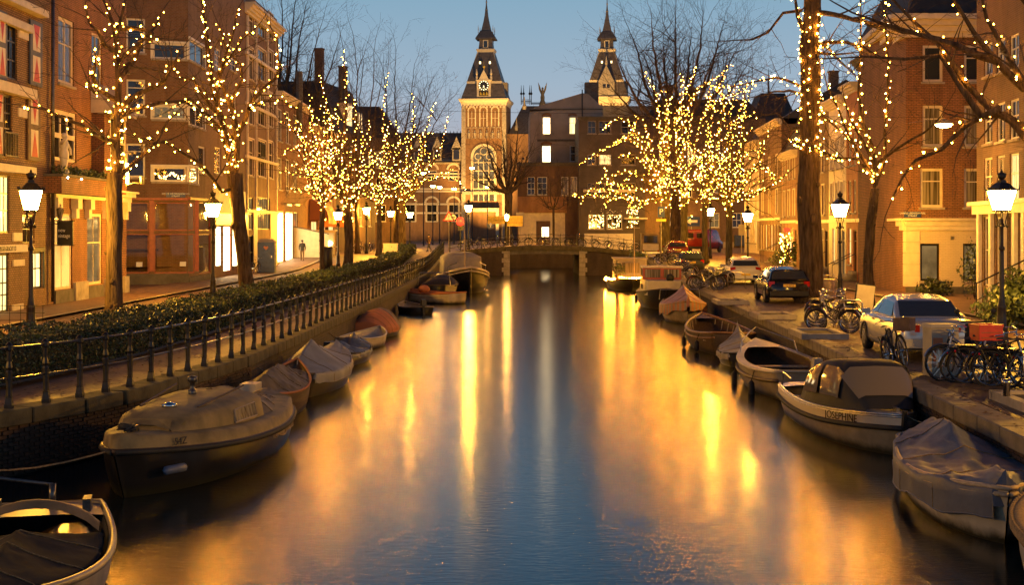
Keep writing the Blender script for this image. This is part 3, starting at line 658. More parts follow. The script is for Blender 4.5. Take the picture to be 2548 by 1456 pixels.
leaves(900,lambda r:B.pt(a[0]+.2+(a[1]-a[0]-.4)*r.random(),za+.02+.3*r.random()**1.5,.15+.55*r.random()),.07,'leaf_mid',fb)
st=thing('balcony_statue','pale figure statue lit from below on the shop balcony','statue',tuple(B.pt(a[0]+1.1,za,.45)))
m=MB(); m.lathe([(.2,0),(.2,.15),(.14,.18),(.12,.3),(.17,.55),(.2,.8),(.15,1.0),(.19,1.15),(.16,1.3),(.06,1.38),(.07,1.42)],10); m.ball((0,0,1.53),.12,8,6); m.tube([(.1,.15,1.2),(.15,.3,1.0),(.2,.2,.8)],.05,6); m.tube([(-.05,-.16,1.2),(.1,-.3,1.25),(.2,-.25,1.5)],.05,6); m.build('figure','ivory',st,True)
for k,uu in enumerate((.75,2.5)):
    p=B.pt(a[0]+uu,z+.55,.62); sp=thing('balcony_spotlight','small lit spotlight on the shop cornice, '+('below the statue' if k==0 else 'toward the bay window'),'spotlight',tuple(p)); MB().box((0,0,.02),(.14,.14,.1),.3).build('housing','iron',sp); MB().ball((.05,0,.1),.06,6,4).build('lamp','spot_glow',sp)
# bay window with sloping canopy
u0,u1,z0,z1=B.rect(243,282,298,432); bay=B.part('bay','brick_warm',(u0-.9,u1+.1,z0-.9,z0-.02,0,.55),(u0-.9,u0-.02,z0-.02,z1+.1,0,.55)); 
fm=B.part('bay_frame','cream_paint',(u0,u1,z1,z1+.22,0,.6),(u0,u0+.1,z0,z1,0,.55),(u1-.1,u1,z0,z1,0,.55),((u0+u1)/2-.05,(u0+u1)/2+.05,z0,z1,.0,.55),(u0,u1,z0+.55*(z1-z0),z0+.55*(z1-z0)+.1,0,.548),(u0-.05,u1+.05,z0-.1,z0,0,.62))
B.part('bay_pane','pane_dark',(u0+.02,u1-.02,z0+.01,z1-.01,.3,.5))
m=MB(); q=[B.pt(u0-1.0,z1+.25,1.0),B.pt(u1+.2,z1+.25,1.0),B.pt(u1+.2,z1+1.5,0),B.pt(u0-1.0,z1+1.5,0)]; q2=[v-Vector((0,0,.12)) for v in q]; m.add(q+q2,[(0,1,2,3),(7,6,5,4),(0,4,5,1),(1,5,6,2),(3,2,6,7),(0,3,7,4)]); m.build('bay_canopy','grey_render',B.root,world=True)
m=MB(); m.add([B.pt(u0-1.0,z1+.14,.98),B.pt(u0-1.0,z1+1.4,0),B.pt(u0-1.0,z1+.14,0)],[(0,1,2)]); m.build('canopy_cheek','cream_paint',B.root,world=True)
# hanging sign
sg=thing('shop_sign','black hanging shop sign lettered new vintage','sign',tuple(B.pt(*B.uz(135,580),.0)))
us,zs_=B.uz(135,580); zt,zb=B.uz(135,551)[1],B.uz(135,610)[1]
p0=Vector((0,0,zs_-sg.location.z)); sw=.62; hz=(zt-zb)/2
MB().box((.12+sw/2,0,0),(sw,.07,hz*2)).build('board','sign_black',sg)
MB().tube([(0,0,hz+.02),(sw+.2,0,hz+.02)],.02,6).tube([(0,0,-hz-.02),(sw+.2,0,-hz-.02)],.02,6).tube([(0,0,.9),(.3,0,hz+.15),(.12,0,hz+.02)],.018,5).build('bracket','iron',sg)
for k,(tx,dz) in enumerate((('new',.11),('vintage',-.11))): text('lettering',tx,.21,'sign_white',sg,Matrix.Translation((.16,-.04,dz))@facing((0,-1,0)),align='LEFT',sx=.8)
wl=thing('wall_lantern','unlit small wall lantern above the hanging shop sign','lantern',tuple(B.pt(B.uz(130,540)[0],B.uz(130,548)[1],.3))); MB().lathe([(.06,0),(.16,.38),(.17,.4),(.05,.55),(.06,.6),(.01,.68)],6).build('glass','pane_curtain',wl); MB().tube([(-.3,0,-.1),(-.1,0,-.15),(0,0,0)],.025,5).build('arm','iron',wl)
# ---- C: corner building, side street face and canal face
C=Fac('corner_shop_building','brown brick corner building with red framed shop windows and long window bands',(-27,76),(-18.0,79),19.5,'brick_brown',depth=12)
k_=dict(frame='red_paint',sill=False,fw=.06,bar=.05)
def shopglass():
    m,nt,bs=newmat('shop_glass'); bs.inputs['Base Color'].default_value=(.8,.8,.8,1); bs.inputs['Roughness'].default_value=.02
    tr=nt.nodes.new('ShaderNodeBsdfTransparent'); gl=nt.nodes.new('ShaderNodeBsdfGlossy'); gl.inputs['Roughness'].default_value=.03; mx=nt.nodes.new('ShaderNodeMixShader'); fz=nt.nodes.new('ShaderNodeFresnel'); fz.inputs[0].default_value=1.5
    nt.links.new(fz.outputs[0],mx.inputs[0]); nt.links.new(tr.outputs[0],mx.inputs[1]); nt.links.new(gl.outputs[0],mx.inputs[2]); nt.links.new(mx.outputs[0],nt.nodes['Material Output'].inputs[0])
shopglass()
for x0,x1 in ((292,370),(384,484)):
    for y0,y1 in ((504,574),(582,680)): C.pw(x0,x1,y0,y1,nx=1,nz=1,pane='shop_glass',rec=.1,**k_)
wp=dict(frame='white_paint',fw=.1)
for y0,y1 in ((357,441),(197,287),(45,131)): C.pw(314,361,y0,y1,nx=1,split=[.8],pane='pane_dark',**wp)
for y0,y1,pn in ((415,452,'pane_dark'),(262,297,'pane_dim'),(107,146,'pane_dark')): C.pw(380,464,y0,y1,nx=1,nz=1,pane=pn,surround=(.12,'x'),**wp)
C.wall()
a=C.rect(292,484,498,504); zt=a[3]; C.part('shop_cornice','red_paint',(3.5,C.W+.02,zt,zt+.14,0,.14))
for x0,x1 in ((371,383),(485,494)):
    u0,u1,_,_=C.rect(x0,x1,500,680); C.part('shop_post','red_paint',(u0,u1,.7,zt-.01,.0,.1))
C.part('plinth','dark_stone',(2.5,C.W+.04,-.05,C.uz(430,682)[1],.0,.12))
C.part('parapet','white_paint',(0,C.W,19.5,19.7,-.3,.2))
C2=Fac('x','x',(-18.0,79.02),(-18.0,95.8),19.5,'brick_brown',depth=6,root=C.root,wallname='canal_wall'); C2.root=C.root
C2.pw(495,524,504,574,nx=1,nz=1,pane='shop_glass',rec=.1,**k_); C2.pw(495,524,582,680,nx=1,nz=1,pane='shop_glass',rec=.1,**k_)
C2.pw(494,511,364,430,nx=1,nz=1,pane='pane_dark',**wp)
for y0,y1,pn in ((416,456,'pane_dim'),(268,316,'pane_dark'),(106,158,'pane_blue')): C2.pw(470,509,y0,y1,nx=2,nz=1,pane=pn,bar=.08,surround=(.12,'x'),**wp) if y0!=416 else C2.pw(470,492,y0,y1,nx=1,nz=1,pane=pn,surround=(.1,'x'),**wp)
C2.pw(537,553,562,664,nx=1,split=[.8],pane='pane_bright',frame='wood_dark',sill=False); C2.pw(556,576,562,676,nx=1,split=[.82],pane='pane_bright',frame='red_paint',sill=False,name='door'); C2.pw(579,594,562,664,nx=1,split=[.8],pane='pane_bright',frame='wood_dark',sill=False)
for y0,y1 in ((366,432),(240,300),(120,178)):
    C2.pw(534,550,y0,y1,nx=2,nz=4,pane='pane_curtain',frame='white_paint'); C2.pw(572,588,y0-4,y1-2,nx=2,nz=4,pane='pane_dark',frame='white_paint')
C2.wall()
u0,u1=C2.uz(528,600)[0],C2.W; z_=C2.uz(560,540)[1]; C2.part('fascia','black_paint',(u0,u1,z_-.5,z_+.2,0,.2)); C2.part('cream_band','cream_paint',(u0,u1,z_+.2,C2.uz(560,470)[1],0,.06))
C2.part('plinth','dark_stone',(0,C2.uz(528,600)[0],-.05,C2.uz(505,684)[1],0,.12)); C2.part('shop_cornice','red_paint',(0,C2.uz(528,600)[0],C2.uz(505,500)[1],C2.uz(505,494)[1],0,.14))
# inside the shop: back wall, plinth, dim lamp, picture, chair-like antiques
ins=thing('shop_display','dim antique shop display behind the corner windows','display',(-21.5,80.5,.9))
m=MB(); m.quad((-29,79.6,0),(-18.3,82.8,0),(-18.3,82.8,5),(-29,79.6,5)); m.build('back_wall','cream_paint',ins,world=True)
m=MB(); m.quad((-29,75.6,.95),(-18.1,79.2,.95),(-18.3,82.8,.95),(-29,79.6,.95)); m.build('floor','wood',ins,world=True)
emit('shop_lamp_glow',(1,.62,.25),60,'FRONT')
for xx in (-24.3,-21.0,-19.4): MB().lathe([(.16,4.0),(.24,4.3)],10,(xx,80.2,0)).build('lamp_shade','shop_lamp_glow',ins,world=True)
def item(name,label,cat,px,py,Y,fn,group=None):
    p=P(px,py,Y); o=thing(name,label,cat,(p.x,p.y,.96),0,group); fn(o); return o
def figure(o):
    m=MB(); m.lathe([(.5,0),(.55,.25),(.35,.5),(.42,.75),(.3,1.0),(.36,1.25),(.22,1.5),(.1,1.7),(.14,1.85),(.03,2.0)],10); 
    for a in range(7): m.ball((.4*math.cos(a*2.4),.4*math.sin(a*2.4),.2+.2*a),.2,6,4)
    m.build('body','wood_dark',o,True)
item('carved_figure','dark seated carved figure in the shop window','statue',433,640,79.6,figure)
def pict(o): MB().box((0,0,.95),(.9,.08,1.7),rx=-.12).build('frame','wood',o); MB().box((0,-.05,.95),(.6,.03,1.3),rx=-.12).build('canvas','ivory',o)
item('framed_picture','tall framed picture leaning in the shop window','picture',462,600,81,pict)
def pot(o): MB().lathe([(.2,0),(.28,.5),(.3,.55)],10).build('pot','ivory',o,True); MB().box((0,0,-.01),(.8,.5,.05)).build('shelf','wood',o)
o=item('white_plant_pot','white plant pot on a shelf in the shop window','pot',342,560,79.5,pot); o.location.z=3.1
def tbl(o):
    MB().box((0,0,.95),(2.6,.7,.08)).build('table_top','wood_dark',o)
    for sx in(-1.2,1.2):
        for sy in (-.28,.28): MB().box((sx,sy,.45),(.08,.08,.92)).build('leg','wood_dark',o)
item('side_table','dark side table in the shop window beside the red post','table',336,640,79,tbl)
for x,y,n in ((343,665,'below the side table'),(452,664,'below the framed picture')):
    p=P(x,y,77.6 if x<400 else 78.6); o=thing('price_card','small white price card '+n,'card',(p.x,p.y+.3,.97)); MB().box((0,0,.14),(.34,.03,.26),rx=-.2).build('card','sign_white',o)
# fairy lights seen in the shop and the strip window
def miniset(name,label,pts,parent_loc,r=.035):
    o=thing(name,label,'string lights',parent_loc); m=MB()
    for p in pts: m.ball(p,r,5,3)
    q=m.build('bulbs','mini_bulb',o,world=True); q['kind']='stuff'; return o
pts=[]
for k in range(70):
    a=random.random(); b=random.random()*(1-abs(a-.5)*1.7); x=414+62*a; y=506+36*b; pts.append(P(x,y,79.5))
miniset('shop_fairy_lights','cluster of fairy lights hanging high in the shop window',pts,(-22,79.5,3.5))
pts=[]
for k in range(60):
    a=random.random(); s_=abs(math.sin(a*5.5)); x=384+78*a; y=420+28*(.4+.6*s_)*random.uniform(.6,1); u,z=C.uz(x,y); pts.append(C.pt(u,z,-.07))
for k in range(26):
    u,z=C2.uz(random.uniform(472,490),random.uniform(420,452)); pts.append(C2.pt(u,z,-.07))
miniset('window_fairy_lights','fairy lights along the first floor strip window of the corner building',pts,(-20,78,7),.025)
u0,u1,z0,z1=C.rect(413,461,479,491); sgn=C.part('street_sign','sign_blue',(u0,u1,z0,z1,.0,.04)); lettering(C,'EERSTE WETERINGDWARS\nSTRAAT',437,485,.125,'sign_white',.045)
# wall spotlight on B's corner, lit wall lamp
fl=thing('wall_floodlight','bracketed floodlight on the corner of the shop house','floodlight',tuple(B.pt(B.W,B.uz(312,460)[1],.0)))
MB().tube([(0,-.05,0),(.35,.0,.1),(.75,0,.08)],.03,6).build('arm','rail_metal',fl); MB().lathe([(.09,0),(.13,.3),(.14,.34)],10,(.75,0,.05)).build('head','rail_metal',fl); MB().lathe([(.14,0),(.14,.9)],8,(-.02,-.08,.1)).build('lamp','lamp_glow',fl)
# ---- D, E, F: canal houses on the left
Dh=Fac('ornate_house','tall ornate brick house with pale stone pilasters above the blue toilet cabin',(-18,95.85),(-18,109),18.3,'brick_brown')
for x0,x1 in ((618,631),(641,661),(667,679)):
    for y0,y1 in ((349,440),(228,312),(122,200),(30,92)):
        dy=-(x0-641)*-.12; Dh.pw(x0,x1,y0+dy,y1+dy,nx=2,split=[.65],pane='pane_dark',frame='cream_paint',fw=.09,surround=(.1,'x'))
Dh.pw(617,630,491,572,nx=3,nz=2,pane='pane_dim',frame='black_paint',sill=False); Dh.pw(640,672,491,571,nx=6,nz=2,pane='pane_dim',frame='black_paint',sill=False); Dh.pw(620,632,585,672,nx=1,nz=2,pane='pane_dark',frame='wood_dark',sill=False,name='door')
Dh.wall()
for x in (613,635,664,686): 
    u0=Dh.uz(x,300)[0]; Dh.part('pilaster','cream_paint',(u0,u0+.26,4.5,17.6,0,.1))
for z_ in (4.2,7.9,11.5,14.9): Dh.part('string_course','cream_paint',(0,Dh.W,z_,z_+.2,0,.14))
[Dh.part('ground_render','cream_paint',b_) for b_ in ((0,Dh.uz(617,500)[0]-.05,.02,4.2,0,.04),(Dh.uz(630,500)[0]+.05,Dh.uz(640,500)[0]-.05,.02,4.2,0,.04),(Dh.uz(672,500)[0]+.05,Dh.W,.02,4.2,0,.04))]; Dh.cornice(17.7,.7,.7,'cream_paint'); Dh.part('plant_balcony','iron',*[(4.3+.14*k,4.34+.14*k,8.2,9.1,.3,.33) for k in range(14)],(4.3,6.2,9.1,9.16,.28,.35),(4.3,6.2,8.15,8.2,0,.35))
Eh=Fac('brick_gallery_house','plain brick house with three tall windows above a bright white shopfront',(-18,109.05),(-18,125.8),13.6,'brick_warm')
for x0,x1,dy in ((691,702,0),(711,721,7),(730,739,14)):
    Eh.pw(x0,x1,270+dy,351+dy*.8,nx=2,split=[.6],pane='pane_curtain'); Eh.pw(x0,x1,392+dy*.6,472+dy*.4,nx=2,split=[.6],pane='pane_curtain')
Eh.pw(689.5,707,526,655,nx=1,split=[.02],pane='pane_bright',fw=.12,sill=False,name='shop_window'); Eh.pw(711,730,527,655,nx=1,split=[.02],pane='pane_bright',fw=.14,sill=False,name='shop_door'); Eh.pw(731,741,528,650,nx=1,split=[.4],pane='pane_dim',fw=.1,sill=False)
Eh.wall(); Eh.cornice(13.2,.5,.5,'cream_paint')
for k,x in enumerate((703,724)):
    u0,z_=Eh.uz(x,510); p=Eh.pt(u0,z_,.5); t=thing('shop_strip_lamp',('first' if k==0 else 'second')+' strip lamp above the bright white shopfront','lamp',tuple(p)); MB().box((0,0,0),(.14,2.2,.12)).build('housing','steel',t); MB().tube([(0,0,.05),(-.5,0,.2)],.02,5).build('arm','iron',t)
fp=thing('flagpole','bare slanting flagpole on the brick gallery house','flagpole',tuple(Eh.pt(Eh.uz(712,490)[0],Eh.uz(712,490)[1],0))); MB().tube([(0,0,0),(2.6,4.5,6.2)],[.06,.03],6).build('pole','wood_pale',fp)
Fh=Fac('awning_house','warm lit house with striped awnings over its shop',(-18,125.85),(-17.6,142),12.2,'brick_orange')
Fh.grid(4,2,1.2,2.1,5.2,3.4,panes=['pane_curtain','pane_dark'],nx=2); Fh.grid(3,1,3.2,2.6,1.2,1,panes=['pane_lit'],nx=2,nz=2,sill=False); Fh.wall(); Fh.cornice(12.0,.5,.5,'cream_paint')
def awning(name,label,f,u0,u1,z0,z1,out,mat):
    p=f.pt(u0,z0,0); t=thing(name,label,'awning',tuple(p)); n=8; secs=[]
    for i in range(n+1):
        a=i/n*math.pi/2; secs.append([f.pt(u0,z0+(z1-z0)*math.cos(a),.03+out*math.sin(a)),f.pt(u1,z0+(z1-z0)*math.cos(a),.03+out*math.sin(a))])
    m=MB(); m.loft(secs,cap=False); m.build('canopy',mat,t,True,world=True)
    for uu,nm in ((u0,'end'),(u1,'end')):
        e=MB(); e.add([f.pt(uu,z0,.03)]+[q[0 if uu==u0 else 1] for q in secs],[(0,i+1,i+2) for i in range(n)]); e.build('end',mat,t,world=True)
    v=MB(); v.quad(f.pt(u0,z0,.03+out),f.pt(u1,z0,.03+out),f.pt(u1,z0-.35,.03+out),f.pt(u0,z0-.35,.03+out)); v.build('valance',mat,t,world=True)
awning('hood_awning','brown and cream striped hood awning beside the bright shopfront',Fh,.4,5.2,Fh.z0+3.1,Fh.z0+4.9,1.7,'awning_brown')
awning('hood_awning','orange and yellow striped hood awning behind the lantern',Fh,8.2,15.5,Fh.z0+2.5,Fh.z0+4.4,2.2,'awning_orange')
G1=Fac('mansard_house','dark brick house with steep mansard roof behind the lit trees',(-17.6,142.1),(-15.2,158),13,'brick_dark'); G1.grid(4,3,1.2,2.0,3.4,3.2,panes=['pane_dark','pane_lit','pane_dark','pane_curtain'],nx=2); G1.wall(); G1.mansard(13,5.2,2.2,'roof_dark'); G1.chimney(2,-2,18,3.4); G1.chimney(11,-2,18,2.6)
u0,z_=4.5,14; dm=G1.part('dormer','cream_paint',(5,7.4,13.6,16.2,-2.5,-.3),(10,11.6,13.6,15.6,-2.5,-.3)); G1.part('dormer_pane','pane_lit',(5.2,7.2,13.9,16,-.32,-.28),(10.2,11.4,13.8,15.4,-.32,-.28))
m=MB(); 
for zz in (17.2,18.8): pass
for k,(x,y,Y,h) in enumerate(((745,225,118,4.0),(858,225,150,4.5),(849,225,150,4.5))):
    p=P(x,y,Y); f=Eh if k==0 else G1; q=MB(); q.tube([(p.x,p.y,p.z-h),(p.x,p.y,p.z+1.6)],.28,6); q.build('flue','dark_stone',f.root,world=True)
# ---- right side
H1=Fac('white_shopfront_house','dark brick house with white shopfront and front steps',(18.95,58),(17.9,44),15.5,'brick_dark')
for (xa,xb) in ((2448,2469),(2480,2501),(2512,2535)):
    s_=-(xa-2448)*.18
    H1.pw(xa,xb,392+s_,508+s_*.3,nx=2,split=[.6],pane='pane_curtain' if xa<2500 else 'pane_lit',fw=.08); H1.pw(xa,xb,262+s_*1.4,357+s_,nx=2,split=[.6],pane='pane_blue',fw=.08); H1.pw(xa,xb,107+s_*2,188+s_*1.6,nx=2,split=[.6],pane='pane_blue',fw=.08)
for (xa,xb) in ((2448,2469),(2478,2500),(2511,2527),(2534,2548)): H1.pw(xa,xb,540,712,nx=2 if xa>2500 else 1,split=[.52],pane='pane_dark',fw=.06,sill=False)
H1.wall(); z_=H1.uz(2460,520)[1]
a=[H1.uz(x,620)[0] for x in (2440,2470,2502,2529,2552)]
H1.part('shop_cornice','white_paint',(0,H1.W,z_-.2,z_+.15,0,.2),(0,H1.W,z_+.15,z_+.3,0,.4)); 
for u0 in a: H1.part('pilaster','white_paint',(u0-.12,u0+.2,.0,z_-.2,0,.14))
H1.cornice(14.6,.8,.7,'cream_paint')
H2=Fac('corner_brick_house','orange lit brick corner house with cream ground floor and arched windows',(18.4,66.4),(27,66.4),12.6,'brick_warm',depth=9)
cr=dict(frame='black_paint',sillmat='stone')
H2.pw(2290,2337,607,699,nx=1,nz=1,pane='pane_dim',arch=.12,fw=.09,**cr); H2.pw(2396,2446,607,699,nx=1,nz=1,pane='pane_dim',arch=.12,fw=.09,**cr)
for (y0,y1,pn,sp_) in ((419,516,'pane_curtain',[.7]),(262,364,'pane_curtain',[.7]),(112,203,'pane_blue',[])):
    H2.pw(2290+ (0 if y0>400 else 6),2346,y0,y1,nx=1,nz=1,split=sp_,pane=pn,frame='cream_paint',fw=.12,arch=.1); H2.pw(2399,2455,y0,y1,nx=1,nz=1,split=[.68],pane='pane_curtain' if y0>400 else pn,frame='cream_paint',fw=.12,arch=.1)
H2.wall()
zb=H2.uz(2300,573)[1]; zt=H2.uz(2300,543)[1]
def panels(f,z0,z1,mat,holes,w=.03,name='ground_floor_render'):
    us=sorted({0,f.W,*[q for h in holes for q in h[:2]]}); bx_=[]
    for i in range(len(us)-1):
        uc=(us[i]+us[i+1])/2; hs=[h for h in holes if h[0]<uc<h[1]]
        if not hs: bx_.append((us[i],us[i+1],z0,z1,0.001,w))
        else:
            h=hs[0]; 
            if h[2]>z0+.02: bx_.append((us[i],us[i+1],z0,h[2],0.001,w))
            if h[3]<z1-.02: bx_.append((us[i],us[i+1],h[3],z1,0.001,w))
    return f.part(name,mat,*bx_)
panels(H2,.35,zb,'brick_cream',[(w_[0],w_[1],w_[2]-.1,w_[3]+.02) for w_ in H2.wins if w_[2]<3.0])
H2.part('band','cream_paint',(-.05,H2.W,zb,zb+.2,0,.12),(-.1,H2.W,zb+.2,zt-.12,0,.18),(-.25,H2.W,zt-.12,zt,0,.34)); H2.part('plinth','dark_stone',(-.03,H2.W,-.05,.35,0,.06))
for k in range(6): H2.part('quoin','cream_paint',(-.04,.62,.36+k*.52,.36+k*.52+.5,0,.06))
u0,u1,z0,z1=H2.rect(2249,2291,527,541); H2.part('street_sign','sign_blue',(u0,u1,z0,z1,0,.04)); lettering(H2,'LANGE LEIDSEDWARS\nSTRAAT',2270,534,.12,'sign_white',.045)
u0,u1,z0,z1=H2.rect(2365,2372,588,597); H2.part('wall_plaque','dark_stone',(u0,u1,z0,z1,.03,.06))
H2.cornice(12.0,1.0,.95,'cream_paint',u0=-.95)
H2.mansard(13.0,3.4,1.6,'roof_dark',out=.3)
K2=Fac('x','x',(18.4,66.42),(19.4,76.4),12.6,'brick_warm',depth=.25,root=H2.root,wallname='canal_wall')
K2.pw(2192,2212,590,694,nx=1,nz=1,pane='pane_dim',arch=.1,**cr); K2.pw(2219,2231,592,728,nx=1,split=[.8],pane='pane_dark',frame='black_paint',sill=False,name='door')
for y0,y1 in ((420,522),(266,368),(120,226)):
    for x0,x1,dy in ((2187,2196,8),(2204,2213,4),(2223,2232,0)): K2.pw(x0,x1,y0+dy,y1+dy*.5,nx=1,split=[.6],pane='pane_curtain' if y0>300 else 'pane_blue',frame='cream_paint')
K2.wall()
panels(K2,.35,zb,'brick_cream',[(w_[0],w_[1],w_[2]-.1,w_[3]+.02) for w_ in K2.wins if w_[2]<3.0],name='canal_render')
K2.part('band','cream_paint',(.05,K2.W,zb,zb+.2,0,.12),(.05,K2.W,zb+.2,zt-.12,0,.18),(.05,K2.W,zt-.12,zt,0,.34)); K2.cornice(12.0,1.0,.95,'cream_paint',u0=.02)
for k in range(6): K2.part('quoin','cream_paint',(.02,.5,.36+k*.52,.36+k*.52+.5,0,.06))
cols=[(2805,2749,12.1,'brick_dark',2,'narrow dark brick house with chimney next to the corner house'),(2749,2711,11.0,'orange_render',2,'narrow orange red house beside the cream gabled house'),(2711,2655,10.6,'cream_paint',3,'cream stone house with heavy cornice and tall narrow windows'),(2655,2598,10.7,'brick_brown',2,'brown brick house partly behind the thick lit trunk'),(2598,2555,9.0,'brick_brown',2,'brick house hidden mostly by the thick lit trunk'),(2555,2504,8.4,'brick_orange',3,'low orange brick house with white cornice and three windows'),(2504,2432,11.3,'brick_brown',3,'brown brick house with white sash windows and lit plants at its door'),(2432,2385,10.5,'cream_paint',3,'pale plastered house at the end of the right hand row')]
def rX(Y): return 15.786+.0473*Y
def ry(xs): return 15.786/((xs-1640.5)/4557-.0473)
RH=[]
for i,(xa,xb,hh,mt_,nc,lb) in enumerate(cols):
    ya,yb=ry(xa)+.05,ry(xb)-.05
    if i==0: ya=76.5
    f=Fac('canal_house',lb,(rX(ya),ya),(rX(yb),yb),hh,mt_,depth=10,group='row of canal houses on the right')
    rows=max(2,int((hh-4)//2.9)); ww=min(.95,(f.W-.6)/nc*.62)
    f.grid(nc,rows,ww,1.9,4.0+gz(ya),2.75,margin=.3,panes=['pane_curtain','pane_dark','pane_curtain','pane_lit' if i in (6,3) else 'pane_curtain'],nx=2,split=[.6],fw=.08,surround=(.1,'x') if i!=1 else None,frame='cream_paint' if i!=2 else 'white_paint')
    g0=gz(ya); f.win(.35,1.35,.3+g0,3.0+g0,nx=1,split=[.78],pane='pane_dark' if i%2 else 'pane_dim',frame='wood_dark',sill=False,name='door')
    k=1.9; 
    while k+1.0<f.W: f.win(k,k+.95,1.0+g0,3.1+g0,nx=2,split=[.65],pane=['pane_dim','pane_curtain','pane_lit'][(i+int(k))%3],frame='cream_paint'); k+=1.7
    f.wall()
    f.cornice(hh-.1,.55,.5,'cream_paint' if i!=0 else 'dark_stone',u0=.02,u1=f.W-.02); f.part('string_course','cream_paint',(0.03,f.W-.03,3.45+g0,3.65+g0,0,.14))
    if i in(3,4,6): f.gable(hh+.45,3.0,'roof_dark',out=-.1)
    elif i in (0,5,7): f.mansard(hh+.45,3.0 if i==5 else 1.6,1.2,'roof_dark',out=-.1)
    if i==0: f.chimney(.8,-.6,hh+.5,1.6,1.1)
    if i in(3,6): f.chimney(1.5,-4,hh+2,2.2,.7)
    # front steps with iron handrail
    if i in (1,3,5,6):
        st=f.part('steps','stone',*[(.25,1.45,g0+.0,g0+.16*(4-q),.02,.30+.3*q) for q in range(4)])
        hr=MB()
        for uu in(.2,1.5): hr.tube([f.pt(uu,g0,1.4),f.pt(uu,g0+1.0,1.4),f.pt(uu,g0+1.65,.1)],.025,5)
        hr.build('handrail','iron',f.root,world=True)
    RH.append(f)
st=H1.part('steps','stone',*[(7.8,9.8,0,.17*(5-q),.02,.35+.32*q) for q in range(5)])
hr=MB()
for uu in (7.7,9.9): hr.tube([H1.pt(uu,0,1.9),H1.pt(uu,1.1,1.9),H1.pt(uu,2.0,.1)],.03,6).tube([H1.pt(uu,.5,1.9),H1.pt(uu,1.4,.1)],.02,5)
hr.build('handrail','iron',H1.root,world=True)
# ---- background across the far street
g=.85
BG=Fac('grey_gabled_building','big grey rendered building with two lit upper windows',(P(1318,570,168).x,168),(P(1500,570,168).x,168),17.2,'grey_render',z0=g,depth=14)
for x0,x1,y0,y1,pn in ((1350,1370,291,334,'pane_bright'),(1416,1433,291,334,'pane_lit_yellow'),(1348,1371,362,404,'pane_bright')): BG.pw(x0,x1,y0,y1,nx=1,split=[.68],pane=pn,fw=.08,arch=.2)
BG.pw(1418,1432,362,402,pane='pane_dark'); BG.wall()
m=MB(); a=BG.z1; D=14; pr=[(0,a),(BG.W,a),(BG.W,a+.3),(BG.W*.8,a+1.9),(BG.W*.72,a+2.0),(.6,a+.35),(0,a-.2)]; m.prism(pr,D,(BG.P0.x,168,0),((1,0,0),(0,0,1),(0,1,0))); m.build('gable','grey_render',BG.root,world=True)
BG.part('string_course','dark_stone',(0,BG.W,BG.uz(1360,349)[1]-.12,BG.uz(1360,349)[1]+.12,0,.12),(0,BG.W,BG.uz(1360,273)[1],BG.uz(1360,273)[1]+.15,0,.08))
BG.part('chimney','dark_stone',(6.6,8.2,17.3,20.6,-3,-1)); m=MB(); m.tube([BG.pt(6.2,g,.1),BG.pt(6.2,19.6,.1)],.08,6); m.build('drainpipe','iron',BG.root,world=True)
BG.part('pilaster','grey_render',(0,.9,g,BG.uz(1330,300)[1],0,.25))
BH=Fac('low_brown_annex','low brown annex with pale garage front behind the bridge bicycles',(P(1288,570,160).x,160),(P(1440,570,160).x,160),10.4,'brick_dark',z0=g,depth=7)
BH.pw(1312,1331,440,485,nx=2,nz=3,pane='pane_dark'); BH.pw(1337,1361,440,485,nx=2,nz=3,pane='pane_dark'); BH.pw(1397,1414,440,486,nx=1,nz=1,pane='pane_curtain'); BH.pw(1420,1436,440,486,nx=1,nz=1,pane='pane_curtain'); BH.pw(1347,1367,564,590,nx=1,nz=1,pane='pane_bright',sill=False); BH.wall()
BH.cornice(10.2,.4,.4,'dark_stone'); a=BH.rect(1290,1406,530,590); BH.part('garage_front','cream_paint',(a[0],a[0]+2.0,g,a[3],.01,.12),(a[0]+2.0,a[1],a[3]-.9,a[3],.01,.14),(BH.rect(1369,1406,530,590)[0],a[1],g,a[3]-.9,.01,.1)); a=BH.rect(1288,1410,489,530); BH.part('brick_band','brick_orange',(*a,.01,.3))
BJ=Fac('cafe_building','dark building with bay windows full of fairy light reflections',(P(1440,570,158).x,158),(P(1605,570,158).x,158),15.5,'dark_render',z0=g,depth=12)
for k,(x0,x1) in enumerate(((1462,1487),(1490,1525),(1545,1585))):
    for r_,(y0,y1,pn) in enumerate(((300,332,'pane_dark'),(384,410,'pane_lit' if k==1 else 'pane_dark'),(455,490,'pane_dark'))): BJ.pw(x0,x1-4,y0,y1,nx=2,nz=2,pane=pn,frame='grey_render')
BJ.pw(1464,1503,535,570,nx=4,nz=1,pane='pane_dark'); BJ.pw(1510,1548,535,570,nx=3,nz=1,pane='pane_dark'); BJ.pw(1558,1590,520,566,nx=4,nz=2,pane='pane_dark',frame='dark_render')
BJ.wall(); BJ.part('bay_cornice','cream_paint',(.5,6.2,7.2,7.5,0,.5)); BJ.part('bay_riser','ivory',(.6,6.0,g,2.6,0,.4)); BJ.cornice(15.2,.4,.4,'dark_stone'); BJ.part('terrace_awning','dark_render',(5.2,7.4,4.0,4.2,0,1.6)); BJ.part('awning_edge','ivory',(5.0,7.5,4.2,4.35,.0,1.7))
pts=[]
for k in range(150):
    x=random.choice((random.uniform(1466,1502),random.uniform(1511,1546),random.uniform(1560,1589))); y=random.uniform(520,568); u,z=BJ.uz(x,y); pts.append(BJ.pt(u,z,-.04))
miniset('cafe_fairy_lights','fairy lights filling the cafe bay windows',pts,(P(1500,550,158).x,158,4),.05)
BK=Fac('dark_corner_block','dark brick block with round attic windows and blue awning past the bridge',(P(1605,570,172).x,172),(P(1905,570,172).x,172),16.5,'brick_dark',z0=g,depth=12)
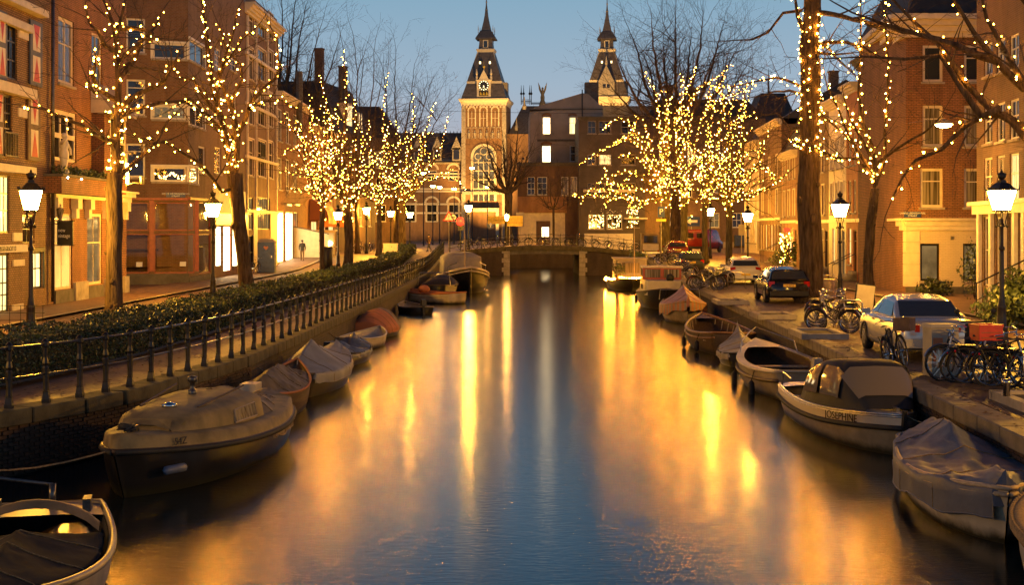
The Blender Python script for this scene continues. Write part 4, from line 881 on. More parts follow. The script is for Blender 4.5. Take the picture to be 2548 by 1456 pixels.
for x0,x1,y0,y1,pn in ((1765,1790,530,566,'pane_dim'),(1822,1845,530,566,'pane_dark'),(1640,1660,450,490,'pane_dark'),(1700,1722,450,490,'pane_dark'),(1765,1790,440,480,'pane_dim'),(1822,1845,440,480,'pane_dark'),(1640,1660,370,410,'pane_dark'),(1710,1730,370,410,'pane_lit'),(1780,1800,360,400,'pane_dark'),(1650,1670,530,560,'pane_lit')): BK.pw(x0,x1,y0,y1,nx=2,nz=2,pane=pn,frame='white_paint')
BK.wall(); BK.mansard(16.5,2.5,2,'roof_dark'); BK.chimney(3,-3,18.8,2); BK.chimney(6,-3,18.8,1.6); a=BK.rect(1826,1866,585,612); BK.part('shop_awning','blue_paint',(*a,0,.8)); a=BK.rect(1730,1826,602,640); BK.part('shop_riser','grey_render',(a[0],a[1],g,a[3],0,.1))
BM=Fac('pavilion_roof_building','building with tall dark pavilion roof above the row houses',(P(1855,570,215).x,215),(P(2010,570,215).x,215),16.0,'brick_brown',z0=g,depth=12); BM.grid(5,3,1.2,2,4,4,panes=['pane_dark']); BM.wall(); BM.mansard(16,8.0,2.9,'roof_dark'); m=MB(); m.tube([BM.pt(4.2,24,-4),BM.pt(4.2,28,-4)],[.2,.02],6); m.build('roof_spike','iron',BM.root,world=True)
BL=Fac('side_block','dark blank block behind the left lit trees',(-40,170),(-13.6,170),14,'brick_dark',z0=g,depth=12); BL.grid(8,3,1.2,2,4,3.2,panes=['pane_dark','pane_dim','pane_dark']); BL.wall(); BL.mansard(14,4,2.5,'roof_dark')
# ------------------------------------------------------------------ museum with two towers
mu=thing('museum','large brick museum with two clock tower spires beyond the bridge','museum',(-4.6,290,.85))
def mp(name,mat,mb,smooth=False): return mb.build(name,mat,mu,smooth,world=True)
def sqtower(cx,cy,rz,secs_):  # list of (half width, z) -> lofted square
    m=MB(); rings=[]
    for hw,z in secs_:
        q=[]
        for a in range(4):
            an=rz+math.pi/4+a*math.pi/2; q.append((cx+math.cos(an)*hw*1.4142,cy+math.sin(an)*hw*1.4142,z))
        rings.append(q)
    return m.loft(rings,closed=True)
def zpx(y,Y): return H-(y-YH)*Y/F
def tower(cx,cy,rz,dz,clock,nm):
    Yf=cy-4.4; Z=lambda y: zpx(y,285)+dz
    ct,st_=math.cos(rz),math.sin(rz)
    def lp(u,z,w): # on front face: u across from centre, w outwards
        return (cx+ct*u-st_*(-4.45-w)*1.0, cy+st_*u+ct*(-4.45-w), z)
    def lb(m,u0,u1,z0,z1,w0,w1):
        vs=[lp(u,z,w) for w in(w0,w1) for z in(z0,z1) for u in(u0,u1)]; return m.add(vs,[(0,1,3,2),(4,6,7,5),(0,4,5,1),(2,3,7,6),(0,2,6,4),(1,5,7,3)])
    def lq_(m,pts): return m.add([lp(*p) for p in pts],[tuple(range(len(pts)))])
    mp('tower_wall','museum_brick',sqtower(cx,cy,rz,[(4.5,.85),(4.5,Z(259))]))
    mp('tower_cornice','cream_paint',sqtower(cx,cy,rz,[(4.5,Z(262)),(4.7,Z(254)),(5.0,Z(249)),(5.05,Z(245)),(4.4,Z(243))]))
    for z in (272,296,314,348): 
        mp('stone_band','stone',sqtower(cx,cy,rz,[(4.47,Z(z)),(4.47,Z(z)+.28)]))
    m=MB()
    for s in(-1,1): lb(m,s*4.1-.42,s*4.1+.42,.9,Z(262),-.1,.06)
    mp('corner_strip','stone',m)
    for k in range(13): # corbels
        u=-4.1+k*.683; m=MB(); lb(m,u-.16,u+.16,Z(268),Z(262),0,.25); mp('corbel','cream_paint',m)
    for u in (-2.4,-.05,2.3):
        m=MB(); lb(m,u-.85,u-.6,Z(314),Z(274),0,.12); lb(m,u+.6,u+.85,Z(314),Z(274),0,.12); lb(m,u-.05,u+.05,Z(314),Z(276),0,.1); lb(m,u-.6,u+.6,Z(294),Z(293),0,.1)
        n=10
        for k in range(n):
            a0,a1=math.pi*k/n,math.pi*(k+1)/n
            vs=[lp(u+math.cos(a)*r,Z(274)+math.sin(a)*r,w_) for a in(a0,a1) for r in(.6,.88) for w_ in(0,.13)]
            m.add(vs,[(1,3,7,5),(0,1,5,4),(2,6,7,3)])
        f=mp('tower_window','cream_paint',m)
        q=MB(); lq_(q,[(u-.6,Z(314),.03),(u+.6,Z(314),.03),(u+.6,Z(288),.03),(u-.6,Z(288),.03)]); me=q.mesh('pane',False,mu.location); me.materials.append(MATS['pane_museum']); ob('pane',me,f)
        q=MB(); lq_(q,[(u-.6,Z(288),.03),(u+.6,Z(288),.03),(u+.6,Z(274),.03),(u-.6,Z(274),.03)]); me=q.mesh('pane',False,mu.location); me.materials.append(MATS['pane_dark']); ob('pane',me,f)
    for k in range(6): # relief panels with figures
        u=-3.0+k*1.2; m=MB(); lb(m,u-.48,u-.4,Z(345),Z(318),0,.12); lb(m,u+.4,u+.48,Z(345),Z(318),0,.12); lb(m,u-.48,u+.48,Z(318),Z(316),0,.14); 
        c=lp(u,Z(344),.12); m.lathe([(.25,0),(.2,.5),(.28,1.1),(.1,1.4),(.15,1.55),(.05,1.75)],6,c); mp('relief_panel','stone',m)
    # roofs
    r1=[(4.55,Z(243)),(3.6,Z(206))]; mp('lower_roof','roof_slate',sqtower(cx,cy,rz,r1))
    mp('roof_band','cream_paint',sqtower(cx,cy,rz,[(3.55,Z(206)),(3.6,Z(200)),(3.3,Z(199))]))
    mp('upper_roof','roof_slate',sqtower(cx,cy,rz,[(3.5,Z(199)),(1.7,Z(125))]))
    mp('roof_band','cream_paint',sqtower(cx,cy,rz,[(1.62,Z(125)),(1.85,Z(119)),(1.85,Z(116)),(1.4,Z(115))]))
    mp('lantern_stage','roof_slate',sqtower(cx,cy,rz,[(1.45,Z(115)),(1.3,Z(100)),(1.35,Z(90))]))
    mp('lantern_hood','roof_slate',sqtower(cx,cy,rz,[(2.05,Z(91)),(2.0,Z(88)),(1.15,Z(70)),(.95,Z(68)),(.55,Z(45)),(.35,Z(30)),(.12,Z(2)),(.08,Z(-12)),(.03,Z(-30))]))
    for sx in(-1,1):
        for sy in(-1,1): m=MB(); m.lathe([(.08,0),(.05,.5),(.1,.6),(.02,1.6)],5,(cx+ct*sx*1.5-st_*sy*1.5,cy+st_*sx*1.5+ct*sy*1.5,Z(76))); mp('finial','stone',m)
    for z0_,w0 in ((15,.35),(-5,.2)): m=MB(); m.lathe([(.05,-.3),(w0,0),(.05,.3)],6,(cx,cy,Z(z0_))); mp('finial','stone',m)
    m=MB(); lb(m,-.55,.55,Z(113),Z(93),-3.1,-2.9); f=mp('lantern_window','cream_paint',m); m=MB(); lb(m,-.35,.35,Z(112),Z(96),-2.95,-2.85); me=m.mesh('pane',False,mu.location); me.materials.append(MATS['pane_dark']); ob('pane',me,f)
    for s in(-1,1): # hip ribs and dormers
        m=MB(); h0,h1=3.3,1.62
        for sy in (-1,):
            a=(cx+ct*s*h0-st_*sy*h0,cy+st_*s*h0+ct*sy*h0,Z(199)); b=(cx+ct*s*h1-st_*sy*h1,cy+st_*s*h1+ct*sy*h1,Z(125)); m.tube([a,b],.12,5)
            a=(cx+ct*s*4.3-st_*sy*4.3,cy+st_*s*4.3+ct*sy*4.3,Z(243)); b=(cx+ct*s*3.45-st_*sy*3.45,cy+st_*s*3.45+ct*sy*3.45,Z(206)); m.tube([a,b],.1,5)
        mp('roof_rib','cream_paint',m)
        m=MB(); lb(m,s*1.0-.3,s*1.0+.3,Z(156),Z(146),-2.9,-2.0); mp('roof_dormer','roof_slate',m); m=MB(); lb(m,s*1.0-.17,s*1.0+.17,Z(155),Z(149),-2.05,-1.97); mp('dormer_light','pane_museum',m)
        m=MB(); m.lathe([(.42,0),(.05,.9),(.1,1.0),(.03,1.4)],6,lp(s*1.0,Z(146),-2.4)); mp('dormer_cap','roof_slate',m)
    m=MB()
    if clock:
        lb(m,-1.4,1.4,Z(240),Z(200),-1.2,.02); lb(m,-1.6,1.6,Z(200),Z(197),-1.2,.15); b_=mp('clock_house','cream_paint',m)
        m=MB(); m.prism([(-1.0,0),(1.0,0),(0,2.0)],.6,lp(0,Z(197),-.5),((ct,st_,0),(0,0,1),(st_,-ct,0))); mp('clock_gable','cream_paint',m)
        m=MB(); m.lathe([(.06,0),(.06,1.4),(.28,1.6),(.28,1.8),(.03,2.0),(.03,2.8)],8,lp(0,Z(186),-.3)); mp('gilded_ball','brass' if 'brass' in MATS else 'sign_yellow',m)
        for s in(-1,1): m=MB(); m.lathe([(.2,0),(.25,.6),(.15,.8),(.25,1.2),(.04,2.2)],6,lp(s*1.45,Z(197),-.2)); mp('finial','cream_paint',m)
        n=24; zc=Z(212); dm=MB(); dm.add([lp(0,zc,.06)]+[lp(math.cos(2*math.pi*k/n)*1.1,zc+math.sin(2*math.pi*k/n)*1.1,.06) for k in range(n)],[(0,k+1,(k+1)%n+1) for k in range(n)]); f=mp('clock_face','sign_black',dm)
        for k in range(12):
            a=k*math.pi/6; q=MB(); c=(math.cos(a)*.88,zc+math.sin(a)*.88); lb(q,c[0]-.1,c[0]+.1,c[1]-.1,c[1]+.1,.07,.1); me=q.mesh('hour_mark',False,mu.location); me.materials.append(MATS['pane_museum']); ob('hour_mark',me,f)
        for a,L in ((R(-78),.85),(R(-105),.6)):
            q=MB(); q.add([lp(math.cos(a+1.57)*.06,zc+math.sin(a+1.57)*.06,.1),lp(-math.cos(a+1.57)*.06,zc-math.sin(a+1.57)*.06,.1),lp(math.cos(a)*L,zc+math.sin(a)*L,.1)],[(0,1,2)]); me=q.mesh('clock_hand',False,mu.location); me.materials.append(MATS['pane_museum']); ob('clock_hand',me,f)
        m=MB(); lb(m,-.95,.95,Z(238),Z(224),.03,.05); mp('bell_niche','roof_dark',m)
        for u in(-.6,0,.6): m=MB(); m.lathe([(.25,0),(.2,.3),(.1,.5),(.02,.7)],6,lp(u,Z(236),.1)); mp('bell','sign_yellow',m)
    else:
        lb(m,-1.7,1.7,Z(243),Z(212),-1.2,.05); mp('gable_house','stone',m); m=MB(); m.prism([(-1.9,0),(1.9,0),(0,4.0)],.8,lp(0,Z(212),-.7),((ct,st_,0),(0,0,1),(st_,-ct,0))); mp('gable_top','stone',m)
        for u in(-.42,.42): m=MB(); lb(m,u-.32,u+.32,Z(222),Z(203),.06,.08); mp('gable_pane','pane_dark',m)
        m=MB(); m.lathe([(.1,0),(.3,.6),(.03,2.2)],6,lp(0,Z(212)+3.8,-.3)); mp('finial','cream_paint',m)
    m=MB()
    for s in (1,): # side dormer on the right roof slope
        p=(cx+ct*3.6,cy+st_*3.6,Z(222)); m.box(p,(1.6,2.4,3.4),rz); m.box((p[0],p[1],Z(203)),(1.4,2.8,.4),rz)
    mp('side_clock_house','stone',m)
    return lp,lb,Z
lp,lb,Z=tower(-5.2,289.6,R(-6),0,True,'west')
tower(20.2,302,R(-6),zpx(243,302)-zpx(243,285),False,'east')
# big arched window of the west tower
m=MB(); n=16; r=2.1; zc=Z(390)
for k in range(n):
    a0,a1=math.pi*k/n,math.pi*(k+1)/n; m.add([lp(math.cos(a)*q,zc+math.sin(a)*q,w_) for a in(a0,a1) for q in(r,r+.5) for w_ in(0,.25)],[(1,3,7,5),(0,1,5,4),(2,6,7,3)])
lb(m,-r-.5,-r,Z(500),zc,0,.25); lb(m,r,r+.5,Z(500),zc,0,.25); mp('arch_surround','cream_paint',m)
m=MB(); m.add([lp(0,zc,.05)]+[lp(math.cos(math.pi*k/n)*r,zc+math.sin(math.pi*k/n)*r,.05) for k in range(n+1)],[(0,k+1,k+2) for k in range(n)]); m.add([lp(-r,Z(500),.05),lp(r,Z(500),.05),lp(r,zc,.05),lp(-r,zc,.05)],[(0,1,2,3)]); mp('arch_pane','pane_dim',m)
m=MB()
for (cu,cz,rr) in ((0,1.15,.72),(-1.15,.1,.62),(1.15,.1,.62)):
    m.tube([lp(cu+math.cos(a)*rr,zc+cz+math.sin(a)*rr,.15) for a in np.linspace(0,2*math.pi,17)[:-1]],.1,5,closed=True)
for u in(-1.05,0,1.05): lb(m,u-.09,u+.09,Z(500),zc-.4,.06,.2)
for y in (404,425,447,470): lb(m,-r,r,Z(y)-.1,Z(y)+.1,.06,.18)
mp('window_tracery','cream_paint',m)
m=MB(); lb(m,-4.3,4.3,Z(484),Z(476),0,.5); mp('stone_band','stone',m); m=MB(); lb(m,-3.2,3.2,Z(527),Z(518),0,1.6); lb(m,-3.2,-2.6,.9,Z(527),.8,1.5); lb(m,2.6,3.2,.9,Z(527),.8,1.5); mp('porch','stone',m)
# west wing
def wingwin(f,x0,x1,y0,y1,h): f.pw(x0,x1,y0,y1,nx=2,split=[.66],pane='pane_dark',frame='cream_paint',fw=.18,bar=.12,arch=.5)
W=Fac('x','x',(-70,286),(-9.6,286.6),zpx(406,286),'museum_brick',depth=12,z0=.85,root=mu,wallname='wing_wall')
lune=[]
for k in range(6):
    x=1126+3-k*54; W.pw(x-13,x+12,424,449,nx=2,nz=1,pane='pane_dark',frame='cream_paint',fw=.15); W.pw(x-14,x+13,507,552,nx=2,nz=2,pane='pane_dark',frame='cream_paint',fw=.15,surround=(.18,'x')); lune.append((*W.rect(x-14,x+13,507,552),)); lune.append((*W.rect(x-13,x+12,424,449),))
W.wall()
for y in (432,440,470,476,508,530): W.part('stone_band','cream_paint',(0,W.W,W.uz(1080,y)[1]-.17,W.uz(1080,y)[1]+.17,0.002,.05))
for (u0,u1,z0,z1) in lune:
    uc,rr=(u0+u1)/2,(u1-u0)/2; m=MB(); q=MB(); N=12; zz=z1+.16
    for k in range(N):
        a0,a1=math.pi*k/N,math.pi*(k+1)/N
        m.add([W.pt(uc+math.cos(a_)*r_,zz+math.sin(a_)*r_*.92,w_) for a_ in(a0,a1) for r_ in(rr,rr+.42) for w_ in(0,.16)],[(1,3,7,5),(0,1,5,4),(2,6,7,3)])
    f=mp('lunette','cream_paint',m); q.add([W.pt(uc,zz,.05)]+[W.pt(uc+math.cos(math.pi*k/N)*rr,zz+math.sin(math.pi*k/N)*rr*.92,.05) for k in range(N+1)],[(0,k+1,k+2) for k in range(N)]); me=q.mesh('panel',False,mu.location); me.materials.append(MATS['museum_brick']); ob('panel',me,f)
W.cornice(zpx(408,286),.9,.6,'stone')
m=MB(); zt=zpx(325,286); z0_=zpx(404,286); m.add([(-72,285.6,z0_),(-9.6,285.6,z0_),(-9.6,292,zt),(-72,292,zt),(-72,298,z0_),(-9.6,298,z0_)],[(0,1,2,3),(3,2,5,4),(1,5,2)]); mp('wing_roof','roof_slate',m)
m=MB()
for k in range(90): x=-72+k*.69; m.tube([(x,292,zt),(x,292,zt+.45)],[.09,.02],4)
q=mp('roof_cresting','iron',m); q['kind']='stuff'
for k in range(4):
    xc=(1136-k*48-CX)/F*286; m=MB(); m.box((xc,286.6,zpx(384,286)),(1.7,2.4,2.6)); m.prism([(-1.05,0),(1.05,0),(0,2.6)],.9,(xc,285.4,zpx(372,286))); f=mp('wing_dormer','stone',m); m=MB(); m.box((xc,285.38,zpx(385,286)),(1.1,.06,1.9)); me=m.mesh('pane',False,mu.location); me.materials.append(MATS['pane_dark']); ob('pane',me,f)
# middle roof between the towers, right wing
m=MB(); z0_=zpx(342,292); zt=zpx(258,292); xa,xb=-1.0,40; m.add([(xa,287,z0_),(xb,289,z0_),(xb,297,zt),(xa+3.2,297,zt),(xa,307,z0_),(xb,307,z0_)],[(0,1,2,3),(3,2,5,4),(0,3,4)]); mp('middle_roof','roof_slate',m)
m=MB(); m.box((20,291,z0_/2+.4),(42,8,z0_)); mp('middle_wall','museum_brick',m)
for x,y in ((1285,325),(1305,272)): m=MB(); c=P(x,y,288.5); m.lathe([(.3,0),(.45,.6),(.2,1.2),(.05,2.6)],6,c); mp('roof_finial','stone',m)
m=MB()
for xx in np.linspace(1297,1321,9): c=P(xx,258,297); m.tube([c,c+Vector((0,0,1.0))],.05,4)
a,b=P(1297,252,297),P(1321,252,297); m.tube([a,b],.06,4)
mp('roof_platform_railing','iron',m)
for xx in (1297,1303,1318,1322): c=P(xx,254,297); m=MB(); m.lathe([(.08,-.5),(.08,1.5),(.3,1.8),(.1,2.1),(.03,3.6)],6,c); mp('roof_finial','iron',m)
m=MB()
for xx in np.linspace(1324,1400,40): c=P(xx,259,297); m.tube([c,c+Vector((0,0,.5))],[.09,.02],4)
q=mp('roof_cresting','iron',m); q['kind']='stuff'
c=P(1350,258,296); stt=thing('roof_statue','winged stone figure standing on the museum roof ridge','statue',tuple(c))
m=MB(); m.lathe([(.75,-.4),(.6,.3),(.4,.8),(.45,1.4),(.3,2.0),(.4,2.6),(.15,2.9),(.22,3.1),(.2,3.35),(.03,3.5)],8); m.build('figure','dark_stone',stt,True)
for s in(-1,1): m=MB(); m.add([(s*.15,0,2.5),(s*.3,.1,1.9),(s*.75,.1,3.0),(s*.95,.1,4.6),(s*.5,.05,3.6)],[(0,1,2,3,4)]); m.add([(s*.15,.08,2.5),(s*.3,.18,1.9),(s*.75,.18,3.0),(s*.95,.18,4.6),(s*.5,.13,3.6)],[(4,3,2,1,0)]); m.build('wing','dark_stone',stt)
# floodlights on the museum; the last is added to brighten the tower roof
for i,(x,y,z,tg,en) in enumerate(((-6,276,6,(-5.2,286,20),24000),(-2,277,7,(-5.2,286,13),13000),(-14,276,4,(-16,286,8),3600),(-24,274,4,(-24,286,7),3600),(18,280,20,(20,298,34),30000),(2,262,16,(-5.2,286,36),26000))):
    t=thing('museum_floodlight','floodlight aimed at the museum,'[:43]+' '+('below the arched window','beside the porch','under the wing windows','at the wing edge by the lit trees','on the roof before the second tower','added in mid air to brighten the clock tower roof')[i],'floodlight',(x,y,z if i>=4 else .85))
    MB().box((0,0,.2),(.5,.4,.35)).build('housing','iron',t)
    ld=bpy.data.lights.new('floodlight','SPOT'); ld.energy=en; ld.color=(1,.52,.11); ld.spot_size=R(80); ld.spot_blend=.6; ld.shadow_soft_size=.3
    lo=ob('beam',ld,t,(0,0,.45)); dv=Vector(tg)-(t.location+Vector((0,0,.45))); lo.rotation_euler=dv.to_track_quat('-Z','Y').to_euler()
# ------------------------------------------------------------------ trees and their string lights
def tubes(pls,ns):
    m=MB()
    for pts,r in pls: m.tube(pts,r,ns,cap=False)
    return m
def wob(pts,amp,rg):
    return [Vector(p)+Vector((rg.uniform(-amp,amp),rg.uniform(-amp,amp),rg.uniform(-amp,amp)*.6)) if 0<i<len(pts)-1 else Vector(p) for i,p in enumerate(pts)]
def resample(pts,step):
    out=[Vector(pts[0])]
    for i in range(len(pts)-1):
        a,b=Vector(pts[i]),Vector(pts[i+1]); n=max(1,int((b-a).length/step))
        for k in range(1,n+1): out.append(a.lerp(b,k/n))
    return out
def sprout(p,d,L,r,lvl,rg,up=.25,out=None,maxl=3,dens=1.0):
    """a twig and its side twigs"""
    n=max(3,int(L/.45)); pts=[Vector(p)]; d=Vector(d).normalized()
    for i in range(n):
        d=(d+Vector((rg.gauss(0,.16),rg.gauss(0,.16),rg.gauss(0,.13)+up*.12))).normalized(); pts.append(pts[-1]+d*(L/n))
    rad=[max(.006,r*(1-.8*i/n)) for i in range(n+1)]; out.append((pts,rad,lvl))
    if lvl<maxl:
        k=max(2,int(L*dens*(1.1 if lvl==1 else 1.5)))
        for j in range(k):
            t=rg.uniform(.2,1.0); i=min(n-1,int(t*n)); q=pts[i].lerp(pts[i+1],t*n-i); dd=(pts[i+1]-pts[i]).normalized()
            side=dd.cross(Vector((rg.gauss(0,1),rg.gauss(0,1),rg.gauss(0,1)))).normalized()
            sprout(q,dd*.75+side*rg.uniform(.45,.9),L*rg.uniform(.3,.55),rad[i]*.55,lvl+1,rg,up,out,maxl,dens)
bulbmesh={}
def bulb_me(r):
    k=round(r,3)
    if k not in bulbmesh:
        m=MB(); m.lathe([(.001,-r*1.15),(r*.75,-r*.6),(r,0),(r*.7,r*.65),(.001,r*1.1)],6); me=m.mesh('bulb',True); me.materials.append(MATS['bulb_glow']); bulbmesh[k]=me
    return bulbmesh[k]
def string_lights(label,pls,step,r,single,base,rg,wrap=True,maxn=99999):
    t=thing('string_lights',label,'string lights',base,0,'string lights in the canal trees'); pos=[]; wires=[]
    for pts,rad in pls:
        q=resample(pts,step); w_=[]; ph=rg.uniform(0,6)
        rr=rad if not hasattr(rad,'__len__') else rad
        for i,p in enumerate(q):
            a=(q[min(i+1,len(q)-1)]-q[max(0,i-1)]); a=a.normalized() if a.length>1e-6 else Vector((0,0,1))
            s=a.cross(Vector((.3,.2,1))); s=s.normalized() if s.length>.01 else Vector((1,0,0)); b=a.cross(s); ph+=1.9
            if hasattr(rr,'__len__'): R_=float(np.interp(i/len(q),np.linspace(0,1,len(rr)),rr))
            else: R_=rr
            o=R_+r*.9+rg.uniform(0,.05); v=p+(s*math.cos(ph)+b*math.sin(ph))*o+Vector((rg.gauss(0,.04),rg.gauss(0,.04),rg.gauss(0,.04))); pos.append(v); w_.append(v)
        if len(w_)>1: wires.append((w_,.006 if r<.05 else .008))
    m=MB()
    for w_,q in wires: m.tube(w_,q,3,cap=False)
    m.build('wire','twig',t,world=True)
    B_=Vector(base)
    if single:
        me=bulb_me(r)
        for v in pos[:300]: 
            o=ob('bulb',me,t,v-B_); s_=rg.uniform(.5,1.15); o.scale=(s_,s_,s_)
        rest=pos[300:]
    else: rest=pos
    if rest:
        m=MB()
        for v in rest:
            s_=r*rg.uniform(.45,1.1); m.add([v+Vector(d)*s_ for d in((1,0,0),(-1,0,0),(0,1,0),(0,-1,0),(0,0,1),(0,0,-1))],[(0,2,4),(2,1,4),(1,3,4),(3,0,4),(2,0,5),(1,2,5),(3,1,5),(0,3,5)])
        o=m.build('bulbs','bulb_glow',t,world=True); o['kind']='stuff'
    return t,len(pos)
def tree(name,label,base,trunk,limbs,seed,bark='bark',tw=(1.6,2.6),up=.3,dens=1.0,maxl=3,group='trees along the canal',sides=8):
    """trunk: [(point,radius)], limbs: [([points],r0,r1)]"""
    rg=random.Random(seed); t=thing(name,label,'tree',base,0,group)
    m=MB(); tp=[p for p,r in trunk]; tr=[r for p,r in trunk]
    tp2=resample(tp,.6); rr=np.interp(np.linspace(0,1,len(tp2)),np.linspace(0,1,len(tr)),tr); tp2=wob(tp2,.02,rg)
    rr=[q*(1+rg.uniform(-.04,.04)) for q in rr]; rr[0]*=1.35; m.tube(tp2,rr,max(14,sides)); Lk=len(tp2)
    for k in range(6):
        i=rg.randrange(1,max(2,Lk-1)); an=rg.uniform(3.4,6.0); m.ball(tp2[i]+Vector((math.cos(an)*rr[i]*.9,math.sin(an)*rr[i]*.9,0)),rr[i]*rg.uniform(.22,.4),7,5,(1,1,rg.uniform(.8,1.6)))
    m.build('trunk',bark,t,True,world=True)
    tw_=[]
    big=[]
    for pts,r0,r1 in limbs:
        q=wob(resample(pts,.5),.05,rg); rad=list(np.linspace(r0,r1,len(q))); big.append((q,rad))
        L=sum((q[i+1]-q[i]).length for i in range(len(q)-1)); k=int(L*1.5*dens)+1
        for j in range(k):
            tt=rg.uniform(.12,1.0)*(len(q)-1); i=min(len(q)-2,int(tt)); p=q[i].lerp(q[i+1],tt-i); dd=(q[i+1]-q[i]).normalized(); s=dd.cross(Vector((rg.gauss(0,1),rg.gauss(0,1),rg.gauss(0,1)))).normalized()
            sprout(p,dd*.7+s*rg.uniform(.5,1),rg.uniform(*tw),max(.012,rad[i]*.4),1,rg,up,tw_,maxl,dens)
        sprout(q[-1],(q[-1]-q[-2]),rg.uniform(*tw),r1,1,rg,up,tw_,maxl,dens)
    m=MB()
    for q,rad in big: m.tube(q,rad,7,cap=False)
    m.build('limbs',bark,t,True,world=True)
    m=MB()
    for pts,rad,l in tw_: m.tube(pts,rad,3 if l>1 else 4,cap=False)
    o=m.build('crown','twig',t,world=True); o['kind']='stuff'
    return t
def pl(pts,Y,dY=0): # pixel polyline to 3D with the depth drifting by dY along it
    n=len(pts); return [P(x,y,Y+dY*i/max(1,n-1)) for i,(x,y) in enumerate(pts)]
# left tree 1
Y=42.5; b=G(283,10617/Y+YH); base=(P(283,600,Y).x,Y,0)
tr=[(P(283,YH+10617/Y,Y),.30),(P(284,700,Y),.235),(P(285,560,Y),.225),(P(284,470,Y),.25),(P(288,430,Y),.24)]
T1=[[(290,440),(293,380),(291,281),(294,198),(291,99),(298,50),(314,-10)],[(296,440),(350,393),(390,350),(417,304),(440,278)],[(296,270),(347,231),(407,205),(430,160),(446,132)],[(294,290),(331,274),(397,255),(463,251),(499,278),(526,288)],[(293,150),(331,122),(364,89),(387,66),(403,28)],[(292,70),(331,69),(357,76),(380,83),(380,100),(350,95)],[(291,250),(258,228),(231,228),(218,203)],[(289,130),(261,109),(248,76),(225,56),(212,13)],[(290,350),(265,346),(198,308),(159,298),(116,271),(60,262)],[(240,215),(231,185),(238,149),(236,132)],[(294,200),(330,150),(350,110),(352,90)],[(291,99),(280,60),(265,20),(250,-20)]]
dy=[0,2,-1.5,2.5,1.5,-1,-2,-1,-3,-2,1,1]
lm=[(pl(q,Y,d),(.16 if i==0 else .085),(.03 if i==0 else .02)) for i,(q,d) in enumerate(zip(T1,dy))]
tree('canal_tree','bare pollarded tree wound with lights before the antique shop house',base,tr,lm,11,tw=(.9,1.9),maxl=3,dens=.9)
rg=random.Random(5)
extra=[(pl([(284,440),(286,400),(290,360),(292,300),(293,240)],Y),.2)]*3
string_lights('string lights wound through the tree before the antique shop house',[(l[0],[l[1],l[2]]) for l in lm]+extra,.21,.028,True,base,rg)
# left tree 2, leaning
Y=61.0; base=(P(615,700,Y).x,Y,0)
tr=[(P(618,YH+10617/Y,Y),.36),(P(606,640,Y),.31),(P(596,560,Y),.29),(P(588,480,Y),.30),(P(584,432,Y),.33)]
T2=[[(580,440),(565,364),(545,264),(522,165),(509,66),(500,-10)],[(584,440),(595,331),(612,291),(624,253),(645,232),(685,192),(696,160),(690,99),(669,59)],[(575,380),(562,333),(541,283),(528,213),(522,133),(514,72),(504,13)],[(545,260),(541,213),(554,173),(565,147),(584,128),(600,96),(637,69)],[(582,470),(549,476),(529,446),(496,407),(463,384),(413,357),(367,347),(334,341)],[(548,290),(506,237),(480,200),(446,190),(420,160)],[(590,350),(578,280),(560,240),(545,180),(575,100),(594,16)],[(560,330),(520,290),(500,270),(470,245),(440,262)],[(620,270),(660,250),(700,248),(735,270)],[(565,364),(590,320),(575,250),(600,200),(600,160),(560,120),(545,60)]]
dy=[0,3,-2,2,-4,-2,1.5,-3,3,2]
lm=[(pl(q,Y,d),.15 if i<2 else .10,.025) for i,(q,d) in enumerate(zip(T2,dy))]
tree('canal_tree','leaning thick pollarded tree wound with lights beside the corner shop',base,tr,lm,12,tw=(1.0,2.2),dens=.8)
string_lights('string lights wound through the leaning tree beside the corner shop',[(l[0],[l[1],l[2]]) for l in lm]+[(pl([(582,440),(575,400),(568,360),(560,320)],Y),.2)]*2,.23,.035,True,base,rg)
def vase(Y,x,yb,ytop_tr,tips,r,rg,trunk_r,lean=0):
    """limbs from the trunk head to pixel tips, arching"""
    out=[]
    for (tx,ty) in tips:
        dY=rg.uniform(-3.5,3.5); a=P(x+lean,ytop_tr,Y); e=P(tx,ty,Y+dY); mid=a.lerp(e,.45)+Vector(((e.x-a.x)*.18,0,(e.z-a.z)*-.04+rg.uniform(-.2,.2))); m1=a.lerp(mid,.5)+Vector(((mid.x-a.x)*.12,0,-.1))
        out.append(([a,m1,mid,mid.lerp(e,.5)+Vector((rg.uniform(-.3,.3),rg.uniform(-.5,.5),rg.uniform(-.2,.3))),e],r,.025))
    return out
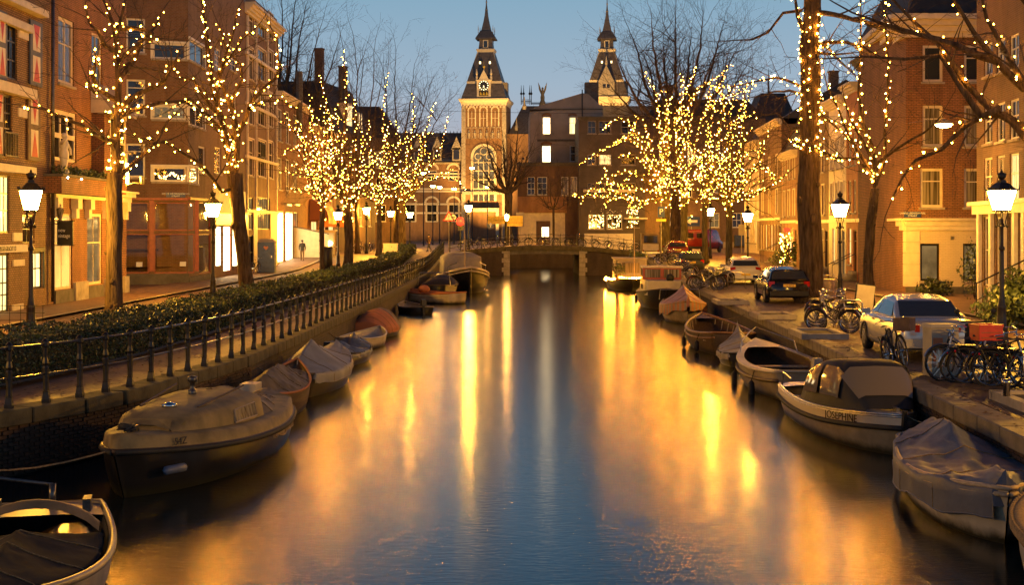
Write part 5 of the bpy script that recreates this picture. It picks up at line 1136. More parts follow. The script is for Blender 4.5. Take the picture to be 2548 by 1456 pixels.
def littree(label,x,Y,ytr,tips,seed,tr_r,n_extra,bark='bark',tw=(1.5,3.0),br=.036,step=.26,dens=.55,lights=True,zb=None,subs=2,traced=None):
    rg=random.Random(seed); z0=gz(Y) if zb is None else zb; b=P(x,600,Y); base=(b.x,Y,z0)
    top=P(x,ytr,Y); tr=[(Vector((b.x,Y,z0)),tr_r*1.1),(Vector((b.x+rg.uniform(-.1,.1),Y,(z0+top.z)/2)),tr_r*.92),(top,tr_r)]
    lm=vase(Y,x,0,ytr,tips,tr_r*.45,rg,tr_r); sub=[]
    for q in traced or []: lm.append((pl(q,Y,rg.uniform(-4,4)),tr_r*.3,.025))
    for q,r0,r1 in lm:
        for k in range(subs):
            i=rg.choice(range(1,len(q)-1)); s=q[i]; e=s+Vector((rg.gauss(0,1.1),rg.gauss(0,1.3),rg.uniform(-.4,2.2)))*rg.uniform(.8,1.4); sub.append(([s,s.lerp(e,.5)+Vector((rg.uniform(-.3,.3),rg.uniform(-.3,.3),.15)),e],.05,.02))
    tree('canal_tree','bare tree '+label,base,tr,lm+sub,seed,bark,tw,.3,dens)
    if lights:
        return string_lights('lights in tree '+label,[(q,[r0,r1]) for q,r0,r1 in lm+sub]+[([top+Vector((0,0,-1.0)),top+Vector((0,0,.6))],tr_r)]*n_extra,step,br,False,base,rg)
littree('with the slimmest trunk before the lit kiosk',803,88,505,[(745,300),(771,235),(790,330),(800,262),(822,300),(835,350),(760,420),(850,420),(778,470),(820,440)],21,.16,2,traced=[[(803,480),(770,425),(740,375),(722,368),(707,380)],[(803,470),(775,400),(750,345),(735,300)]],br=.032,step=.23,tw=(1.2,2.2))
littree('right of the awning lantern',865,100,515,[(795,185),(854,122),(880,250),(905,330),(930,380),(840,300),(830,400),(900,430),(880,470),(815,270),(850,350)],22,.33,3,br=.036,step=.24,tw=(1.5,3.0),subs=1)
littree('with slim trunk left of the utility cabinet',942,122,505,[(965,180),(970,300),(900,350),(915,420),(985,370),(1000,420),(945,390),(920,300),(960,450),(890,460)],23,.22,3,br=.04,step=.27,tw=(2,4),subs=1)
littree('at the end of the hedge with an arm reaching toward the museum',1000,135,500,[(1028,232),(1080,255),(1115,290),(1010,330),(1050,330),(975,420),(1060,420),(1030,400),(985,300),(1020,460)],24,.36,3,br=.043,step=.28,tw=(2,4.2),subs=1)
# arm of lights reaching right
q=pl([(1012,480),(1035,462),(1060,448),(1100,441),(1135,445),(1148,458),(1158,472)],135,-2); rgx=random.Random(3); string_lights('string of lights along the arm that reaches toward the museum',[(q,.03)],.26,.045,False,tuple(q[0]),rgx)
t=thing('reaching_branch','long thin branch that carries lights toward the museum','branch',tuple(q[0])); MB().tube(q,[.09,.07,.06,.05,.04,.03,.02],6).build('limb','twig',t,world=True)
# dark unlit trees behind
littree('tall and unlit behind the gallery house roofs',690,140,330,[(720,60),(760,20),(800,60),(840,110),(700,-20),(780,150),(850,180),(740,-40),(820,220),(690,120)],31,.4,0,lights=False,tw=(2.5,5),dens=.8,subs=3)
littree('unlit and thin among the left lights',890,128,420,[(880,90),(930,130),(905,160),(870,200),(950,200)],32,.2,0,lights=False,tw=(2,4),dens=.7)
littree('unlit behind the far left lights, fine twigs against the sky',985,150,400,[(985,130),(1030,170),(1070,210),(1110,260),(950,160),(1050,240)],33,.25,0,lights=False,tw=(2,4.5),dens=.8)
littree('unlit on the bridge before the museum tower',1265,152,480,[(1230,400),(1300,400),(1190,410),(1210,340),(1250,330),(1290,320),(1325,360),(1175,440),(1310,430),(1270,360)],34,.42,0,lights=False,tw=(1.5,3),dens=.9,zb=.85)
littree('small unlit one beside the garage front',1377,154,520,[(1340,470),(1365,440),(1400,450),(1415,490),(1350,500),(1390,420)],35,.14,0,lights=False,tw=(1,2),dens=.6,zb=.85)
littree('huge and unlit behind the right lights',1682,142,330,[(1560,60),(1620,30),(1680,20),(1750,25),(1800,60),(1840,110),(1600,130),(1860,160),(1720,80),(1650,100),(1530,130),(1510,200),(1780,130)],36,.55,0,lights=False,tw=(3,6),dens=.85,subs=3,bark='bark')
# right lit trees by the bridge
littree('with thick mossy trunk by the bridge',1655,130,495,[(1640,300),(1660,250)],41,.5,3,bark='bark_green',br=.043,step=.21,tw=(2,4),subs=1,traced=[
 [(1650,470),(1615,400),(1590,340),(1560,300),(1540,292),(1515,305),(1500,322)],[(1650,480),(1620,410),(1585,352),(1550,346),(1510,366),(1480,385),(1455,400),(1442,411)],[(1640,480),(1600,440),(1570,425),(1535,432),(1500,447),(1470,470),(1452,492),(1448,508)],
 [(1645,495),(1600,503),(1560,492),(1525,497),(1500,490),(1470,486)],[(1560,492),(1530,480),(1500,470),(1480,480)],[(1525,440),(1515,470),(1505,515)],[(1650,500),(1655,400),(1640,300),(1634,232),(1655,225)],[(1665,500),(1645,440),(1622,380),(1612,330),(1600,300)],[(1655,470),(1625,440),(1600,400),(1565,385),(1540,390)],[(1660,500),(1630,480),(1590,470),(1550,465),(1520,455)],[(1600,345),(1570,330),(1550,345),(1530,360)],[(1655,430),(1665,350),(1655,280),(1670,240)],[(1600,505),(1580,520),(1560,510)]])
littree('with slimmer mossy trunk next to the thick one by the bridge',1702,127,490,[(1700,190),(1680,300),(1660,420)],42,.34,3,bark='bark_green',br=.043,step=.22,tw=(2,4),subs=1,traced=[
 [(1702,480),(1690,400),(1682,300),(1700,240),(1725,190),(1730,165)],[(1705,450),(1735,340),(1755,275),(1800,242),(1850,226)],[(1695,330),(1720,250),(1745,212),(1790,190),(1822,158)],[(1705,480),(1740,420),(1760,360),(1790,320),(1830,310)],[(1700,470),(1670,440),(1650,400),(1640,360)],[(1705,490),(1730,500),(1760,490),(1790,500)],[(1700,480),(1720,400),(1710,330),(1725,280)],[(1720,400),(1750,390),(1775,410),(1790,440)],[(1755,275),(1770,250),(1765,220),(1790,205)]])
littree('with slim trunk left of the white hatchback',1756,112,490,[(1730,350),(1780,250),(1800,180),(1830,210),(1760,300),(1850,250),(1745,420),(1800,380),(1700,450),(1860,200)],43,.24,3,bark='bark_green',br=.038,step=.26,tw=(2,3.5))
littree('with slim trunk behind the white hatchback',1815,90,500,[(1770,380),(1790,300),(1850,280),(1905,350),(1880,420),(1960,430),(1830,360),(1780,450),(1850,440),(1750,480),(1900,470),(1810,330),(1870,210)],44,.22,3,bark='bark_green',br=.032,step=.24,tw=(1.5,3))
# thick trunk right
Y=58.5; x0=2018; base=(P(x0,600,Y).x,Y,0)
tr=[(P(2018,YH+10617/Y,Y),.52),(P(2018,640,Y),.47),(P(2012,500,Y),.46),(P(2014,380,Y),.44),(P(2014,300,Y),.40),(P(2018,170,Y),.40),(P(2014,120,Y),.42),(P(2020,40,Y),.36),(P(2024,-40,Y),.33)]
RB=[[(2000,75),(1988,40),(1978,0),(1972,-40)],[(2010,120),(2045,112),(2060,103),(2100,105),(2150,115),(2172,130),(2182,140)],[(2000,220),(1975,205),(1930,193),(1890,200),(1850,210),(1790,215)],[(2000,235),(1965,225),(1920,230),(1880,240)],[(2025,95),(2060,120),(2100,160),(2130,190)],[(2030,30),(2100,40),(2180,60),(2250,80),(2330,90)],[(2005,310),(1970,320),(1930,280),(1900,285),(1860,300)],[(2028,280),(2060,300),(2100,330),(2120,360)],[(1995,25),(1950,30),(1910,80),(1870,98),(1818,100)],[(2030,130),(2080,135),(2130,130)],[(2005,370),(1985,355),(1960,345)],[(2025,365),(2060,388),(2090,395)]]
lm=[(pl(q,Y,d),.12 if i in(0,1,5) else .07,.02) for i,(q,d) in enumerate(zip(RB,[0,2,6,5,3,-6,5,2,3,-2,3,3]))]
tree('canal_tree','thickest trunk of all, wound with rings of lights beside the black wagon',base,tr,lm,51,'bark',tw=(1.2,3.2),dens=.9)
ring=[]
for yy in np.linspace(372,40,15):
    c=P(2015,yy,Y); ring.append(([c+Vector((math.cos(a)*.44,math.sin(a)*.44,.14*math.sin(a*2+yy))) for a in np.linspace(0,6.0,9)],.0))
string_lights('string lights ringing the thickest trunk beside the black wagon',ring+[(lm[i][0],[lm[i][1],lm[i][2]]) for i in(0,1,2,4,7,10,11)],.23,.035,True,base,rg)
# slim lit tree right
Y=55.5; base=(P(2165,600,Y).x,Y,0)
tr=[(P(2158,YH+10617/Y,Y),.24),(P(2160,650,Y),.19),(P(2166,560,Y),.19),(P(2178,468,Y),.17)]
RT=[[(2176,470),(2180,420),(2170,370),(2150,310),(2138,230),(2142,160),(2143,90),(2140,0),(2140,-30)],[(2176,470),(2200,400),(2205,300),(2212,200),(2208,120),(2205,40),(2200,-20)],[(2174,440),(2130,395),(2080,394),(2035,370),(2000,360)],[(2172,440),(2140,380),(2110,330),(2085,270),(2060,220),(2050,180)],[(2178,420),(2150,350),(2120,300),(2100,240)],[(2180,410),(2230,370),(2300,330),(2340,290)],[(2160,340),(2130,300),(2110,310),(2100,330)]]
lm=[(pl(q,Y,d),.08,.02) for q,d in zip(RT,[0,1,2,1,-1,-3,2])]
tree('canal_tree','slim tree wound with lights beside the thick trunk',base,tr,lm,52,tw=(1.0,2.4),dens=.8)
string_lights('string lights in the slim tree beside the thick trunk',[(lm[i][0],[.08,.02]) for i in(0,1,2,3,4,6)]+[(pl([(2178,470),(2180,430),(2178,390)],Y),.12)]*2,.23,.034,True,base,rg)
# near tree at the right edge, trunk outside the frame
Y=30.0; base=(P(2640,600,Y).x,Y,0)
tr=[(P(2640,YH+10617/Y,Y),.4),(P(2636,700,Y),.34),(P(2630,400,Y),.33),(P(2625,250,Y),.30),(P(2615,100,Y),.28),(P(2600,-100,Y),.25)]
RE=[[(2630,330),(2580,290),(2548,205),(2500,130),(2460,40),(2440,-20)],[(2630,420),(2560,350),(2510,300),(2475,280),(2400,200),(2330,105),(2270,50),(2225,0),(2200,-30)],[(2628,380),(2560,325),(2500,285),(2440,292),(2400,315),(2340,370),(2280,400),(2250,440),(2222,490)],[(2550,220),(2470,140),(2420,80),(2380,10),(2360,-30)],[(2490,270),(2440,290),(2390,215),(2340,140),(2250,145),(2150,140)],[(2610,40),(2560,20),(2520,-30)],[(2480,150),(2430,135),(2380,110),(2300,90),(2200,60),(2120,30)]]
lm=[(pl(q,Y,d),.10,.02) for q,d in zip(RE,[-2,1,2,-1,1,0,1])]
tree('canal_tree','tree at the frame edge whose lit branches overhang the quay',base,tr,lm,53,tw=(.8,1.8),dens=.6)
string_lights('sparse string lights on the branches overhanging from the right edge',[(lm[i][0],[.1,.02]) for i in(0,1,2,3)],.22,.024,True,base,rg)
# ------------------------------------------------------------------ boats
class Boat:
    def __init__(s,label,pos,head,L,B,fb=.55,bow=.35,stern=.1,tr=.65,hull='hull_black',bottom=None,open_=True,inner='wood_dark',rail='wood',railr=.035,full=2.2,name='boat',floor=.12,draft=.3,cat='boat',blunt=1.0):
        s.bl=blunt
        s.L,s.B,s.fb,s.bw,s.st,s.tr,s.full=L,B,fb,bow,stern,tr,full
        h=Vector((head[0],head[1])).normalized(); s.o=thing(name,label,cat,(pos[0],pos[1],ZW),math.atan2(h.y,h.x),'boats moored along the canal'); s.o.rotation_euler=(R(random.uniform(-1,1)),0,math.atan2(h.y,h.x))
        n=30; S=[]; 
        for i in range(n+1):
            t=1-(1-i/n)**1.6; w=s.w(t); z1=s.sh(t); q=[]
            rake=.10*L*max(0,(t-.72)/.28)**2
            for k in range(9):
                f=k/8; a=f*math.pi/2; yy=w*(math.cos(a)**.55 if f<1 else 0); zz=z1-(z1+draft)*(math.sin(a)**1.15); xx=s.x(t)-rake*f
                q.append((xx,yy,zz))
            S.append(q)
        m=MB()
        full=[[(x,-y,z) for x,y,z in q[:0:-1]] for q in S]
        secs=[[*[(x,y,z) for x,y,z in q],*[(x,-y,z) for x,y,z in q[-2::-1]]] for q in S]
        m.loft(secs,cap=False); nn=len(secs[0]); m.F.append(tuple(range(nn)))
        me=m.mesh('hull',True); fixn(me); me.materials.append(MATS[hull]); s.hull=ob('hull',me,s.o)
        if open_:
            m=MB(); sec2=[]
            for i in range(n+1):
                t=.025+.93*i/n; w=max(.01,s.w(t)-.06); z1=s.sh(t)-.01; x=s.x(t); floor_=floor+(z1-.06-floor)*max(0,(t-.72)/.235)**1.5
                sec2.append([(x,w,z1),(x,w*.94,z1*.55+floor_*.45),(x,w*.76,floor_),(x,-w*.76,floor_),(x,-w*.94,z1*.55+floor_*.45),(x,-w,z1)])
            m.loft(sec2,cap=False); m.F.append((0,1,2,3,4,5)); me=m.mesh('interior',True); me.materials.append(MATS[inner]); ob('interior',me,s.o)
        m=MB(); edge=[Vector((s.x(t),s.w(t)*.99,s.sh(t))) for t in np.linspace(0,1,26)]+[Vector((s.x(t),-s.w(t)*.99,s.sh(t))) for t in np.linspace(1,0,26)[1:]]
        m.tube(edge,railr,6,closed=True); m.build('gunwale',rail,s.o,True)
    def x(s,t): return -s.L/2+s.L*t
    def w(s,t):
        t=max(0,min(1,t))
        if t<.45: f=s.tr+(1-s.tr)*math.sin(math.pi/2*t/.45)**.9
        else: f=max(0,1-((t-.45)/.55)**s.full)**s.bl
        return max(.012,s.B/2*f)
    def sh(s,t): return s.fb+s.bw*max(0,(t-.35)/.65)**2+s.st*max(0,(.35-t)/.35)**2
    def part(s,name,mat,mb,smooth=False): return mb.build(name,mat,s.o,smooth)
    def bench(s,t,wid=.25,mat='wood_pale',z=-.18):
        w=s.w(t)-.06; return s.part('bench',mat,MB().box((s.x(t),0,s.sh(t)+z),(wid,2*w,.035)))
    def deck(s,t0,t1,mat,dz=-.02,name='deck'):
        m=MB(); secs=[]
        for t in np.linspace(t0,t1,10): w=max(.01,s.w(t)-.03); x=s.x(t); z=s.sh(t)+dz; secs.append([(x,w,z),(x,w*.5,z+.03),(x,-w*.5,z+.03),(x,-w,z)])
        m.loft(secs,cap=False); return s.part(name,mat,m,True)
    def rub(s,dz,mat,r=.04,t0=0,t1=1,name='rubbing_strake'):
        for sg in(-1,1):
            m=MB(); m.tube([(s.x(t)+.0,sg*(s.w(t)*1.0+r*.3),s.sh(t)+dz) for t in np.linspace(t0,t1,24)],r,6); s.part(name,mat,m,True)
    def tarp(s,t0,t1,hf,mat,drop=.18,p=1.3,wr=.03,seed=0,over=.04,nt=64,nv=36,name='tarp',ox=0):
        m=MB(); secs=[]
        for i in range(nt+1):
            a=i/nt; t=t0+(t1-t0)*a; w=s.w(max(0,min(1,t)))+over; h=hf(a); z0=s.sh(max(0,min(1,t))); q=[]
            for j in range(nv+1):
                v=-1+2*j/nv; av=abs(v); 
                vv=min(1,av/.86)
                y=math.copysign(w*vv,v); z=z0+.02+h*(1-vv**p)
                if av>.86: z-=drop*(av-.86)/.14*(1+.5*noise.noise(Vector((a*4+seed,v,0)))+.12*math.sin(a*23+seed)); y*=1+.012*math.sin(a*37+seed)
                f=noise.noise(Vector((a*5+seed,v*2.2,seed*.7)))+.5*noise.noise(Vector((a*13+seed,v*6,seed)))+.5*math.sin((a*9+v*2.5)*2.2+seed)*.5
                z+=wr*f*(1.2-vv*.5)-wr*1.1*abs(noise.noise(Vector((a*6+v*2.5+seed,v*2-a*3,seed))))-wr*.7*abs(noise.noise(Vector((a*15-v*4,v*5+a*4,seed+3)))); q.append((s.x(t)+ox,y,z))
            secs.append(q)
        m.loft(secs,cap=False)
        for q,e in ((secs[0],-1),(secs[-1],1)):
            b=[(x+e*.05,y*.97,min(z,s.sh(max(0,min(1,t0 if e<0 else t1)))-drop*.6)) for x,y,z in q]; m.loft([q,b] if e>0 else [b,q],cap=False)
        for fr_ in (.22,.5,.78):
            q=secs[int(fr_*nt)]; MB().tube([(x,y*1.004,z+.008) for x,y,z in q[::2]],.007,4).build('lashing','rope',s.o)
        hem=[(q[0][0],q[0][1]*1.005,q[0][2]+.012) for q in secs[::2]]; MB().tube(hem,.012,4).build('hem',mat,s.o); hem=[(q[-1][0],q[-1][1]*1.005,q[-1][2]+.012) for q in secs[::2]]; MB().tube(hem,.012,4).build('hem',mat,s.o)
        me=m.mesh(name,True); me.materials.append(MATS[mat]); return ob(name,me,s.o)
    def motor(s,y=0,mat='iron'):
        m=MB(); m.box((-s.L/2-.12,y,s.fb+.28),(.34,.24,.3),taper=.8); m.box((-s.L/2-.14,y,s.fb-.05),(.12,.1,.7)); m.box((-s.L/2-.16,y,-.1),(.3,.06,.3)); m.tube([(-s.L/2+.05,y,s.fb+.25),(-s.L/2+.6,y,s.fb+.35)],.02,5)
        o=s.part('outboard_motor',mat,m); return o
    def fender(s,t,side,mat='tarp_navy',z=.05,ln=.4):
        m=MB(); y=side*(s.w(t)+.09); x=s.x(t); m.lathe([(.02,ln),(.08,ln-.07),(.09,.08),(.03,0)],8,(x,y,z-.05)); m.tube([(x,y,z+ln-.05),(x,side*s.w(t),s.sh(t)+.02)],.012,4); s.part('fender',mat,m,True)
    def mooring(s,t,wx,wy,wz=.0):
        # rope to a ring on the quay given in world coordinates
        inv=Matrix.Rotation(-s.o.rotation_euler.z,4,'Z'); q=inv@(Vector((wx,wy,wz))-s.o.location); a=Vector((s.x(t),0,s.sh(t)+.04)); pts=[a.lerp(q,k/8)-Vector((0,0,.25*math.sin(math.pi*k/8))) for k in range(9)]
        s.part('mooring_rope','rope',MB().tube(pts,.014,5))
# --- left side, near to far
b=Boat('open white edged boat under a dark folded cover, tiller raised, nearest on the left',(-5.35,15.4),(.22,-.97),6.0,1.95,.52,.3,.04,.72,hull='hull_grey',inner='tarp_dark',rail='hull_grey',railr=.045)
b.deck(0.0,.12,'hull_grey',-.01,'stern_deck'); b.tarp(.30,1.0,lambda a:.02+.36*min(1,a*3.2)*(1-.5*a)+.015*math.sin(a*14),'tarp_dark',.05,p=.75,wr=.018,seed=3,over=-.13,name='cover')
m=MB(); m.tube([(-2.88,.1,.56),(-2.92,.1,.84)],.045,8); m.tube([(-2.95,.1,.82),(-3.1,-.7,.93),(-3.25,-1.45,1.06)],.024,7); b.part('tiller','rail_metal',m,True)
m=MB(); secs=[]
for a in np.linspace(0,1,14):
    x=-2.15+1.7*a; q=.36*math.sin(math.pi*min(.999,a*.9+.08))**.6; secs.append([(x,.40+q,.46),(x,.40+q*.5,.50),(x,.40-q*.5,.50),(x,.40-q,.46)])
b.part('wet_hatch_lid','wet_board',m.loft(secs,closed=True),True)
m=MB(); rr=[]
for a in np.linspace(0,1,12):
    x=-1.15+.15*math.sin(a*5); y=-.78+1.56*a; z=.60+.34*math.sin(math.pi*a)**.8; rr.append([(x-.16,y,z-.05),(x-.06,y,z+.03),(x+.06,y,z+.035),(x+.16,y,z-.04)])
b.part('folded_hood','tarp_green',m.loft(rr,cap=False),True)
for sd in(-1,1): m=MB(); m.box((-2.62,sd*.55,.62),(.3,.1,.16)); b.part('cleat','rail_metal',m)
b.mooring(.02,-10.4,19.6,-.3)
b=Boat('weathered cabin cruiser numbered 54Z with mossy deck and covered cockpit',(-5.45,24.9),(-.15,-.99),7.2,2.35,.55,.22,.03,.45,hull='hull_black',rail='wood_dark',railr=.04,open_=False,full=2.6)
m=MB(); secs=[]; n=20   # topsides band and deck
for t in np.linspace(0.0,.985,n+1):
    w=s_w=b.w(t); z=b.sh(t); x=b.x(t); secs.append([(x,w,z+.02),(x,w*.95,z+.2),(x,w*.8,z+.235),(x,w*.4,z+.26),(x,-w*.4,z+.26),(x,-w*.8,z+.235),(x,-w*.95,z+.2),(x,-w,z+.02)])
m.loft(secs,cap=False); m.F.append(tuple(range(n*8,n*8+8))); m.F.append(tuple(range(8))); me=b.part('topsides','hull_green',m,True)
m=MB(); secs=[]    # cabin trunk
for a in np.linspace(0,1,12):
    t=.40+.44*a; x=b.x(t); w=b.w(t)*.78*(1-.12*a**3); h=(.42-.17*a**1.6)*min(1,(1-a)*6+.25); z=b.sh(t)+.22; secs.append([(x,w,z),(x,w*.93,z+h*.78),(x,w*.75,z+h),(x,w*.3,z+h+.06),(x,-w*.3,z+h+.06),(x,-w*.75,z+h),(x,-w*.93,z+h*.78),(x,-w,z)])
cb=b.part('cabin','hull_green',m.loft(secs,cap=False),True)
m=MB(); m.F=[]; m.add([(b.x(.84)+.02,b.w(.84)*.6,b.sh(.84)+.22),(b.x(.84)+.02,-b.w(.84)*.6,b.sh(.84)+.22),(b.x(.82),-b.w(.84)*.58,b.sh(.84)+.42),(b.x(.82),b.w(.84)*.58,b.sh(.84)+.42)],[(0,1,2,3)]); b.part('cabin_front','hull_green',m)
for sd in(-1,1):
    m=MB(); x0,x1=b.x(.46),b.x(.60); w0,w1=b.w(.46)*.775,b.w(.60)*.765; z0=b.sh(.5)+.28
    m.add([(x0,sd*(w0+.012),z0),(x1,sd*(w1+.012),z0+.0),(x1-.08,sd*(w1*.95+.012),z0+.2),(x0+.02,sd*(w0*.945+.012),z0+.23)],[(0,1,2,3)]); f=b.part('cabin_window','pane_curtain',m)
    m=MB(); m.tube([(x0,sd*(w0+.016),z0),(x1,sd*(w1+.016),z0),(x1-.08,sd*(w1*.95+.016),z0+.2),(x0+.02,sd*(w0*.945+.016),z0+.23)],.014,4,closed=True); q=m.build('frame','wood_pale',f)
    m=MB(); m.tube([(b.x(.44),sd*.62,b.sh(.5)+.78),(b.x(.7),sd*.5,b.sh(.6)+.6)],.02,5); b.part('handrail','wood_dark',m)
b.tarp(-.01,.43,lambda a:.35+.30*a-.1*math.sin(a*6),'tarp_green',.14,p=1.6,wr=.04,seed=8,name='cockpit_cover',over=.02)
m=MB(); m.lathe([(.07,0),(.07,.1),(.045,.12),(.045,.24),(.085,.26),(.085,.34),(.02,.36)],10,(b.x(.52),-.1,b.sh(.5)+.64)); b.part('stove_pipe','rail_metal',m,True)
m=MB(); m.lathe([(.12,0),(.12,.05),(.02,.08)],12,(b.x(.74),.12,b.sh(.7)+.6)); b.part('deck_vent','chrome',m,True)
m=MB(); 
for k in range(5): a=k*.9; m.tube([(b.x(.93)+.12*math.cos(a+j*.5),.12*math.sin(a+j*.5),b.sh(.93)+.3+.01*j) for j in range(10)],.018,4)
b.part('coiled_rope','tarp_navy',m); m=MB(); m.box((b.x(.9),0,b.sh(.9)+.3),(.3,.08,.1)); b.part('cleat','rail_metal',m)
m=MB(); m.lathe([(.01,0),(.07,.05),(.07,.45),(.01,.5)],8); me=m.mesh('fender',True); me.materials.append(MATS['fender_blue']); o=ob('fender',me,b.o,(b.x(.86),b.w(.86)+.13,.40)); o.rotation_euler=(0,R(90),R(-22))
w_=b.w(.9); text('lettering','54Z',.16,'sign_black',b.o,Matrix.Translation((b.x(.86),b.w(.86)+.035,b.sh(.86)+.11))@Matrix.Rotation(math.atan2(b.w(.90)-b.w(.82),b.x(.90)-b.x(.82)),4,'Z')@Matrix.Rotation(R(180),4,'Z')@Matrix.Rotation(R(90),4,'X'))
b.rub(-.02,'rubber',.05); b.mooring(.97,-9.3,21.6,-.5)
b=Boat('small varnished rowing boat with red brown rim and grey cover behind the cabin cruiser',(-5.35,32.2),(.08,1),4.2,1.45,.55,.45,.1,.6,hull='wood_dark',rail='orange_render',railr=.03)
b.tarp(.08,.78,lambda a:.16+.3*math.sin(a*math.pi)*(a<.8),'tarp_green',.05,p=1.0,wr=.05,seed=5,over=-.02); m=MB(); m.box((-2.2,0,.72),(.5,.34,.3)); b.part('engine_box','hull_cream',m)
b=Boat('dark boat under a peaked silver tarpaulin tent, left side',(-5.15,37.2),(.12,1),5.2,1.75,.5,.45,.1,.6,hull='hull_black',rail='wood_dark')
b.tarp(.05,.95,lambda a:.15+.62*max(0,1-abs(a-.42)/.38),'tarp_silver',.22,p=.85,wr=.03,seed=2,over=.05); b.mooring(.05,-6.5,35,-.1)
b=Boat('low dark dinghy under a crumpled blue tarpaulin',(-5.2,44.4),(.12,1),4.2,1.5,.35,.2,.1,.7,hull='hull_black',rail='rubber')
b.tarp(.05,.9,lambda a:.22+.12*math.sin(a*9)+.1*math.sin(a*17+1),'tarp_blue',.12,p=.9,wr=.08,seed=9); b.motor(.0); b.mooring(.9,-6.4,47,-.1)
b=Boat('small white rowing boat beside the orange domed cover',(-5.2,50.2),(.2,1),3.8,1.4,.36,.22,.06,.7,hull='hull_cream',inner='hull_cream',rail='hull_white'); b.bench(.3,mat='hull_cream'); b.bench(.6,mat='hull_cream')
b=Boat('round boat with domed cover, half orange and half grey',(-5.25,55.6),(.2,1),3.4,1.7,.3,.15,.05,.8,hull='hull_grey',rail='rubber')
b.tarp(.0,.5,lambda a:.25+.45*math.sin(min(1,a*1.3)*math.pi/2),'orange_render',.15,p=2.0,wr=.015,seed=1,name='orange_cover'); b.tarp(.5,1.0,lambda a:.70*math.cos(a*1.2)+.02,'tarp_green',.15,p=2.0,wr=.015,seed=4,name='grey_cover')
b=Boat('small dark dinghy with outboard motor behind the white and orange rowing boat',(-4.9,70.5),(-.35,.94),3.2,1.5,.3,.2,.06,.75,hull='hull_black',inner='hull_grey',rail='hull_grey'); b.bench(.5); b.motor()
b=Boat('orange and cream clinker rowing boat with an orange cushion',(-4.75,80.3),(-.75,.66),4.8,1.75,.55,.25,.08,.7,hull='hull_cream',inner='orange_render',rail='orange_render',railr=.05)
b.rub(-.16,'hull_white',.02,name='plank_edge'); b.rub(-.3,'hull_white',.02,name='plank_edge'); b.bench(.45,mat='orange_render'); m=MB(); m.ball((.3,0,.75),.35,10,6,(1,1,.7)); b.part('cushion','orange_render',m,True); b.fender(.25,-1); b.fender(.1,-1)
b=Boat('dark open sloop with folded hood behind the orange rowing boat',(-4.5,88.5),(.1,1),6.4,2.2,.7,.4,.1,.7,hull='hull_black',inner='tarp_dark',rail='wood_dark'); b.tarp(.35,.9,lambda a:.5*math.sin(a*math.pi)**.6,'tarp_navy',.1,p=2,wr=.02,seed=6,name='hood'); m=MB(); m.tube([(-2.2,-1,.75),(-2.2,-.9,1.5),(-2.2,.9,1.5),(-2.2,1,.75)],.03,6); b.part('hood_frame','steel',m)
b=Boat('big black barge with pale tent and mast, bow toward the viewer',(-3.35,97.0),(.12,-1),11.5,3.4,.95,.75,.1,.6,hull='hull_black',rail='hull_cream',railr=.09,open_=False,full=2.8,blunt=.8)
b.deck(0,.98,'wood_dark'); b.rub(-.22,'hull_cream',.06); m=MB(); m.tube([(5.65,0,1.75),(5.35,0,-.1)],[.12,.1],6); b.part('stem_post','iron',m)
m=MB(); secs=[]
for x_,k in((-3.6,.85),(-3.4,1),(-.2,1),(.2,.9)): secs.append([(x_,1.35*k,.95),(x_,1.3*k,2.25*k),(x_,.7*k,2.55*k),(x_,-.7*k,2.55*k),(x_,-1.3*k,2.25*k),(x_,-1.35*k,.95)])
m.loft(secs,cap=False); m.F.append((0,1,2,3,4,5)); m.F.append((18,19,20,21,22,23)); b.part('tent','tarp_silver',m,True)
m=MB(); m.tube([(1.8,0,.9),(1.8,0,5.2)],[.07,.03],7); b.part('mast','wood_pale',m)
m=MB(); m.tube([(3.2,-1.2,1.2),(3.4,-1.25,1.75),(4.6,-.7,2.0)],.03,5); m.tube([(3.2,1.2,1.2),(3.4,1.25,1.75),(4.6,.7,2.0)],.03,5); b.part('bow_rail','steel',m)
for k in (.7,.82): b.fender(k,-1,'rubber',.4,.5)
# --- right side, far to near
b=Boat('houseboat with grey tented cabin and a string of lights along its side',(8.2,99),(-.04,-1),9.5,3.3,.6,.3,.1,.75,hull='hull_black',rail='wood_dark',open_=False,full=3); b.deck(0,.98,'wood_dark')
m=MB(); m.box((-.6,0,1.35),(4.2,2.3,1.5),taper=.94); m.box((-.6,0,2.13),(4.3,2.4,.08)); cb=b.part('cabin','tarp_silver',m)
for x_ in(-1.6,.2): m=MB(); m.box((x_,-1.16,1.5),(1.0,.03,.6)); b.part('cabin_window','pane_curtain',m); 
m=MB(); m.box((1.53,0,1.5),(.03,1.2,.7)); b.part('cabin_window','pane_curtain',m)
m=MB(); m.tube([(2.4,.2,.7),(2.4,.2,4.4)],[.05,.02],6); b.part('mast','wood_pale',m)
pts=[Vector((b.x(t),s*(b.w(t)+.05),b.sh(t)+.06+.05*math.sin(t*30))) for s in(-1,1) for t in np.linspace(.2,1,38)]
sl=thing('boat_lights','string of lights along the houseboat gunwale','string lights',(8.2,99,ZW)); sl.rotation_euler=b.o.rotation_euler; m=MB()
for p in pts: m.ball(p,.055,5,3)
o=m.build('bulbs','bulb_glow',sl); o['kind']='stuff'; m=MB(); m.tube(pts[:38],.012,4); m.tube(pts[38:],.012,4); m.build('wire','twig',sl)
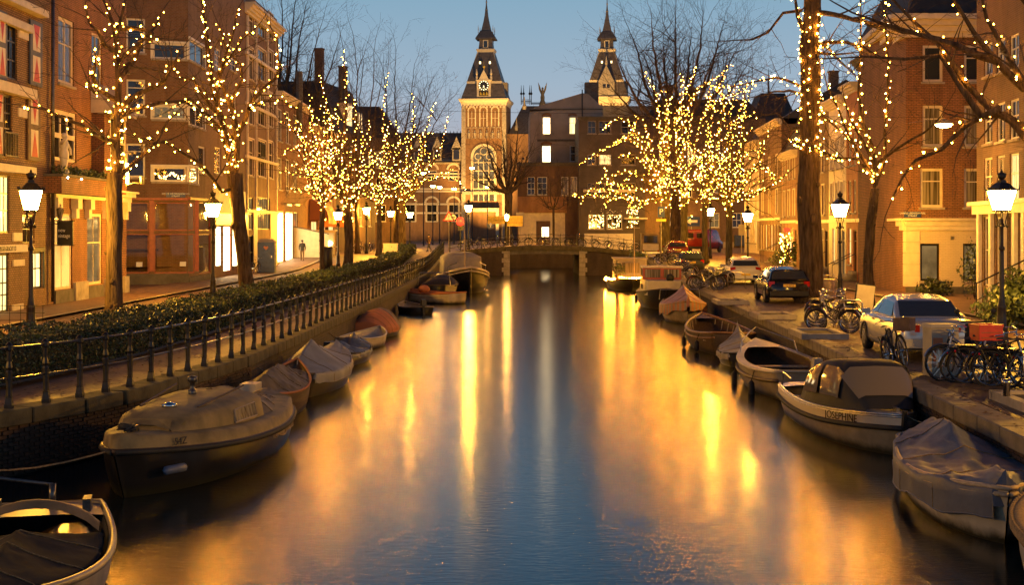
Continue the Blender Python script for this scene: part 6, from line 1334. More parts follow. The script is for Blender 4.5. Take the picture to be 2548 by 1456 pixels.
def bush(label,p,r,h,n,mat='leaf_mid',name='bush',pot=True,seed=2):
    t=thing(name,label,'plant',p)
    if pot: MB().lathe([(r*.5,0),(r*.62,.35),(r*.6,.36)],10).build('pot','brick_orange',t,True)
    z0=.3 if pot else 0
    m=MB()
    for k in range(6): a=k*1.1; m.tube([(0,0,z0*.5),(math.cos(a)*r*.4,math.sin(a)*r*.4,h*.6),(math.cos(a+.3)*r*.7,math.sin(a+.3)*r*.7,h*.9)],[.02,.012,.006],4)
    m.build('stem','twig',t)
    rg=np.random.default_rng(seed); d=rg.standard_normal((n,3)); d/=np.linalg.norm(d,axis=1)[:,None]; rr=rg.random(n)**.45
    c=d*rr[:,None]*np.array([r,r,h/2])*(1+.25*np.sin(d[:,0:1]*5+d[:,2:3]*4)); c[:,2]+=z0+h/2
    e=rg.standard_normal((n,3)); e/=np.linalg.norm(e,axis=1)[:,None]; f=np.cross(e,rg.standard_normal((n,3))); f/=np.linalg.norm(f,axis=1)[:,None]; s=(.05+.05*r)*(.6+.8*rg.random(n))[:,None]
    V=np.stack([c-e*s,c+f*s*.45,c+e*s,c-f*s*.45],1).reshape(-1,3); me=bpy.data.meshes.new('foliage'); me.from_pydata(V.tolist(),[],np.arange(4*n).reshape(-1,4).tolist()); me.materials.append(MATS[mat]); o=ob('foliage',me,t); o['kind']='stuff'; return t
bush('potted shrub on the houseboat stern deck',(8.9,101.5,ZW+.65),.9,1.9,1200,seed=4); bush('round dark shrub on the houseboat bow',(7.2,95.6,ZW+.7),.45,1.0,400,'leaf_dark',seed=5)
b=Boat('black sloop with white cabin and red framed wheelhouse windows',(8.05,76.5),(-.05,-1),8.0,2.7,.75,.35,.1,.7,hull='hull_black',rail='wood_dark',open_=False,full=2.8); b.deck(0,.98,'hull_grey')
m=MB(); secs=[]
for x_,k in((-2.0,1),(2.2,.92),(2.6,.8)): secs.append([(x_,1.12*k,.7),(x_,1.05*k,1.45),(x_,-1.05*k,1.45),(x_,-1.12*k,.7)])
m.loft(secs,closed=True); b.part('cabin','hull_white',m); m=MB(); m.box((-.9,0,1.75),(2.3,2.05,.62)); wh=b.part('wheelhouse','red_paint',m); m=MB(); m.box((-.9,0,2.1),(2.5,2.2,.07)); b.part('wheelhouse_roof','hull_cream',m)
for y_ in(-.5,.5): m=MB(); m.box((.262,y_,1.77),(.02,.82,.44)); q=m.build('pane','pane_curtain',wh)
for x_ in(-1.5,-.4): m=MB(); m.box((x_,-1.04,1.77),(.85,.02,.44)); m.build('pane','pane_curtain',wh)
for x_ in(.8,1.7): m=MB(); m.lathe([(.14,0),(.14,.03)],12); me=m.mesh('porthole'); me.materials.append(MATS['pane_dark']); o=ob('porthole',me,b.o,(x_,-1.1,1.12)); o.rotation_euler=(R(90),0,0)
m=MB(); m.ball((2.4,.3,1.6),.22,8,6); b.part('buoy','rubber',m,True); b.fender(.6,-1,'tarp_navy',.2,.5)
b=Boat('tall boat under an orange striped tarpaulin, right side',(7.75,64.2),(-.05,-1),5.6,2.0,.75,.3,.1,.75,hull='hull_grey',rail='wood_dark'); b.rub(-.05,'wood',.05)
b.tarp(.22,1.02,lambda a:.25+.62*max(0,1-abs(a-.35)/.55),'tarp_orange',.45,p=.8,wr=.03,seed=12,over=.06); m=MB(); m.tube([(-2.6,.95,.85),(-2.6,.9,1.3),(-2.6,-.9,1.3),(-2.6,-.95,.85)],.025,6); b.part('stern_rail','steel',m)
b=Boat('long open dark wooden boat with bare ribs and pale benches',(7.15,49.6),(-.03,1),6.6,2.15,.62,.4,.12,.62,hull='wood_dark',inner='wood_dark',rail='wood',railr=.045)
b.rub(-.16,'wood',.03)
for k,t in enumerate(np.linspace(.12,.88,13)):
    w=b.w(t)-.075; z=b.sh(t); m=MB(); m.tube([(b.x(t),w,z-.03),(b.x(t),w*.93,z*.5+.08),(b.x(t),w*.78,.16),(b.x(t),-w*.78,.16),(b.x(t),-w*.93,z*.5+.08),(b.x(t),-w,z-.03)],.022,4); b.part('rib','wood_pale',m)
for sd in(-1,1): m=MB(); m.box((-1.3,sd*.72,.42),(2.4,.24,.04),rz=-sd*.03); b.part('side_bench','wood_pale',m)
m=MB(); m.box((-2.35,0,.42),(1.1,.75,.28)); b.part('engine_box','wood_dark',m); b.bench(.34,.3,'wood_dark',-.25); b.deck(.86,.985,'wood_dark',-.03,'bow_deck'); b.fender(.2,1); b.fender(.5,1); b.mooring(.95,8.9,53,0)
b=Boat('little dinghy under a pale grey cover between two open boats',(7.1,43.9),(.05,1),3.0,1.5,.35,.35,.05,.7,hull='hull_black',rail='rubber'); b.tarp(0.02,1.0,lambda a:.12+.38*a,'tarp_silver',.18,p=.9,wr=.03,seed=14)
b=Boat('open cream boat with wide pale gunwales, bow rail and outboard',(7.0,37.1),(-.03,1),6.4,2.1,.62,.38,.1,.72,hull='hull_grey',inner='wood_dark',rail='hull_cream',railr=.05)
m=MB()
for sd in(-1,1):
    secs=[[(b.x(t),sd*(b.w(t)),b.sh(t)+.045),(b.x(t),sd*(max(0.02,b.w(t)-.17)),b.sh(t)+.045)] for t in np.linspace(0,.93,16)]; m=MB(); m.loft(secs,cap=False); b.part('side_deck','hull_cream',m)
b.deck(.82,.985,'hull_cream',.03,'bow_deck'); b.rub(-.22,'wood_dark',.05); b.bench(.62,.3,'wood_pale',-.22); b.bench(.28,.3,'wood_pale',-.25); m=MB(); m.box((-1.2,.5,.35),(1.5,.35,.3)); b.part('side_locker','wood_pale',m); b.motor(-.15,'box_grey')
m=MB(); m.tube([(b.x(.72),b.w(.72)*.95,b.sh(.72)),(b.x(.74),b.w(.74)*.9,b.sh(.74)+.32),(b.x(.9),b.w(.9)*.85,b.sh(.9)+.34),(b.x(.99),0,b.sh(.99)+.36),(b.x(.9),-b.w(.9)*.85,b.sh(.9)+.34),(b.x(.74),-b.w(.74)*.9,b.sh(.74)+.32),(b.x(.72),-b.w(.72)*.95,b.sh(.72))],.018,6); b.part('bow_rail','steel',m)
for t in(.25,.62): b.fender(t,1,'rubber',-.1,.5)
# JOSEPHINE
b=Boat('polished launch lettered JOSEPHINE with black hood and clear windows',(6.86,28.6),(.05,-1),6.3,1.9,.62,.16,.06,.8,hull='hull_grey',inner='hull_grey',rail='steel',railr=.025,full=2.5); b.rub(-.24,'rubber',.055); b.rub(-.04,'steel',.018)
for sd in(-1,1):
    secs=[[(b.x(t),sd*(b.w(t)+.012),b.sh(t)-.02),(b.x(t),sd*(b.w(t)+.014),b.sh(t)-.21)] for t in np.linspace(0,.995,26)]; m=MB(); m.loft(secs,cap=False); b.part('polished_band','aluminium',m,True)
m=MB(); m.tube([(b.x(1)+.03,0,.86),(b.x(1)-.08,0,.3),(b.x(1)-.4,0,-.1)],.05,6); b.part('stem_post','rubber',m); b.deck(.86,.985,'aluminium',.0,'fore_deck'); b.deck(0,.08,'aluminium',0,'stern_deck')
m=MB(); secs=[]; prof=[(.36,.02),(.40,.42),(.46,.68),(.54,.80),(.62,.82),(.72,.78)]
for t,h in prof+[(.80,.40),(.865,.04)]:
    w=b.w(t)*.97; z=b.sh(t)+.02; q=[(b.x(t),w,z)]
    for k in range(1,8): v=1-2*k/8; q.append((b.x(t),w*math.copysign(abs(v)**.45,v) if v else 0,z+h*(1-abs(v)**3.2)**.55+.1*h))
    q.append((b.x(t),-w,z)); secs.append(q)
m.loft(secs,cap=False); hd=b.part('hood','tarp_navy',m,True)
glass('pane_clear',(.2,.16,.11),.06)
def hoodpt(t,v,off=.02):
    ts=[q[0] for q in prof+[(.80,.40),(.865,.04)]]; hs=[q[1] for q in prof+[(.80,.40),(.865,.04)]]; h=float(np.interp(t,ts,hs)); w=b.w(t)*.97
    return Vector((b.x(t),(w*math.copysign(abs(v)**.45,v) if v else 0)*(1+off*1.0),b.sh(t)+.02+h*(1-abs(v)**3.2)**.55+.1*h+off))
for sd in(-1,1):
    for ta,tb in((.455,.59),(.615,.74)):
        vs=[]; 
        for t in np.linspace(ta,tb,5):
            for v in(.99,.88,.66): vs.append(hoodpt(t,sd*v,.025))
        m=MB(); m.add(vs,[(i*3+j,i*3+j+1,i*3+j+4,i*3+j+3) for i in range(4) for j in range(2)]); me=m.mesh('window',True); me.materials.append(MATS['pane_clear']); ob('window',me,b.o)
vs=[]
for t in np.linspace(.735,.83,5):
    for v in(-.78,-.4,0,.4,.78): vs.append(hoodpt(t,v,.03))
m=MB(); m.add(vs,[(i*5+j,i*5+j+1,i*5+j+6,i*5+j+5) for i in range(4) for j in range(4)]); me=m.mesh('windscreen',True); me.materials.append(MATS['pane_clear']); ob('windscreen',me,b.o)
for sd,rz in((-1,0),): 
    t=.78; text('lettering','JOSEPHINE',.2,'sign_black',b.o,Matrix.Translation((b.x(t),-b.w(t)-.075,b.sh(t)-.115))@Matrix.Rotation(R(27),4,'Z')@Matrix.Rotation(R(90),4,'X'),sx=.9)
m=MB(); m.tube([(b.x(.08),-.8,.7),(b.x(.09),-.8,.98),(b.x(.3),-.95,.98)],.018,6); m.tube([(b.x(.08),.8,.7),(b.x(.09),.8,.98),(b.x(.3),.95,.98)],.018,6); b.part('stern_rail','steel',m); b.bench(.16,.5,'wood_pale',-.15); b.mooring(.97,7.9,25.2,-.1)
m=MB(); m.box((b.x(.93),0,.82),(.2,.06,.08)); b.part('cleat','steel',m)
b=Boat('cream boat wrapped in a shiny grey blue tarpaulin near the wall',(6.72,21.0),(-.12,-1),5.6,1.75,.62,.16,.06,.62,hull='hull_cream',rail='wood_pale',full=2.4); b.rub(-.08,'wood_pale',.035)
b.tarp(-.02,.965,lambda a:.14+.30*max(0,1-abs(a-.30)/.42)+.06*math.sin(a*8),'tarp_grey',.40,p=.8,wr=.05,seed=21,over=.05,nt=72,nv=44); b.mooring(.95,7.6,19.2,-.1)
b=Boat('pale tender with thick rope fender round its bow in the corner',(6.62,14.75),(-.05,1),5.6,1.95,.62,.2,.05,.7,hull='hull_white',inner='hull_cream',rail='rope',railr=.10,full=3.0); b.deck(.66,.97,'hull_cream',-.05,'fore_deck')
m=MB()
for k in range(46):
    t=.35+.65*k/45
    for sd in(-1,1): m.tube([(b.x(t)+.09*math.cos(a),sd*(b.w(t)*.99)+sd*.09*math.sin(a)*.9,b.sh(t)+.09*math.sin(a+.7)) for a in np.linspace(0,6.28,7)[:-1]],.022,4,closed=True)
q=b.part('rope_strands','rope',m); q['kind']='stuff'
for y_ in(-.45,): m=MB(); m.lathe([(.09,0),(.05,.06),(.05,.2),(.09,.24)],10,(b.x(.88),y_+.2,b.sh(.88)-.02)); b.part('bollard','steel',m,True)
m=MB(); m.tube([(b.x(.5),-.62,.72),(b.x(.65),-.4,.72),(b.x(.72),0,.74)],.03,6); b.part('coaming','wood_pale',m); m=MB(); m.ball((b.x(.62),-.1,.75),.2,8,6,(1,1,.8)); b.part('steering_cover','tarp_navy',m,True)
# ------------------------------------------------------------------ cars
def car(name,label,pos,rz,kind,paint,plate='',group='cars parked along the right quay'):
    t=thing(name,label,'car',(pos[0],pos[1],gz(pos[1])),rz,group)   # nose toward +x, rear toward -x
    L,Wd=4.75,.88
    if kind=='sedan': top=[(-2.36,.82,0),(-2.05,.98,0),(-1.82,1.0,.0),(-1.02,1.36,1),(-.25,1.45,1),(.35,1.41,1),(1.15,.98,0),(2.0,.86,0),(2.36,.66,0)]; belt=.95
    elif kind=='wagon': top=[(-2.3,.80,0),(-2.26,.98,0),(-1.95,1.36,1),(-1.0,1.47,1),(-.1,1.47,1),(.55,1.40,1),(1.2,.98,0),(2.05,.84,0),(2.34,.62,0)]; belt=.96
    else: top=[(-2.0,.8,0),(-1.95,1.0,0),(-1.6,1.34,1),(-.8,1.49,1),(0,1.49,1),(.6,1.40,1),(1.25,1.0,0),(1.85,.86,0),(2.1,.6,0)]; belt=.98
    x0,x1=top[0][0],top[-1][0]; xs=[q[0] for q in top]; zs=[q[1] for q in top]
    def zt(x): return float(np.interp(x,xs,zs))
    # lower body
    m=MB(); secs=[]; N=26
    for i in range(N+1):
        x=x0+(x1-x0)*i/N; e=min((x-x0),(x1-x))/.35; k=1-.16*max(0,1-e)**2; w=Wd*k; zb=.22+.12*max(0,1-e)**1.5; z=min(belt,zt(x)); 
        secs.append([(x,-w*.92,zb),(x,-w,zb+.12),(x,-w*1.0,.58),(x,-w*.985,z-.12),(x,-w*.93,z-.02),(x,-w*.6,z+.02),(x,w*.6,z+.02),(x,w*.93,z-.02),(x,w*.985,z-.12),(x,w*1.0,.58),(x,w,zb+.12),(x,w*.92,zb)])
    m.loft(secs,closed=True); me=m.mesh('body',True); fixn(me); me.materials.append(MATS[paint]); ob('body',me,t)
    # cabin (greenhouse)
    g=[q for q in top if q[2]]; ga=[q for q in top if not q[2] and q[0]<0][-1]; gb=[q for q in top if not q[2] and q[0]>0][0]
    prof=[(ga[0]+.02,belt-.01)]+[(q[0],q[1]) for q in g]+[(gb[0],belt-.01)]
    px_=[q[0] for q in prof]; pz=[q[1] for q in prof]
    def cw(x,z): return Wd*(.93-.24*max(0,(z-belt))/.5)
    m=MB(); secs=[]
    for x in sorted(set(list(np.linspace(px_[0],px_[-1],16))+px_)):
        z=float(np.interp(x,px_,pz)); w=cw(x,z); wb=Wd*.93; secs.append([(x,-wb,belt-.03),(x,-(wb*.45+w*.55),(belt+z)/2),(x,-w,z-.05 if z>belt+.1 else z),(x,-w*.75,z+.005),(x,0,z+.02),(x,w*.75,z+.005),(x,w,z-.05 if z>belt+.1 else z),(x,(wb*.45+w*.55),(belt+z)/2),(x,wb,belt-.03)])
    m.loft(secs,cap=False); ob('roof',(lambda me:(me.materials.append(MATS[paint]),me)[1])(m.mesh('roof',True)),t)
    def gl(name,pts):
        m=MB(); m.add(pts,[tuple(range(len(pts)))]); return m.build(name,'pane_blue',t)
    def sp(x,f,s): # point on cabin side between belt (f=0) and roof (f=1)
        z=float(np.interp(x,px_,pz)); zz=belt+.03+(z-.07-belt-.03)*f; w=Wd*.93+(cw(x,z)-Wd*.93)*f; return (x,s*(w+.012),zz)
    for s in(-1,1):
        a,b_=px_[0],px_[-1]; rx=[q[0] for q in prof[1:-1]]
        mid=(.15)
        gl('side_window',[sp(a+.42,.05,s),sp(mid-.03,.05,s),sp(mid-.03,.95,s),sp(max(rx[0]+.1,a+.5),.93,s)])
        gl('side_window',[sp(mid+.03,.05,s),sp(b_-.45,.06,s),sp(rx[-1]+.02,.93,s),sp(mid+.03,.95,s)])
    # rear window and windscreen follow the slopes
    def slope(name,pa,pb,ins=.1):
        d=Vector((pb[0]-pa[0],0,pb[1]-pa[1])); nrm=Vector((-d.z,0,d.x)).normalized(); 
        if nrm.z<0: nrm=-nrm
        q=[]
        for f,kk in((.12,.80),(.9,.70)):
            p=Vector((pa[0],0,pa[1]))+d*f+nrm*.018; q.append((p,Wd*kk))
        gl(name,[(q[0][0].x,-q[0][1],q[0][0].z),(q[0][0].x,q[0][1],q[0][0].z),(q[1][0].x,q[1][1],q[1][0].z),(q[1][0].x,-q[1][1],q[1][0].z)])
    slope('rear_window',prof[0],prof[1]); slope('windscreen',prof[-1],prof[-2])
    wx=(-1.38,1.36) if kind!='hatch' else (-1.22,1.28)
    for x in wx:
        for s in(-1,1):
            ty=MB(); ty.lathe([(.18,-.1),(.29,-.1),(.315,-.06),(.315,.06),(.29,.1),(.18,.1)],18); me=ty.mesh('wheel',True); me.materials.append(MATS['rubber']); o=ob('wheel',me,t,(x,s*.80,.315)); o.rotation_euler=(R(90),0,0)
            rm=MB(); rm.lathe([(.02,-.105),(.19,-.10),(.19,.10),(.02,.105)],14); 
            for k in range(5): a=k*2*math.pi/5; rm.box((math.cos(a)*.1,math.sin(a)*.1,0),(.17,.045,.222),a)
            rm.build('rim','steel',o)
            ar=MB(); ar.tube([(x+.36*math.cos(a),s*.885,.315+.36*math.sin(a)) for a in np.linspace(-.25,math.pi+.25,12)],.03,5); ar.build('wheel_arch','rubber',t)
    xr=x0; z1=.62
    for s in(-1,1):
        if kind=='sedan': m=MB(); m.box((xr+.07,s*.60,.76),(.12,.40,.16),rz=-s*.12)
        elif kind=='wagon': m=MB(); m.box((xr+.09,s*.70,.80),(.14,.24,.22),rz=-s*.15); 
        else: m=MB(); m.box((xr+.10,s*.68,.88),(.16,.28,.14),rz=-s*.2,rx=-s*.2)
        o=m.build('tail_light','tail_lens',t); 
        m=MB(); m.box((x1-.1,s*.6,.62),(.16,.36,.14),rz=s*.2); m.build('headlight','pane_clear',t)
        m=MB(); m.box((.75,s*(Wd+.1),1.0),(.12,.2,.13)); m.build('mirror',paint,t)
        for x in(-.35,.62): m=MB(); m.box((x-.2,s*(Wd*.995+.005),.82),(.2,.03,.03)); m.build('door_handle','rubber',t)
    m=MB(); m.box((xr+.02,0,.42),(.16,1.55,.2)); m.build('rear_bumper',paint if kind!='wagon' else 'rubber',t); m=MB(); m.box((x1-.06,0,.40),(.16,1.5,.22)); m.build('front_bumper',paint,t)
    pz_=.74 if kind!='hatch' else .55
    m=MB(); m.box((xr-.012 if kind!='hatch' else xr-.07,0,pz_),(.03,.5,.11)); p_=m.build('number_plate','plate',t)
    if plate: text('lettering',plate,.105,'sign_black',p_,Matrix.Translation((xr-.032 if kind!='hatch' else xr-.09,0,pz_))@facing((-1,0,0)),ext=.002)
    m=MB(); m.box((xr+.3,0,belt+.05),(.3,.25,.01)); 
    m=MB(); m.tube([(-.3,0,1.46),(-.45,0,1.75)],.008,4); m.build('aerial','rubber',t)
    return t
def along(x,y): return (x,y)
dirR=math.atan2(1,.04)
car('silver_car','silver saloon car with yellow number plate, nearest of the parked cars',(9.75,34.6),dirR,'sedan','car_silver','85-NP-RL')
car('black_car','black estate car with red tail lights behind the thick trunk',(11.35,60.0),dirR,'wagon','car_black','ZL-SP-8')
car('white_car','white hatchback parked among bicycles',(12.9,80),dirR,'hatch','car_white')
car('dark_car','dark estate car with tall tail lights beyond the white hatchback',(12.6,101),dirR,'wagon','car_dark')
car('red_car','dark red car beyond the dark estate car near the bridge',(13.6,118),dirR,'wagon','car_red')
# van seen across the street with its tail lights on, small goods truck at the bridge
def van(name,label,pos,rz,paint,s=1.0,lit=True):
    t=thing(name,label,'van',(pos[0],pos[1],gz(pos[1])),rz); m=MB(); secs=[]
    for x,zt_,k in((-2.4,2.1,.96),(-2.3,2.2,1),(.9,2.2,1),(1.5,1.9,.98),(2.0,1.25,.97),(2.6,1.05,.93),(2.7,.6,.9)): secs.append([(x,-.95*k,.35),(x,-.98*k,1.0),(x,-.9*k,zt_-.08),(x,-.7*k,zt_),(x,.7*k,zt_),(x,.9*k,zt_-.08),(x,.98*k,1.0),(x,.95*k,.35)])
    m.loft(secs,closed=True); m.build('body',paint,t,True)
    for sd in(-1,1): m=MB(); m.box((-2.42,sd*.55,1.62),(.03,.75,.5)); m.build('rear_window','pane_dark',t); m=MB(); m.box((-2.43,sd*.86,1.0),(.06,.14,.45)); m.build('tail_light','red_light' if lit else 'tail_lens',t)
    for x in(-1.5,1.7):
        for sd in(-1,1): m=MB(); m.lathe([(.2,-.1),(.33,-.1),(.34,0),(.33,.1),(.2,.1)],14); me=m.mesh('wheel',True); me.materials.append(MATS['rubber']); o=ob('wheel',me,t,(x,sd*.86,.34)); o.rotation_euler=(R(90),0,0)
    m=MB(); m.box((-2.45,0,.5),(.12,1.7,.2)); m.build('bumper','rubber',t); m=MB(); m.box((1.75,0,1.6),(.05,1.5,.5),ry=-.95); m.build('windscreen','pane_dark',t)
    return t
van('red_van','red van with glowing tail lights driving away past the lanterns',(18.4,136),math.atan2(1,.55),'car_red')
t=thing('goods_truck','small box truck with green rear flap standing at the bridge foot','truck',(P(1617,600,118).x,118,gz(118)),dirR)
MB().box((-.2,0,1.35),(2.2,1.5,1.5)).build('cargo_box','hull_green',t); MB().box((-1.31,0,.95),(.03,1.3,.55)).build('rear_flap','hull_cream',t); MB().box((-1.315,0,1.6),(.03,1.1,.6)).build('rear_window','pane_dark',t); MB().box((1.4,0,1.0),(1.0,1.4,1.3),taper=.85).build('cab','hull_cream',t)
for x in(-.8,1.4):
    for sd in(-1,1): m=MB(); m.lathe([(.15,-.08),(.28,-.08),(.28,.08),(.15,.08)],12); me=m.mesh('wheel'); me.materials.append(MATS['rubber']); o=ob('wheel',me,t,(x,sd*.66,.28)); o.rotation_euler=(R(90),0,0)
MB().box((-1.3,0,.5),(.1,1.5,.15)).build('bumper','steel',t)
for sd in(-1,1): MB().box((-1.33,sd*.6,.66),(.03,.12,.14)).build('tail_light','tail_lens',t)
# ------------------------------------------------------------------ bicycles
def make_bike(kind=0,frame='iron'):
    t=thing('bicycle','bike','bicycle',(0,0,0),0,'bicycles parked along the canal'); r=.34
    wm=MB(); wm.tube([(math.cos(a)*r,0,math.sin(a)*r) for a in np.linspace(0,2*math.pi,25)[:-1]],.02,5,closed=True); wme=wm.mesh('wheel',True); wme.materials.append(MATS['rubber'])
    sm_=MB(); 
    for k in range(14):
        a=k*math.pi*2/14; sm_.tube([(math.cos(a)*.03,.02*(-1)**k,math.sin(a)*.03),(math.cos(a)*(r-.02),0,math.sin(a)*(r-.02))],.0022,3,cap=False)
    sm_.tube([(math.cos(a)*(r-.025),0,math.sin(a)*(r-.025)) for a in np.linspace(0,2*math.pi,21)[:-1]],.008,4,closed=True); sm_.tube([(0,-.05,0),(0,.05,0)],.025,6); sme=sm_.mesh('spokes'); sme.materials.append(MATS['chrome'])
    for x in(-.54,.54): o=ob('wheel',wme,t,(x,0,r)); ob('spokes',sme,o)
    m=MB(); bb=(-.08,0,.30); st=(-.24,0,.78); hd=(.38,0,.86); hb=(.42,0,.70)
    m.tube([bb,st],.018,6); m.tube([bb,hb],.019,6); m.tube([(-.2,0,.66) if kind==0 else (-.14,0,.45),hd],.017,6); m.tube([hd,hb],.022,6)
    for s in(-.05,.05): m.tube([(-.54,s,r),bb],.011,5); m.tube([(-.54,s,r),(-.23,0,.72)],.010,5); m.tube([hb,(.54,s,r)],.012,5)
    m.tube([st,(-.26,0,.90)],.014,6); m.build('frame',frame,t)
    m=MB(); m.tube([hd,(.35,0,1.02)],.014,5); m.tube([(.14,-.30,1.04),(.28,-.29,1.06),(.37,-.12,1.05),(.36,0,1.03),(.37,.12,1.05),(.28,.29,1.06),(.14,.30,1.04)],.013,5); m.build('handlebar','chrome',t,True)
    m=MB(); m.loft([[(-.42,.09,.92),(-.42,0,.95),(-.42,-.09,.92)],[(-.30,.10,.93),(-.30,0,.97),(-.30,-.10,.93)],[(-.12,.02,.92),(-.12,0,.94),(-.12,-.02,.92)]],cap=False); m.build('saddle','saddle',t,True)
    for x in(-.54,.54): MB().tube([(x+math.cos(a)*.375,0,r+math.sin(a)*.375) for a in np.linspace(R(20),R(185) if x<0 else R(160),10)],.022,4).build('mudguard','steel' if kind else 'iron',t)
    m=MB(); m.box((-.56,0,.74),(.38,.12,.015)); m.tube([(-.7,.05,.74),(-.54,.06,r)],.008,4); m.tube([(-.7,-.05,.74),(-.54,-.06,r)],.008,4); m.build('rack','iron',t)
    m=MB(); m.tube([(-.08,-.09,.3),(.05,-.09,.2)],.012,4); m.tube([(-.08,.09,.3),(-.2,.09,.4)],.012,4); m.tube([(-.08+.09*math.cos(a),-.06,.3+.09*math.sin(a)) for a in np.linspace(0,6.28,13)[:-1]],.01,4,closed=True); m.box((.08,-.14,.2),(.1,.08,.02)); m.box((-.23,.14,.4),(.1,.08,.02)); m.build('crank','steel',t)
    m=MB(); m.ball((-.74,0,.62),.03,6,4); m.build('rear_reflector','tail_lens',t)
    return t
bikes=[make_bike(0,'iron'),make_bike(1,'car_silver'),make_bike(1,'black_paint')]; used=[False]*3
def bike(k,x,y,rz,label,lean=0,z=None,s=1.0):
    o=bikes[k] if not used[k] else dup(bikes[k],(0,0,0)); used[k]=True
    o.location=(x,y,gz(y) if z is None else z); o.rotation_euler=(lean,0,rz); o['label']=label; o.scale=(s,s,s)
    return o
rb=random.Random(4)
nth=['first','second','third','fourth','fifth','sixth','seventh','eighth','ninth','tenth','eleventh','twelfth','thirteenth','fourteenth']
def row(p0,p1,n,rz,what,jit=.12,z=None,kinds=(0,1,2,0,2)):
    for i in range(n):
        f=(i+.5)/n; x=p0[0]+(p1[0]-p0[0])*f; y=p0[1]+(p1[1]-p0[1])*f
        zz=None if z is None else (z(x) if callable(z) else z)
        bike(kinds[i%len(kinds)],x,y,rz+rb.uniform(-jit,jit)+(math.pi if rb.random()<.3 else 0),nth[i]+' '+what,rb.uniform(-.14,.14),zz,rb.uniform(.93,1.06))
row((9.3,41.2),(10.8,47.8),9,R(-25),'bicycle counted from the silver car in the rack behind it',.35)
row((9.5,70),(11.3,78),11,R(-15),'bicycle counted from the black estate in the rack before the white hatchback')
row((10.2,86),(11.8,96),7,R(-15),'bicycle counted from the white hatchback toward the dark estate')
row((11.6,109),(13.0,115),4,R(-10),'bicycle counted from the dark estate toward the bridge')
row((-4.6,BY+.55),(11.2,BY+.55),13,0.05,'bicycle counted from the traffic light along the bridge railing',.15,lambda x:bz(x))
row((8.9,28.5),(10.0,26.3),8,R(-32),'bicycle counted from the grey cabinet beside the red crate',.5)
o=bike(0,8.4,30.9,R(58),'lone bicycle with a brown basket leaning before the silver car',R(-14))
t=thing('bicycle_basket','brown wooden basket on the front of the lone leaning bicycle','basket',(8.62,31.25,.78),R(58)); m=MB()
for k in range(4): m.box((0,0,.03+k*.08),(.42,.34,.055)); 
MB().box((0,-.17,.15),(.44,.025,.28)).box((0,.17,.15),(.44,.025,.28)).box((-.21,0,.15),(.025,.33,.28)).box((.21,0,.15),(.025,.33,.28)).box((0,0,.02),(.42,.33,.02)).build('slats','crate_brown',t)
t=thing('red_crate','red plastic crate on a bicycle at the right edge','crate',(9.2,27.6,.86),R(8))
for sx,d in((0,(.48,.02,.3)),):
    MB().box((0,-.2,.16),d).build('side','red_plastic',t); MB().box((0,.2,.16),d).build('side','red_plastic',t)
for s in(-.235,.235): MB().box((s,0,.16),(.02,.38,.3)).build('end','red_plastic',t)
MB().box((0,0,.01),(.47,.38,.02)).build('bottom','red_plastic',t); MB().box((0,-.215,.29),(.5,.03,.05)).box((0,.215,.29),(.5,.03,.05)).build('rim','red_plastic',t)
for k,y in enumerate((.16,.06)): MB().box((0,-.213,y),(.4,.008,.02)).build('rib','red_paint',t)
def hoop(label,x,y,rz,w=.9,h=.85):
    t=thing('bicycle_stand',label,'bicycle stand',(x,y,gz(y)),rz,'steel bicycle stands'); MB().tube([(-w/2,0,0),(-w/2,0,h-.1),(-w/2+.1,0,h),(w/2-.1,0,h),(w/2,0,h-.1),(w/2,0,0)],.025,8).build('hoop','steel',t,True); MB().tube([(-w/2,0,h*.45),(w/2,0,h*.45)],.02,6).build('crossbar','steel',t)
hoop('steel hoop stand at the edge below the red crate',9.75,25.9,R(10)); hoop('steel hoop stand between white hatchback bicycles and black estate',11.4,72.2,R(5)); hoop('steel hoop stand inside the rack behind the silver car',10.3,43.6,R(5))
# scooter with windshield
t=thing('motor_scooter','dark scooter with tall clear windshield beside the silver car','scooter',(9.95,30.0,0),R(100))
for x in(-.6,.62): m=MB(); m.tube([(x+math.cos(a)*.2,0,.24+math.sin(a)*.2) for a in np.linspace(0,6.28,17)[:-1]],.06,6,closed=True); m.build('wheel','rubber',t,True)
m=MB(); m.loft([[(-.85,.1,.6),(-.85,-.1,.6),(-.85,-.1,.75),(-.85,.1,.75)],[(-.5,.2,.4),(-.5,-.2,.4),(-.5,-.18,.78),(-.5,.18,.78)],[(0,.2,.28),(0,-.2,.28),(0,-.16,.74),(0,.16,.74)],[(.15,.2,.25),(.15,-.2,.25),(.15,-.2,.33),(.15,.2,.33)],[(.42,.2,.25),(.42,-.2,.25),(.46,-.2,.5),(.46,.2,.5)],[(.5,.15,.5),(.5,-.15,.5),(.42,-.2,1.0),(.42,.2,1.0)]],closed=True); m.build('body','car_dark',t,True)
m=MB(); m.box((-.35,0,.82),(.75,.3,.12)); m.build('seat','saddle',t); m=MB(); m.tube([(.3,-.35,1.05),(.42,0,1.02),(.3,.35,1.05)],.02,6); m.build('handlebar','rubber',t)
m=MB(); m.loft([[(.52,.32*math.sin(a),1.0) for a in np.linspace(-1.2,1.2,7)],[(.44,.38*math.sin(a),1.35) for a in np.linspace(-1.2,1.2,7)],[(.33,.26*math.sin(a),1.72) for a in np.linspace(-1.2,1.2,7)]],cap=False); m.build('windshield','shop_glass',t,True); m=MB(); m.ball((.56,0,.92),.1,8,6); m.build('headlight','pane_clear',t,True)
for s in(-1,1): m=MB(); m.tube([(.38,s*.3,1.05),(.36,s*.42,1.22)],.012,4); m.ball((.36,s*.42,1.26),.06,6,4); m.build('mirror','rubber',t)
